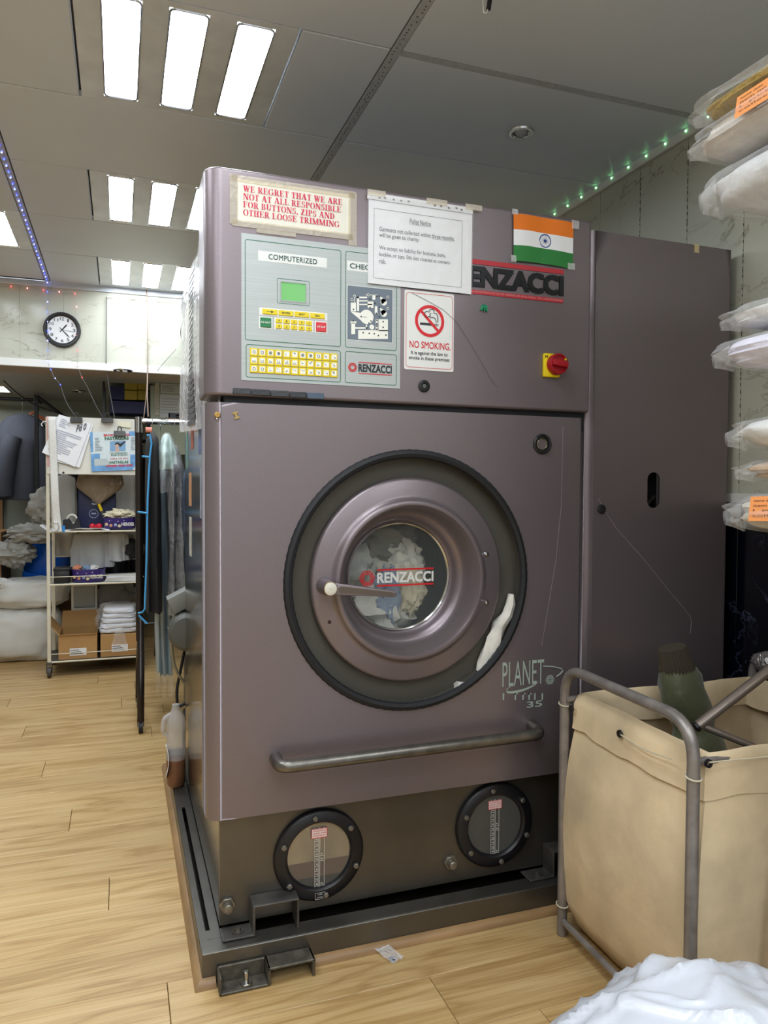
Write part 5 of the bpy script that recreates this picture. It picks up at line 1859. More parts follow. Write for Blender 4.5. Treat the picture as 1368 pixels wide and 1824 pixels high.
for i, p in enumerate(cpth):
    n = 128
    rings.append([p + Vector(((crad[i] + (.0014 if (k // 2) % 2 else -.0008)) * math.cos(2 * PI * k / n), (crad[i] * .8 + (.0014 if (k // 2) % 2 else -.0008)) * math.sin(2 * PI * k / n), .008 * math.cos(2 * PI * k / n))) for k in range(n)])
b.loft(rings)
mk('cuff', b, M_KNIT, t, smooth=30)
o = mk('jacket_body', blob((1.42, 1.47, .22), (.2, .16, .16), 5, .25, 2, flat=.04), M_OLIVE, t, smooth=60)
b = B()
b.tube([at(1176, 1180, ys_), at(1185, 1230, ys_ - .05)], .001, 4)

# folded grey tube stand over the basket
M_STAND = mat('bronze_tube', '#8d8178', .28, .6, var=.08)
t = thing('folding_stand', 'folded brown-grey tube stand resting over the laundry basket', 'stand', (1.35, 1.3, .6))
j = at(1243, 1293, 1.40)
e1_, e2_ = at(1420, 1155, 1.36), at(1420, 1362, 1.30)
dv_ = (e1_ - j)
mk('tube', B().tube([j, e1_, j + dv_ * ((1.884 - j.x) / dv_.x)], .0125, 14), M_STAND, t)
mk('tube', B().tube([j + Vector((.015, -.004, -.002)), e2_, e2_ + (e2_ - j) * .3], .0085, 12), M_STAND, t)
mk('end_plug', B().lathe([(.012, 0), (.0125, .008), (.006, .01), (.001, .01)], j, tuple(j - e1_), 14), M_DARK, t)
o = mk('leaning_pole', B().tube([(1.290, 1.155, .0), (1.305, 1.15, .25), (1.325, 1.145, .45), (1.385, 1.13, 1.0)], .013, 12), mat('dark_tube', '#38353a', .35, .5), origin=(1.29, 1.155, 0))
tag(o, 'dark tube pole standing before the canvas basket at the frame edge', 'pole')
mk('foil_wrap', blob((BX1, BY1 - .055, .715), (.024, .06, .03), 3, .16, 5, 30, 20), mat('crinkled_foil', '#c9c9c6', .2, .9, var=.3, scale=90, bump=.8, bscale=90), bpy.data.objects['laundry_trolley'])

# white plastic bag of laundry in the corner
M_BAGW = mat('white_polythene', '#d3d6de', .25, 0, bump=.35, bscale=13, spec=.5)
t = thing('white_laundry_bag', 'full white polythene laundry bag on the floor before the basket', 'bag', (.88, .88, 0))
def bagpt(th, ph):
    d = Vector((math.cos(ph) * math.cos(th), math.cos(ph) * math.sin(th), math.sin(ph)))
    k = 1 + .12 * nz(d, 1.6, 3) - .10 * (abs(nz(d, 1.9, 14)) - .2) + .055 * max(0, 1 - abs(nz(d, 1.7, 31)) * 7) ** 1.5 + .03 * max(0, 1 - abs(nz(d, 3.3, 41)) * 6) ** 1.5
    p = Vector((.875 + .36 * d.x * k, .87 + .26 * d.y * k, .212 + .205 * d.z * k))
    p.z += .03 * math.exp(-((p.x - .90) / .06) ** 2) * max(0, d.z)
    p.z = max(p.z, .002)
    return p
NU, NV = 150, 84
b = B().loft([[bagpt(2 * PI * i / NU, -PI / 2 + .02 + (PI - .04) * jn / NV) for i in range(NU)] for jn in range(NV + 1)])
mk('bag_skin', b, M_BAGW, t, smooth=60)
fl = B().grid(lambda u, v: bagpt(-2.2 + 1.5 * u, .95 - .85 * v) + Vector((.0, -.012, .010)) + Vector((.0, -.012, .02)) * nz((u * 3, v * 3, 0), 1.2, 8), 22, 16)
mk('clear_flap', fl, film('clear_bag_flap', '#f2f4fa', .5, .12, .8, 10), t)
mk('cloth_edge', B().grid(lambda u, v: bagpt(-1.75 + .9 * u, .42 - .3 * v) + Vector((0, -.008, .004)) * (1 + .6 * math.sin(9 * v)), 18, 10), M_LINEN, t, solid=.004)

# ================================================================== wrapped linen on the side shelf
SHX0, SHX1, SHY0, SHY1 = 1.42, X1 - .002, .35, 1.19
M_TAG = mat('orange_tag', '#f09a55', .7)
M_TAGINK = mat('tag_ink', '#6d4a30', .7)
def package(name, label, tip, zb, zt, col, seed, ylen=.5, xlen=.52, layers=4, tagged=False, knit=False, film_m=None, round_=.45, sag=0.0):
    """folded linen in a clear bag: far corner at tip (x, y)"""
    x0, y1 = tip
    x1, y0 = x0 + xlen, y1 - ylen
    t = thing(name, label, 'wrapped linen', ((x0 + x1) / 2, (y0 + y1) / 2, zb), 'wrapped laundry on the side shelf')
    hz = (zt - zb) / 2
    cx, cy, cz = (x0 + x1) / 2, (y0 + y1) / 2, (zb + zt) / 2
    def shell(grow, amp, sd, nu=64, nv=30, groove=True):
        rings = []
        for jn in range(nv + 1):
            ph = -PI / 2 + PI * jn / nv
            ring = []
            for i in range(nu):
                th = 2 * PI * i / nu
                c, s = math.cos(th), math.sin(th)
                e = .28
                X, Y = math.copysign(abs(c) ** e, c), math.copysign(abs(s) ** e, s)
                ev = round_
                cph, sph = math.copysign(abs(math.cos(ph)) ** ev, math.cos(ph)), math.copysign(abs(math.sin(ph)) ** .8, math.sin(ph))
                g = 1.0
                if groove:
                    g = 1 - .035 * abs(math.sin(layers * PI * (sph + 1) / 2 + .8 * nz((c * 2, s * 2, 0), 1, seed))) ** .5
                k = 1 + amp * nz((X * 1.5, Y * 1.5, sph * 2), 1.4, sd)
                p = Vector((cx + (xlen / 2 + grow) * X * cph * g * k, cy + (ylen / 2 + grow) * Y * cph * g * k, cz + (hz + grow * .4) * sph * (1 + amp * 1.2 * nz((X * 2.2, Y * 2.2, 3), 1.2, sd))))
                p.z -= sag * max(0, (x0 + .15 - p.x) / .15)
                ring.append(p)
            rings.append(ring)
        return B().loft(rings)
    m = mat('linen_' + col[1:] + ('k' if knit else ''), col, .9, var=.10, scale=30 if not knit else 60, bump=.3 if not knit else .9, bscale=60 if not knit else 120)
    mk('folded_linen', shell(-.006, .05, seed), m, t, smooth=60)
    mk('plastic_wrap', shell(.006, .09, seed + 20, groove=False), film_m or M_WRAP, t, smooth=60)
    # twisted end of the bag
    ex = Vector((x0 + .045, y1 - .035, cz - .2 * hz))
    mk('bag_end', B().tube([ex, ex + Vector((-.012, .016, -.002)), ex + Vector((-.022, .03, -.004))], [hz * .75, hz * .5, hz * .35], 10, cap=False), film_m or M_WRAP, t, smooth=60)
    if tagged:
        o = Vector((x0 - .008, y1 - tagged, cz - hz * .35))
        U, V = Vector((.004, -.10, .004)), Vector((.018, .012, .05))
        mk('paper_tag', B().poly([o, o + U, o + U + V, o + V]), M_TAG, t, smooth=0)
        b = B()
        for k in range(4):
            a = o + V * (.78 - .2 * k) + U * .1 + Vector((-.001, 0, 0))
            text_on(b, ('name date', 'item no', '1 pcs', 'collect')[k], a, U * (.5 + .08 * k), V * .1)
        mk('tag_lettering', b, M_TAGINK, t, smooth=0)
    return t
YT_ = 1.25
def zpx(px, py):
    return at(px, py, YT_).z
pk = []
def add_pkg(label, pxl, pt_, pb_, col, seed, **kw):
    tp = at(pxl + 14, (pt_ + pb_) / 2, YT_)
    return package('wrapped_linen', label, (tp.x - .045, YT_ + .035), zpx(pxl + 20, pb_) + .003, zpx(pxl + 20, pt_) - .003, col, seed, **kw)
add_pkg('mustard chunky knit folded in clear plastic, top of the shelf', 1256, 178, 232, '#b08f2e', 1, layers=3, knit=True)
add_pkg('white folded blanket in plastic with big orange paper tag', 1246, 233, 292, '#d8d2ca', 2, layers=6, tagged=.16)
add_pkg('pale grey patterned duvet bundle in plastic under the tagged blanket', 1268, 293, 398, '#d3d3d2', 3, layers=2, round_=.6)
add_pkg('slim white folded linen in plastic, upper of two on middle shelf', 1303, 545, 596, '#e2e1dd', 4, layers=3)
add_pkg('lavender white pressed linen in plastic on the middle shelf', 1290, 597, 668, '#dedbe8', 5, layers=5)
add_pkg('plump white bedding in plastic, top of the lower shelf pile', 1313, 735, 810, '#e4e3df', 6, layers=2, round_=.6)
add_pkg('beige folded linen in plastic between two white bundles', 1329, 812, 864, '#c3a583', 7, layers=2)
add_pkg('cream linen bundle in plastic, bottom of the lower pile', 1310, 873, 952, '#d6cfc0', 8, layers=3, tagged=.10, round_=.55)
for zz, d_ in ((zpx(1288, 398), 'high white wall shelf under the duvet bundle'), (zpx(1310, 668), 'middle white wall shelf under the lavender linen'), (zpx(1330, 952), 'low white wall shelf under the cream bundle')):
    sh = thing('wall_shelf', d_, 'shelf', (X1, .8, zz - .02), 'white shelves on the side wall')
    mk('board', B().box(SHX0, SHY0, zz - .024, SHX1, SHY1, zz - .006), M_WHITE, sh, smooth=0, bevel=.002, seg=1)
    for y_ in (SHY0 + .1, SHY1 - .1):
        mk('bracket', B().prism([(SHX1 - .3, zz - .0245), (SHX1 - .002, zz - .0245), (SHX1 - .002, zz - .075), (SHX1 - .012, zz - .075)], 'xz', y_, y_ + .02), M_WHITE, sh, smooth=0)
# ================================================================== rear zone
def grp(o, g):
    o['group'] = g
    return o


# bottle on the plinth edge behind the mirror side
bx_, by_ = .196, 2.93
t = thing('plastic_bottle', 'milky plastic bottle with brown dregs on the plinth edge', 'bottle', (bx_, by_, PZ))
prof = [(.001, .0), (.028, .0), (.034, .01), (.036, .05), (.036, .16), (.033, .2), (.037, .235), (.033, .265), (.018, .29), (.014, .30), (.014, .315), (.001, .316)]
mk('bottle_base', B().lathe([(.001, .0), (.028, .0), (.034, .01), (.036, .05), (.036, .105)], (bx_, by_, PZ + .001), (0, 0, 1), 24), film('tea_plastic', '#8f6448', .35, .3), t)
mk('bottle_body', B().lathe([(.036, .105)] + prof[4:], (bx_, by_, PZ + .001), (0, 0, 1), 24), film('milky_plastic', '#d8d6d6', .62, .3), t)
mk('liquid', B().lathe([(.001, .002), (.027, .002), (.033, .012), (.035, .05), (.035, .1), (.001, .1)], (bx_, by_, PZ + .001), (0, 0, 1), 24), mat('brown_liquid', '#6e452c', .2), t)
mk('handle', B().tube(bend([(bx_ - .034, by_ - .01, PZ + .2), (bx_ - .05, by_ - .02, PZ + .22), (bx_ - .045, by_ - .015, PZ + .27), (bx_ - .02, by_ - .005, PZ + .28)], .02), .008, 8), MATS['milky_plastic'], t)
mk('torn_label', B().grid(lambda u, v: (bx_ - .040 + .012 * math.sin(3 * v), by_ - .045 + .05 * u, PZ + .05 + .13 * v - .02 * u), 6, 8), M_PAPER, t, solid=.001)

# ---- black garment rail behind the machine
M_BRN = mat('dark_brown_tube', '#2c2420', .3, .4)
GRX, GRY, GRZ = .092, 4.1, 1.575
t = thing('garment_rail', 'dark brown wheeled garment rail with chrome bar', 'clothes rail', (GRX, GRY, 0))
mk('upright', B().tube([(GRX, GRY, .42), (GRX, GRY, GRZ - .02)], .019, 14), M_BRN, t)
mk('upright', B().tube([(1.05, GRY, .1), (1.05, GRY, GRZ)], .019, 14), M_BRN, t)
mk('joint_cap', B().tube([(GRX, GRY, GRZ - .06), (GRX, GRY, GRZ + .022)], .0215, 14), M_CHROME, t)
mk('hanging_bar', B().tube([(GRX, GRY, GRZ), (1.05, GRY, GRZ)], .0145, 14), M_CHROME, t)
for (y_) in (3.88, 4.34):
    mk('splayed_leg', B().tube(bend([(GRX + .005, GRY, .55), (GRX + .005, GRY + (y_ - GRY) * .25, .42), (GRX, y_, .25), (GRX - .002, y_, .055)], .08), .0175, 12), M_BRN, t)
    cs = mk('caster', B().lathe([(.026, -.01), (.026, .01)], (GRX - .002, y_ - .01, .027), (1, 0, 0), 18, cap=True), M_BLACK, t)
    mk('caster_fork', B().box(GRX - .018, y_ - .012, .03, GRX - .014, y_ + .008, .07).box(GRX + .01, y_ - .012, .03, GRX + .014, y_ + .008, .07).box(GRX - .018, y_ - .012, .06, GRX + .014, y_ + .008, .072), M_DARK, cs, smooth=0)


def garment(name, label, cx, cy, ztop, zbot, hw, hd, m, seed, taper=1.0, folds=5, amp=.12, cat='garment', group=None, shoulder=.10, film_m=None, hanger=True, rot=0.0, hook=None, sway=0.0, extra=None):
    """garment on a hanger: lofted, pleated towards the hem"""
    t = thing(name, label, cat, (cx, cy, zbot), group)
    rings = []
    n = 48
    NZ_ = 26
    cr_, sr_ = math.cos(R(rot)), math.sin(R(rot))
    for j in range(NZ_ + 1):
        f = j / NZ_
        z = ztop + (zbot - ztop) * f
        sh = min(1, ((ztop - z) / shoulder)) if shoulder else 1
        w = hw * (.22 + .78 * math.sqrt(max(sh, 0.0))) * (1 + (taper - 1) * f)
        d = hd * (.45 + .55 * min(1, sh)) * (1 + .25 * f)
        ring = []
        for k in range(n):
            a = 2 * PI * k / n
            q = 1 + amp * min(1, f * 2.2) * math.sin(folds * a + seed + 1.5 * nz((f * 2, a, 0), 1, seed)) + .08 * nz((math.cos(a) * 2, math.sin(a) * 2, f * 4), 1.2, seed)
            x, y = w * math.copysign(abs(math.cos(a)) ** .7, math.cos(a)) * q, d * math.copysign(abs(math.sin(a)) ** .8, math.sin(a)) * (q + amp * min(1, f * 2) * math.sin(folds * 2 * a + seed))
            ring.append(Vector((cx + x * cr_ - y * sr_ + sway * f * f, cy + x * sr_ + y * cr_, z + .012 * nz((a, f, 0), 2, seed) * f)))
        rings.append(ring)
    mk('cloth_body', B().loft(rings), m, t, smooth=60)
    if hanger:
        hz_ = hook or ztop + .07
        mk('hanger_hook', B().tube(bend([(cx, cy, ztop - .02), (cx, cy, hz_ - .03), (cx + .0, cy - .018, hz_ - .012), (cx, cy - .002, hz_ + .018), (cx, cy + .018, hz_ + .0)], .02), .0018, 6), M_CHROME, t)
    if film_m:
        rr = [[Vector((cx + (p.x - cx) * 1.12, cy + (p.y - cy) * 1.25, p.z + .006)) + Vector((.006, .006, 0)) * nz((p.x * 20, p.y * 20, p.z * 6), 1, seed + 2) for p in rg] for rg in rings]
        last = [Vector((p.x, p.y, p.z - .12)) for p in rr[-1]]
        mk('plastic_cover', B().loft(rr + [last], cap=False), film_m, t, smooth=60)
    return t


M_BLK = mat('black_nonwoven', '#1d1b1c', .8, bump=.2, bscale=200)
M_BLUE = mat('blue_piping', '#4aa0d8', .6)
# black suit cover with blue piping, end-on
gx_, gy_ = .135, 4.02
t = garment('suit_cover', 'black suit cover edged in blue hanging at the rail end', .158, GRY - .03, 1.515, .60, .034, .19, M_BLK, 3, 1.15, 3, .10, 'garment cover', shoulder=.05, hook=GRZ)
def pip(pts):
    return B().tube([at(px, py, y_) for px, py, y_ in pts], .005, 6)
yq = GRY - .225
mk('piping', pip([(262, 776, yq), (267, 774, yq), (270, 790, yq), (267, 812, yq), (265, 850, yq), (263, 890, yq - .01), (262, 940, yq - .02), (261, 1000, yq - .03), (259, 1050, yq - .04), (258, 1085, yq - .04), (253, 1091, yq - .04), (246, 1092, yq - .03)]), M_BLUE, t)
mk('piping', pip([(253, 813, yq - .02), (266, 814, yq - .02)]), M_BLUE, t)
mk('piping', pip([(245, 912, yq - .03), (262, 914, yq - .03)]), M_BLUE, t)
mk('piping', pip([(247, 1096, yq - .02), (262, 1111, yq - .03)]), M_BLUE, t)
M_COVER = film('garment_film', '#ffffff', .9, .05, .9, 14)
garment('dark_suit', 'navy suit in a clear cover on the garment rail', .268, GRY - .06, 1.44, .70, .036, .17, mat('navy_wool', '#1d1e2c', .85), 5, 1.0, 4, .16, film_m=M_COVER, shoulder=.12, hook=GRZ, group='garments on the dark rail')
garment('green_hanger_shirt', 'crumpled clear cover over pale green shirt shoulders on rail', .222, GRY - .17, 1.50, 1.32, .036, .06, mat('pale_green_cloth', '#bcd3cd', .7, var=.2, scale=20), 9, 1.2, 4, .2, film_m=M_COVER, shoulder=.1, hook=GRZ, group='garments on the dark rail')
garment('blue_dress', 'long pale blue dress in clear film below the rail', .205, GRY + .13, 1.40, .22, .028, .10, mat('pale_blue_cloth', '#a9bdc6', .8, var=.06), 12, 1.3, 5, .22, film_m=M_COVER, shoulder=.1, hook=GRZ, group='garments on the dark rail', sway=.02)
garment('blue_shirt', 'light blue shirt deepest on the rail by the machine', .345, GRY - .06, 1.38, .78, .028, .17, mat('sky_shirt', '#9db4da', .8), 15, 1.0, 4, .12, shoulder=.12, hook=GRZ, group='garments on the dark rail')
o = mk('pink_label', B().grid(lambda u, v: (.118 + .03 * u, GRY - .255 + .006 * math.sin(4 * u), 1.50 + .025 * v), 4, 2), mat('coral_paper', '#e0907c', .7), origin=(.13, GRY - .25, 1.5), solid=.001)
tag(o, 'coral paper slip pinned above the blue edged cover', 'paper slip')

# ---- cream wire rack with board and odds
RX0, RX1, RY0, RY1 = -.438, .112, 5.20, 5.58
t = thing('wire_rack', 'cream wheeled wire rack with shelves full of odds', 'rack', ((RX0 + RX1) / 2, (RY0 + RY1) / 2, 0))
for (x_, y_) in ((RX0, RY0), (RX1, RY0), (RX1, RY1), (RX0, RY1)):
    mk('post', B().box(x_ - .011, y_ - .011, .1, x_ + .011, y_ + .011, 1.675), M_BONEPAINT, t, smooth=0, bevel=.002, seg=1)
    cs = mk('caster', B().lathe([(.034, -.011), (.034, .011)], (x_, y_, .035), (1, 0, 0), 18, cap=True), mat('grey_rubber', '#4a4642', .6), t)
    mk('caster_fork', B().box(x_ - .018, y_ - .014, .03, x_ - .014, y_ + .014, .085).box(x_ + .014, y_ - .014, .03, x_ + .018, y_ + .014, .085).box(x_ - .018, y_ - .014, .08, x_ + .018, y_ + .014, .1), M_IRON, cs, smooth=0)
ZS = (.105, .605, .948)
for z in ZS:
    sh = mk('shelf', B().box(RX0, RY0 + .004, z - .012, RX1, RY1 - .004, z - .002), M_BONEPAINT if z > .2 else M_IRON, t, smooth=0)
    mk('shelf_rail', B().tube([(RX0, RY0 - .006, z - .006), (RX1, RY0 - .006, z - .006)], .006, 8), M_BONEPAINT, sh)
    if z != ZS[2]:
        mk('shelf_rail', B().tube([(RX0, RY0 - .004, z + .045), (RX1, RY0 - .004, z + .045)], .003, 6), M_BONEPAINT, sh)
mk('rear_rail', B().tube([(RX0, RY1, .75), (RX1, RY1, .75)], .005, 6), M_BONEPAINT, t)
bd = mk('display_board', B().box(RX0 - .003, RY0 - .02, 1.312, RX1, RY0 - .012, 1.68), mat('stained_white_board', '#dedbd0', .45, var=.06, scale=5), t, smooth=0, bevel=.002, seg=1)
mk('pink_edge', B().box(RX0 - .003, RY0 - .0225, 1.36, RX0 + .014, RY0 - .0202, 1.68), mat('pink_board', '#d7aaa4', .5), bd, smooth=0)
mk('board_screw', B().lathe([(.0005, .003), (.006, .002), (.007, 0)], at(113, 842, RY0 - .02), (0, -1, 0), 12), M_INK, bd)
mk('hook', B().tube(bend([at(84, 752, RY0 - .02), at(78, 750, RY0 - .02), at(73, 756, RY0 - .02), at(76, 759, RY0 - .02)], .01), .003, 6), M_WHITE, bd)
YBD = RY0 - .024

def quadsheet(name, label, corners, y, m, cat='paper', group=None, curl=.004, seed=1, n=8, parts=None):
    P = [at(px, py, y) for px, py in corners]
    def f(u, v, off=0):
        p = P[0].lerp(P[1], u).lerp(P[3].lerp(P[2], u), v)
        return Vector((p.x, y - abs(curl * nz((u * 2, v * 2, 0), 1.2, seed)) - .006 * v * (curl > .001) - off, p.z))
    t = thing(name, label, cat, f(.5, 1), group)
    mk('sheet', B().grid(f, n, n), m, t)
    return t, f
def textlines(b, f, u0, u1, v0, v1, n, seed, off=.002):
    rk = random.Random(seed)
    for k in range(n):
        v = v0 + (v1 - v0) * k / n
        a = u0
        e = u0 + (u1 - u0) * rk.uniform(.4, 1)
        h = (v1 - v0) / n * .4
        b.poly([f(a, v, off), f(e, v, off), f(e, v + h, off), f(a, v + h, off)])
t, f = quadsheet('loose_paper', 'rearmost white sheet fanned out under the binder clip', [(106, 745), (166, 757), (142, 833), (100, 822)], YBD - .004, M_PAPER, 'paper', 'sheets clipped to the board', seed=3)
t, f = quadsheet('loose_paper', 'white list sheet slanting under the first binder clip', [(105, 738), (163, 755), (134, 832), (75, 806)], YBD - .009, M_PAPER, 'paper', 'sheets clipped to the board', seed=4)
b = B()
textlines(b, f, .12, .45, .08, .3, 5, 1)
textlines(b, f, .12, .9, .35, .9, 12, 2)
mk('lettering', b, mat('faint_ink', '#a9adba', .7), t, smooth=0)
b = B()
text_on(b, 'Pd 0', f(.66, .28, .003), f(.9, .16, .003) - f(.66, .28, .003), f(.62, .12, .003) - f(.66, .28, .003), .03)
mk('handwriting_lettering', b, M_GREYINK, t, smooth=0)
# advert
t, f = quadsheet('advert_poster', 'blue and white glazing advert hung on the board', [(160, 770), (243, 768), (243, 837), (163, 840)], YBD - .006, mat('poster_pale', '#d5e0e2', .4, var=.04, scale=30), 'poster', curl=.0005)
M_PB = mat('poster_blue', '#6d9fd0', .45, var=.25, scale=25)
b = B()
for q in ((.0, .0, .06, .5), (.0, .55, .2, 1), (.0, .85, 1, 1), (.84, 0, 1, .12), (.86, .6, 1, .85)):
    b.poly([f(q[0], q[1], .001), f(q[2], q[1], .001), f(q[2] * .9 + q[0] * .1, q[3], .001), f(q[0], q[3], .001)])
mk('blue_print', b, M_PB, t, smooth=0)
mk('photo_print', B().poly([f(.42, .25, .0015), f(.76, .24, .0015), f(.76, .5, .0015), f(.42, .5, .0015)]), mat('photo_blue', '#7fa9cf', .5), t, smooth=0)
b = B()
c_ = f(.57, .36, .002)
b.lathe([(.0005, 0), (.014, 0)], c_, (0, -1, 0), 16).xf(lambda v: v)
mk('face_print', b.poly([f(.52, .5, .002), f(.64, .5, .002), f(.6, .42, .002), f(.55, .42, .002)]), mat('skin_print', '#d3b09c', .6), t, smooth=0)
mk('hair_print', B().poly([f(.52, .34, .0025), f(.55, .28, .0025), f(.62, .28, .0025), f(.64, .36, .0025), f(.58, .32, .0025)]).poly([f(.6, .34, .0025), f(.76, .24, .0025), f(.76, .27, .0025), f(.64, .4, .0025)]), M_INK, t, smooth=0)
def ptxt(s, u0, u1, v0, v1, m, bold=.03):
    o_ = f(u0, v1, .002)
    mk('lettering', text_on(B(), s, o_, f(u1, v1, .002) - o_, f(u0, v0, .002) - o_, bold), m, t, smooth=0)
ptxt('BROKEN GLASS', .29, .85, .055, .115, M_RED)
ptxt('FASTAGLAS', .31, .83, .13, .215, M_GREEN)
ptxt('FOR EMERGENCY', .42, .8, .53, .57, M_GREEN, .01)
ptxt('BOARD UP REPLACE', .44, .8, .58, .62, M_GREEN, .01)
ptxt('CALL US ON', .42, .8, .67, .71, M_RED, .01)
ptxt('FASTAGLAS', .40, .82, .75, .82, M_GREEN)
ptxt('07000 024-024', .33, .92, .845, .905, M_RED)
mk('van_print', B().poly([f(.07, .68, .002), f(.34, .68, .002), f(.4, .78, .002), f(.4, .86, .002), f(.07, .86, .002)]), mat('van_pale', '#bcc6c6', .5), t, smooth=0)
b = B()
textlines(b, f, .1, .27, .15, .5, 9, 4)
textlines(b, f, .88, .99, .15, .5, 9, 5)
mk('small_lettering', b, mat('faint_print', '#8f9aa2', .6), t, smooth=0)
# little yellow slip
t, f = quadsheet('note_slip', 'pale yellow note at the corner of the board', [(211, 750), (233, 752), (233, 762), (211, 760)], YBD - .004, mat('note_cream', '#e9e3c8', .7), 'note', curl=.0005)
# binder clips
for (px, py, d_) in ((136, 748, 'black binder clip holding the white sheets'), (191, 748, 'black binder clip on the empty middle of the board'), (213, 772, 'dark binder clip on top of the advert poster')):
    p = at(px, py, YBD - .018)
    w = .036 if px != 213 else .036
    t = thing('binder_clip', d_, 'binder clip', (p.x, p.y, p.z), 'binder clips on the board')
    mk('clip_body', B().prism([(p.y - .012, p.z - .018), (p.y + .012, p.z - .018), (p.y + .004, p.z + .016), (p.y - .004, p.z + .016)], 'yz', p.x - w, p.x + w), mat('clip_metal', '#2f2d2a', .3, .5), t, smooth=0, bevel=.002, seg=1)
    mk('clip_lever', B().tube(bend([(p.x - .012, p.y, p.z + .012), (p.x - .009, p.y, p.z + .045), (p.x + .009, p.y, p.z + .045), (p.x + .012, p.y, p.z + .012)], .01), .003, 6), MATS['clip_metal'], t)
# white belt over the board
bw = []
t = thing('white_belt', 'long white fabric belt draped over the board', 'belt', at(103, 948, YBD - .03))
cen = [(92, 743), (94, 790), (96, 840), (98, 890), (101, 925), (104, 948)]
def beltf(u, v):
    k = v * (len(cen) - 1)
    i = min(int(k), len(cen) - 2)
    px = cen[i][0] + (cen[i + 1][0] - cen[i][0]) * (k - i)
    py = cen[i][1] + (cen[i + 1][1] - cen[i][1]) * (k - i)
    yy_ = YBD - .022 - .004 * math.sin(14 * v)
    return at(px + 14 * (u - .5), py, yy_)
mk('strap', B().grid(beltf, 4, 40), mat('white_cotton', '#dcdad4', .85, bump=.3, bscale=60), t, solid=.003)
mk('ring_buckle', B().tube([at(97 + 8 * math.cos(a * PI / 8), 938 + 9 * math.sin(a * PI / 8), YBD - .03) for a in range(16)], .002, 6, closed=True), M_CHROME, t)

# top shelf odds
def carton(name, label, x0, x1, y0, y1, z0, z1, m, open_flaps=False, lab=None, cat='box', group=None, tilt=0):
    t = thing(name, label, cat, ((x0 + x1) / 2, (y0 + y1) / 2, z0), group)
    th = .004
    if open_flaps:
        for nm, q in (('front_side', (x0, y0, z0, x1, y0 + th, z1)), ('back_side', (x0, y1 - th, z0, x1, y1, z1)), ('end_side', (x0, y0 + th, z0, x0 + th, y1 - th, z1)), ('end_side', (x1 - th, y0 + th, z0, x1, y1 - th, z1)), ('bottom', (x0 + th, y0 + th, z0, x1 - th, y1 - th, z0 + th))):
            mk(nm, B().box(*q), m, t, smooth=0)
        mk('flap', B().poly([(x0, y1, z1), (x1, y1, z1), (x1 + .004, y1 + .03, z1 + .11), (x0 + .006, y1 + .03, z1 + .11)]), m, t, smooth=0, solid=.004)
        mk('flap', B().poly([(x0, y0, z1), (x0, y1, z1), (x0 - .07, y1 - .01, z1 + .09), (x0 - .07, y0 + .02, z1 + .09)]), m, t, smooth=0, solid=.004)
        mk('flap', B().poly([(x0, y0, z1), (x1, y0, z1), (x1 - .01, y0 - .012, z1 + .0), (x0 + .005, y0 - .012, z1 - .0)]), m, t, smooth=0, solid=.002)
    else:
        mk('carton_body', B().box(x0, y0, z0, x1, y1, z1), m, t, smooth=0, bevel=.002, seg=1)
    if lab:
        a, b2, c, d = lab
        lo = mk('paper_label', B().box(a, y0 - .0012, b2, c, y0 - .0002, d), M_PAPER, t, smooth=0)
        b = B()
        for k in range(3):
            b.box(a + .004, y0 - .0018, d - (d - b2) * (.3 + .25 * k), a + (c - a) * (.55 + .12 * k), y0 - .0013, d - (d - b2) * (.2 + .25 * k))
        mk('label_lettering', b, M_GREYINK, lo, smooth=0)
    return t
Z1s = ZS[2] - .001
# paper lining of the top shelf
o = mk('shelf_paper', B().grid(lambda u, v: (RX0 - .05 + .42 * u + .0, RY0 - .012 + .2 * v, Z1s + .003 + .006 * abs(math.sin(9 * u)) + (.035 * max(0, .12 - u) / .12) - .012 * max(0, .1 - v) / .1 * math.sin(u * 7)), 30, 8), M_PAPER, origin=(-.3, RY0 + .1, Z1s), solid=.001)
tag(o, 'crumpled white paper lining the top shelf', 'paper')
def at_s(px, y, z):       # x on a shelf for a measured column
    return at(px, 1000, y).x
p = at(126, 945, RY0 + .04)
t = thing('tape_dispenser', 'black tape dispenser with white roll on the top shelf', 'tape dispenser', (p.x, RY0 + .05, Z1s + .01))
xx = p.x
mk('dispenser_body', B().prism([(xx - .045, Z1s + .010), (xx + .058, Z1s + .010), (xx + .062, Z1s + .05), (xx + .040, Z1s + .085), (xx + .02, Z1s + .045), (xx + .008, Z1s + .05), (xx - .012, Z1s + .078), (xx - .045, Z1s + .072)], 'xz', RY0 + .02, RY0 + .075), M_DARK, t, smooth=0, bevel=.004, seg=2)
mk('tape_roll', B().lathe([(.034, -.012), (.034, .012), (.024, .012), (.024, -.012)], (xx + .008, RY0 + .048, Z1s + .075), (0, 1, .0), 28, closed_prof=True), M_BONE, t)
p = at(170, 940, RY0 + .03)
o = thing('red_stapler', 'glossy red dog-bone shaped trinket on the top shelf', 'trinket', (p.x, RY0 + .03, Z1s + .01))
M_RG = mat('glossy_red', '#c3122a', .2)
for dx in (-.018, .022):
    mk('lobe', blob((p.x + dx, RY0 + .03, Z1s + .028), (.020, .018, .018), 2, .05, 2, 20, 14), M_RG, o)
mk('bar', B().cyl((p.x - .02, RY0 + .03, Z1s + .024), (p.x + .024, RY0 + .03, Z1s + .026), .010, 12), M_RG, o)
o.name = 'red_trinket'
W['red_trinket'] = W.get('red_stapler')
o = mk('blue_card', B().box(at(104, 944, RY0).x, RY0 - .016, Z1s - .005, at(116, 944, RY0).x, RY0 - .014, Z1s + .035), mat('cyan_card', '#2e8fdc', .5), origin=(-.37, RY0, Z1s), smooth=0)
tag(o, 'bright blue card at the front of the top shelf', 'card')
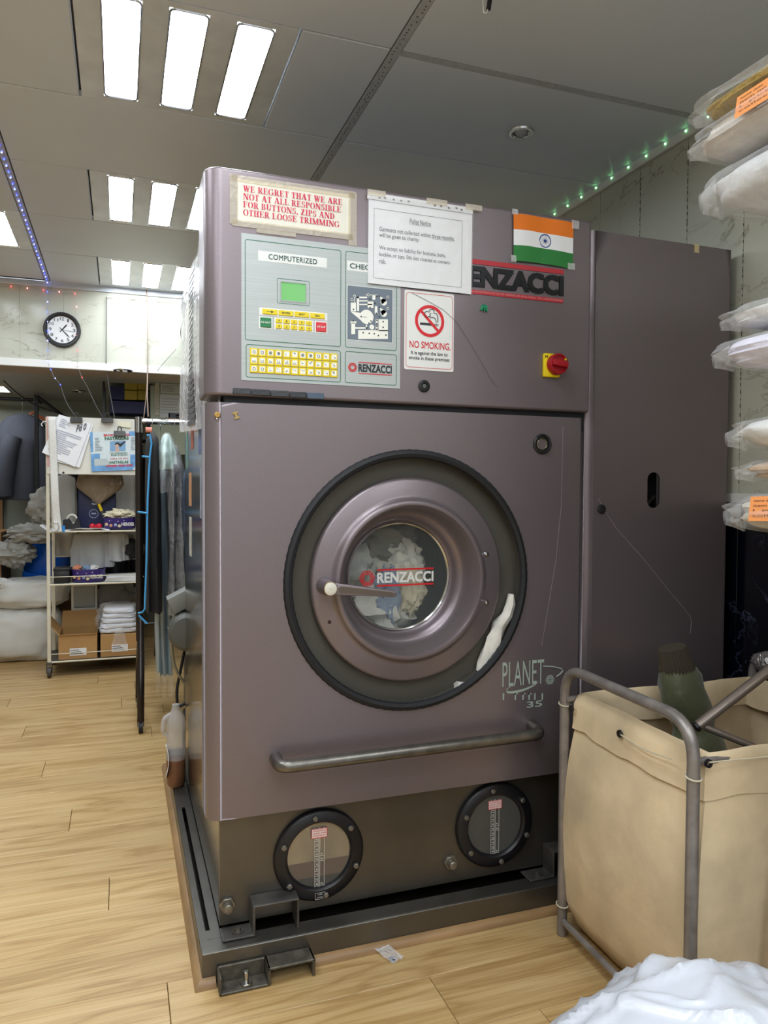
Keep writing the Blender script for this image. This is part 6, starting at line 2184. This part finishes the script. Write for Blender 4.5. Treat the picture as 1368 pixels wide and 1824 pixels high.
M_PURP = mat('purple_tin', '#3a2a78', .35)
def tin(name, label, px0, px1, y, z, h, d):
    x0, x1 = at(px0, 930, y).x, at(px1, 930, y).x
    cx, hw = (x0 + x1) / 2, (x1 - x0) / 2
    t = thing(name, label, 'tin', (cx, y + d / 2, z), 'purple sweet tubs on the rack')
    def rg(k, zz):
        return [Vector((cx + hw * k * math.copysign(abs(math.cos(a)) ** .6, math.cos(a)), y + d / 2 + d / 2 * k * math.copysign(abs(math.sin(a)) ** .6, math.sin(a)), zz)) for a in [2 * PI * i / 36 for i in range(36)]]
    b = B().loft([rg(.9, z + .002), rg(.95, z + .01), rg(1, z + h - .01), rg(1.03, z + h), rg(.99, z + h), rg(.93, z + .02)], cap=True)
    mk('tub', b, M_PURP, t, smooth=50)
    yk = y - .004
    mk('logo_lettering', text_on(B(), 'HEROES', (cx + hw * .1, yk - .001, z + h * .3), (hw * .75, 0, .0), (0, 0, h * .3), .04), M_WHITE, t, smooth=0)
    for k, (c, u, v) in enumerate((('#d9b48a', -.78, .45), ('#c98f6a', -.52, .35), ('#9aa8c8', -.25, .4), ('#d8cba0', -.02, .3), ('#e8e4f0', -.6, .75), ('#e8e4f0', -.1, .7), ('#e8e4f0', .25, .78))):
        mk('sweet_print', B().lathe([(.0005, 0), (.010 if k < 4 else .003, 0)], (cx + hw * u, yk - .0012, z + h * v), (0, -1, 0), 14), mat('sweet_' + c[1:], c, .5), t, smooth=0)
    return t
tin('sweet_tub', 'purple sweet tub holding cream cloth on the top shelf', 183, 243, RY0 + .01, Z1s + .006, .075, .19)
o = mk('cream_cloth', blob((at(214, 930, RY0 + .1).x, RY0 + .10, Z1s + .098), (.095, .075, .038), 6, .25, 2.4, 40, 24, ridged=.5), mat('cream_cotton', '#ddd2b6', .9), origin=(0, RY0 + .1, Z1s + .09), smooth=60)
tag(o, 'cream cloth bundled in the purple tub', 'cloth')
t = thing('craft_knife', 'yellow and grey craft knife standing behind the purple tub', 'knife', at(181, 915, RY0 + .09))
ka, kb, kc = at(176, 898, RY0 + .12), at(181, 910, RY0 + .12), at(190, 930, RY0 + .12)
mk('grip', B().tube([ka, kb], .010, 8), mat('tool_yellow', '#e2c722', .4), t)
mk('shaft', B().tube([kb, kc], .011, 8), mat('tool_grey', '#4a4c4e', .5), t)
# brown and navy bags at the back of the top shelf
t = thing('brown_plastic_bag', 'crumpled brown plastic bag hanging under the board', 'bag', at(180, 895, RY0 + .14))
bc = at(178, 865, RY0 + .14)
rings = []
for j in range(13):
    f_ = j / 12
    z = bc.z + .075 - .20 * f_
    w = .145 * (1 - .93 * max(0, f_ - .35) ** 1.3 / .65 ** 1.3) * (.92 + .1 * math.sin(f_ * 4))
    rings.append([Vector((bc.x + .004 - .01 * f_ + w * math.cos(a) * (1 + .08 * nz((math.cos(a) * 3, math.sin(a) * 3, f_ * 4), 1.5, 4)), bc.y + .055 * (1 - .7 * f_) * math.sin(a) * (1 + .5 * nz((math.cos(a) * 4, math.sin(a) * 4, f_ * 3), 1.6, 8)), z)) for a in [2 * PI * k / 40 for k in range(40)]])
mk('bag_skin', B().loft(rings), mat('brown_poly', '#84735f', .35, bump=.5, bscale=25), t, smooth=60)
pz = at(190, 865, RY0 + .07)
mk('bag_lettering', text_on(B(), 'TOO.G', (pz.x - .06, pz.y - .001, pz.z + .005), (.15, 0, 0), (0, 0, .05)), mat('bag_ink', '#6b5b49', .4), t, smooth=0)
t = thing('navy_carrier_bag', 'navy carrier bag with white roundel behind the tape', 'bag', at(172, 925, RY0 + .22))
n0, n1 = at(139, 890, RY0 + .2), at(207, 927, RY0 + .2)
mk('bag_panel', B().box(n0.x, RY0 + .2, Z1s + .006, n1.x, RY0 + .24, Z1s + .27), mat('navy_paper', '#1e2448', .5), t, bevel=.008)
cn = at(167, 915, RY0 + .199)
mk('roundel_lettering', B().lathe([(.026, 0), (.03, 0)], cn, (0, -1, 0), 30).box(cn.x - .015, cn.y - .001, cn.z - .004, cn.x + .015, cn.y - .0005, cn.z + .006), mat('pale_blue_print', '#9aa3bd', .6), t, smooth=0)
mk('letter_lettering', text_on(B(), 'S', (cn.x - .012, cn.y, cn.z + .06), (.04, 0, 0), (0, 0, .045), .04), mat('pale_blue_print2', '#c3c9d6', .6), t, smooth=0)
# pale cloths hung behind the rack
for k, (px, w, z0, z1, c, d_) in enumerate(((115, .075, .75, 1.32, '#b9b6b0', 'grey cloth hung behind the top shelf near the tape'), (225, .08, .72, 1.34, '#c6c4c0', 'pale grey cloth hung behind the purple tub'), (168, .12, .69, .93, '#aeb0b0', 'pale cloth sagging below the top shelf'), (208, .07, .73, .93, '#b9bbbc', 'pale cloth bundle below the tub shelf'))):
    x_ = at(px, 900, RY1 + .06).x
    garment('hung_cloth', d_, x_, RY1 + .07 + .0 * k if k < 2 else RY0 + .22, z1, z0, w, .035 if k < 2 else .05, mat('hung_' + c[1:], c, .9), 30 + k, 1.05, 4, .15, 'cloth', shoulder=.03 if k < 2 else .02, hanger=False, group='cloths behind the rack')

# middle shelf
Z2s = ZS[1] - .001
t = thing('black_box', 'small black box at the end of the middle shelf', 'box', (at(109, 1020, RY0).x, RY0 + .08, Z2s))
xa, xb = at(96, 1020, RY0 + .03).x, at(124, 1020, RY0 + .03).x
mk('box_body', B().box(xa, RY0 + .02, Z2s + .001, xb, RY0 + .14, Z2s + .08), M_DARK, t, bevel=.003)
mk('box_lid', B().box(xa - .003, RY0 + .017, Z2s + .081, xb + .003, RY0 + .143, Z2s + .1), M_DARK, t, bevel=.003)
tin('sweet_tub', 'purple sweet tub with scraps on the middle shelf', 125, 187, RY0 + .01, Z2s + .002, .085, .2)
p = at(150, 1010, RY0 + .1)
for dx, c, d_ in ((-.045, '#d88a6a', 'orange scrap in the lower purple tub'), (.02, '#7f96b0', 'blue grey scrap in the lower purple tub'), (.06, '#d8d6d0', 'white scrap in the lower purple tub')):
    o = mk('scrap', blob((p.x + dx, RY0 + .1, Z2s + .085), (.03, .03, .022), int(dx * 100), .3, 3, 20, 12, ridged=.4), mat('scrap_' + c[1:], c, .8), origin=(p.x + dx, RY0 + .1, Z2s + .085))
    grp(tag(o, d_, 'scrap'), 'scraps in the lower tub')
px0 = at(186, 1030, RY0 + .02).x
o = None
for k in range(4):
    d_ = ['bottom paper sheet of the pile on the middle shelf', 'second paper sheet of the middle shelf pile', 'third paper sheet of the middle shelf pile', 'top paper sheet of the middle shelf pile'][k]
    o = mk('paper_sheet', B().obox((px0 + .12, RY0 + .14, Z2s + .006 + .007 * k), (.115, .006 * (k - 1), 0), (-.004 * k, .12, .0), (0, 0, .0032)), M_PAPER, origin=(px0 + .12, RY0 + .14, Z2s + .006 + .007 * k), smooth=0)
    grp(tag(o, d_, 'paper'), 'paper pile on the middle shelf')
# dark bundle under the middle shelf and cloth behind boxes
o = mk('dark_bundle', blob((.0, RY0 + .26, .80), (.16, .08, .07), 8, .25, 2.2, 36, 22, ridged=.3), mat('dark_cloth', '#26272a', .8), origin=(0, RY0 + .26, .8), smooth=60)
tag(o, 'dark cloth bundle behind the middle shelf papers', 'cloth')
# bottom shelf
Z3s = ZS[0] - .001
b0, b1 = at(104, 1150, RY0 + .01).x, at(173, 1150, RY0 + .01).x
carton('cardboard_box', 'open cardboard box with raised flaps on the bottom shelf', b0, b1, RY0 + .012, RY0 + .3, Z3s + .002, Z3s + .165, M_CARD, True, (at(124, 1160, RY0).x, at(124, 1169, RY0).z, at(154, 1160, RY0).x, at(124, 1156, RY0).z), group='cardboard boxes on the rack')
c0, c1 = at(179, 1150, RY0 + .01).x, at(245, 1150, RY0 + .01).x
carton('cardboard_box', 'closed cardboard box under wrapped white laundry on the bottom shelf', c0, c1, RY0 + .012, RY0 + .3, Z3s + .002, Z3s + .15, M_CARD, False, (at(199, 1160, RY0).x, at(199, 1162, RY0).z, at(228, 1160, RY0).x, at(199, 1149, RY0).z), group='cardboard boxes on the rack')
t = thing('wrapped_laundry', 'white folded laundry in a knotted clear bag on the closed box', 'wrapped laundry', ((c0 + c1) / 2, RY0 + .15, Z3s + .153))
lc = ((c0 + c1) / 2, RY0 + .14, Z3s + .153 + .085)
for k in range(5):
    zz = Z3s + .17 + k * .033
    mk('folded_layer', blob((lc[0], lc[1], zz), (.125 - .006 * k, .115, .019), 40 + k, .1, 2, 40, 14, sq=.45), mat('white_laundry', '#dfe2ea', .85), t, smooth=60)
mk('clear_bag', blob((lc[0], lc[1], lc[2] + .005), (.142, .135, .1), 44, .15, 2.5, 48, 26, sq=.6, ridged=.12, flat=Z3s + .1535), M_WRAP, t, smooth=60)
q = at(213, 1120, RY0 - .0)
mk('bag_tail', B().loft([[Vector((q.x + r_ * math.cos(a) * (1 + .2 * math.sin(5 * a)), RY0 + .0 - .006 + r_ * .35 * math.sin(a), z_)) for a in [2 * PI * k / 20 for k in range(20)]] for r_, z_ in ((.012, q.z + .035), (.018, q.z + .01), (.03, q.z - .03), (.035, q.z - .07), (.042, q.z - .105))], cap=False), M_WRAP, t, smooth=60)
o = mk('grey_fabric_heap', blob((-.07, RY1 + .17, .42), (.17, .1, .13), 13, .2, 1.8, 40, 24, ridged=.3, flat=.3), mat('grey_fabric', '#8d8d8c', .9), origin=(-.09, RY1 + .16, .3), smooth=60)
tag(o, 'grey fabric heap behind the boxes on the rack', 'fabric')
o = carton('drawer_unit', 'white plastic drawer unit behind the rack', -.33, -.16, RY1 + .05, RY1 + .35, .002, .57, M_WHITE, cat='drawers')
for k in range(3):
    dr = mk('drawer', B().box(-.315, RY1 + .04, .04 + .17 * k, -.175, RY1 + .0495, .19 + .17 * k), mat('drawer_smoke', '#8f9698', .2), o, smooth=0, bevel=.003, seg=1)
o2 = carton('support_crate', 'dark crate under the grey fabric heap', -.205, .1, RY1 + .06, RY1 + .26, .002, .292, M_DARK, cat='crate')

# ---- sacks, drum, heap
M_SACK = mat('white_sack', '#d5d5d0', .5, bump=.2, bscale=300, var=.04, scale=6)
def sack(label, c, rad, seed, flat, tuft):
    t = thing('white_sack', label, 'sack', (c[0], c[1], flat), 'full white sacks on the floor')
    mk('sack_body', blob(c, rad, seed, .10, 1.6, 48, 30, flat=flat, sq=.62, ridged=.08), M_SACK, t, smooth=60)
    mk('sack_ear', blob(tuft, (.06, .04, .035), seed + 3, .3, 2.5, 20, 14, ridged=.4), M_SACK, t, smooth=60)
    return t
sack('lower white sack standing on the floor beside the wire rack', (-.65, 5.85, .19), (.27, .19, .2), 3, .002, (-.45, 5.78, .06))
sack('upper white sack lying on top of the other sack', (-.60, 5.85, .475), (.25, .19, .105), 7, .37, (-.78, 5.74, .56))
t = thing('blue_drum', 'blue plastic drum lying above the white sacks', 'drum', (-.47, 6.15, .6))
dc = at(84, 1000, 6.1)
mk('drum_shell', B().lathe([(.001, -.21), (.14, -.21), (.15, -.2), (.155, -.18), (.162, -.1), (.155, -.09), (.162, -.08), (.162, .1), (.155, .18), (.14, .205), (.001, .21)], (dc.x, 6.22, .655), (.22, 0, 1), 36), mat('drum_blue', '#1558b8', .3), t, smooth=50)
mk('drum_cap', B().lathe([(.03, 0), (.03, .012), (.001, .013)], (dc.x + .10, 6.2, .855), (.22, 0, 1), 18), M_DARK, t)
carton('brown_carton', 'big brown carton standing behind the heap of grey clothes', -1.35, -.82, 6.0, 6.5, .002, .9, mat('dark_card', '#8a673f', .8, var=.06, scale=6), cat='box')
carton('brown_carton', 'brown carton carrying the blue drum', -.78, -.25, 6.05, 6.42, .002, .43, mat('dark_card', '#8a673f', .8), cat='box')
M_GCL = mat('grey_cotton', '#a3a29c', .92, var=.08, scale=10)
for (px, py, rx, rz, sd, d_) in ((25, 985, .13, .10, 5, 'grey clothes heap spilling over the brown carton'), (58, 950, .17, .07, 9, 'pale grey clothes on top of the blue drum'), (82, 905, .12, .14, 13, 'grey clothes piled high behind the rack post')):
    c = at(px, py, 5.95)
    o = mk('clothes_heap', blob((c.x, 5.95 + .02 * (sd % 3), c.z), (rx, .12, rz), sd, .28, 2.0, 44, 28, ridged=.45), M_GCL, origin=c, smooth=60)
    grp(tag(o, d_, 'clothes'), 'grey clothes heaped by the rack')
# ---- second rail with grey coat
YR = 6.52
rx_ = at(65, 760, YR).x
rz_ = min(at(65, 702, YR).z, 1.965)
t = thing('black_rail', 'black square clothes rail behind the wire rack', 'clothes rail', (rx_, YR, 0))
mk('post', B().box(rx_ - .016, YR - .016, .0, rx_ + .016, YR + .016, rz_), M_BLACK, t, smooth=0, bevel=.002, seg=1)
mk('post', B().box(-1.7, YR - .016, .0, -1.668, YR + .016, rz_), M_BLACK, t, smooth=0, bevel=.002, seg=1)
mk('top_bar', B().tube([(rx_, YR, rz_ - .02), (rx_, 6.9, rz_ - .02)], .014, 10), M_BLACK, t)
mk('hanging_bar', B().tube([(rx_, 6.7, rz_ - .02), (-1.68, 6.7, rz_ - .02)], .014, 10), M_BLACK, t)
mk('top_bar', B().tube([(-1.684, YR, rz_ - .02), (-1.684, 6.9, rz_ - .02)], .014, 10), M_BLACK, t)
mk('brace', B().tube([at(66, 706, YR), at(125, 750, YR)], .013, 8), M_BLACK, t)
p0_, p1_ = at(40, 738, 6.7), at(40, 890, 6.7)
ct = garment('grey_coat', 'dark slate coat hanging on the black rail', p0_.x, 6.7, p0_.z, p1_.z, .225, .09, mat('slate_cloth', '#484c57', .9, var=.06), 4, 1.05, 5, .10, 'coat', shoulder=.2, hook=rz_ - .005)
q0_ = at(12, 800, 6.6)
mk('coat_sleeve', B().tube([(q0_.x + .05, 6.62, q0_.z + .1), (q0_.x, 6.6, q0_.z - .05), (q0_.x - .03, 6.58, q0_.z - .28), (q0_.x - .02, 6.58, q0_.z - .38)], [.07, .085, .08, .07], 16), MATS['slate_cloth'], ct, smooth=60)
mk('wood_hanger', B().tube([(p0_.x + .02, 6.7, p0_.z - .03), (p0_.x + .08, 6.69, p0_.z + .02), (p0_.x + .2, 6.69, p0_.z - .06)], .012, 8), mat('hanger_wood', '#a5502e', .5), ct)
# dark clothes hanging further right along the rear wall
o = thing('rear_rail', 'plain steel rail with dark clothes along the rear wall', 'clothes rail', (.1, 6.6, 0))
mk('hanging_bar', B().tube([(-.5, 6.6, 1.6), (.9, 6.6, 1.6)], .012, 10), M_CHROME, o)
for x_ in (-.5, .9):
    mk('post', B().tube([(x_, 6.6, 0), (x_, 6.6, 1.6)], .012, 10), M_CHROME, o)
for k, (x_, c, d_) in enumerate(((-.40, '#2b2d33', 'charcoal coat on the rear rail, nearest the slate coat'), (-.22, '#1b1c20', 'black coat on the rear rail above the drawers'), (-.03, '#33363f', 'dark blue grey coat on the rear rail'), (.16, '#1d1b1c', 'black long coat on the rear rail past the tub'), (.36, '#2a2725', 'dark brown coat on the rear rail by the rail end'))):
    garment('dark_coat', d_, x_, 6.6, 1.52, .35, .082, .16, mat('coat_' + c[1:], c, .9), 50 + k, 1.0, 4, .1, 'coat', 'dark coats on the rear rail', shoulder=.12, hook=1.6)

# ---- storage with cartons behind the board
sx_, sy_ = .0, 5.72
t = thing('storage_rack', 'dark storage shelf slung from the low ceiling behind the board', 'rack', (.08, 5.85, 1.6))
mk('shelf', B().box(-.12, 5.68, 1.58, .22, 6.05, 1.60), M_DARK, t, smooth=0)
for (x_, y_) in ((-.11, 5.69), (.21, 5.69), (-.11, 6.04), (.21, 6.04)):
    mk('hanger_post', B().box(x_ - .008, y_ - .008, 1.6, x_ + .008, y_ + .008, ZLOW + .011), M_DARK, t, smooth=0)
MN = mat('navy_carton', '#20225a', .5)
MYC = mat('yellow_carton', '#b7a23a', .6)
def ctn(label, px0, py0, px1, py1, y, m, g):
    a, c = at(px0, py0, y), at(px1, py1, y)
    zt_, zb_ = a.z, max(c.z, 1.601)
    o = mk('carton', B().box(a.x, y, zb_, c.x, y + .25, zt_), m, origin=((a.x + c.x) / 2, y, zb_), smooth=0, bevel=.003, seg=1)
    grp(tag(o, label, 'carton'), g)
ctn('dark navy carton wrapped in film, lower of the pile', 195, 713, 263, 738, 5.72, MN, 'cartons on the storage rack')
ctn('navy carton standing beside the yellow cartons', 195, 687, 221, 712.6, 5.72, MN, 'cartons on the storage rack')
ctn('lower yellow carton in the first column', 222, 695, 245, 712.6, 5.72, MYC, 'cartons on the storage rack')
ctn('upper yellow carton in the first column', 222, 679.5, 245, 694.6, 5.72, MYC, 'cartons on the storage rack')
ctn('lower yellow carton in the column beside the brown cable', 245.6, 695, 262, 712.6, 5.72, MYC, 'cartons on the storage rack')
ctn('upper yellow carton in the column beside the brown cable', 245.6, 680, 262, 694.6, 5.72, MYC, 'cartons on the storage rack')
# pinned papers on a pale board at the back
t = thing('notice_board', 'pale green board with pinned papers behind the garment rail', 'notice board', (.42, 5.64, 1.2))
nb0, nb1 = at(268, 675, 5.62), at(345, 810, 5.62)
mk('board', B().box(nb0.x, 5.62, nb1.z, nb1.x + .2, 5.65, min(nb0.z, 1.965)), mat('board_green', '#aab39c', .5), t, smooth=0)
for (x0_, y0_, x1_, y1_, c) in ((286, 683, 324, 702, '#d3d5cc'), (285, 702, 322, 745, '#d7dadb'), (276, 682, 284, 740, '#c9c6b2'), (300, 735, 324, 748, '#c9a892')):
    a, c_ = at(x0_, y0_, 5.615), at(x1_, y1_, 5.615)
    pp = mk('pinned_paper', B().box(a.x, 5.612, c_.z, c_.x, 5.6195, a.z), mat('pin_' + c[1:], c, .7), t, smooth=0)
    b = B()
    for k in range(6):
        zz = a.z - (a.z - c_.z) * (.2 + .12 * k)
        b.box(a.x + .01, 5.611, zz, a.x + (c_.x - a.x) * random.uniform(.5, .9), 5.6118, zz + .003)
    mk('paper_lettering', b, mat('faint_print', '#8f9aa2', .6), pp, smooth=0)
mk('board_leg', B().box(nb0.x + .02, 5.622, 0, nb0.x + .06, 5.648, nb1.z), M_DARK, t, smooth=0)
mk('board_leg', B().box(nb1.x + .14, 5.622, 0, nb1.x + .18, 5.648, nb1.z), M_DARK, t, smooth=0)
# wooden door frame at the far side
dz = at(8, 760, 6.95)
d1 = struct(mk('door_1', B().box(-1.25, YB - .06, 0, -.98, YB - .012, 1.72), mat('door_brown', '#5c4532', .5), smooth=0, origin=(-1.1, YB, 0)), 'brown door in the rear wall')
mk('door_post', B().box(-.98, YB - .07, 0, -.94, YB - .01, 1.72), mat('door_pine', '#a87e55', .5), d1, smooth=0)
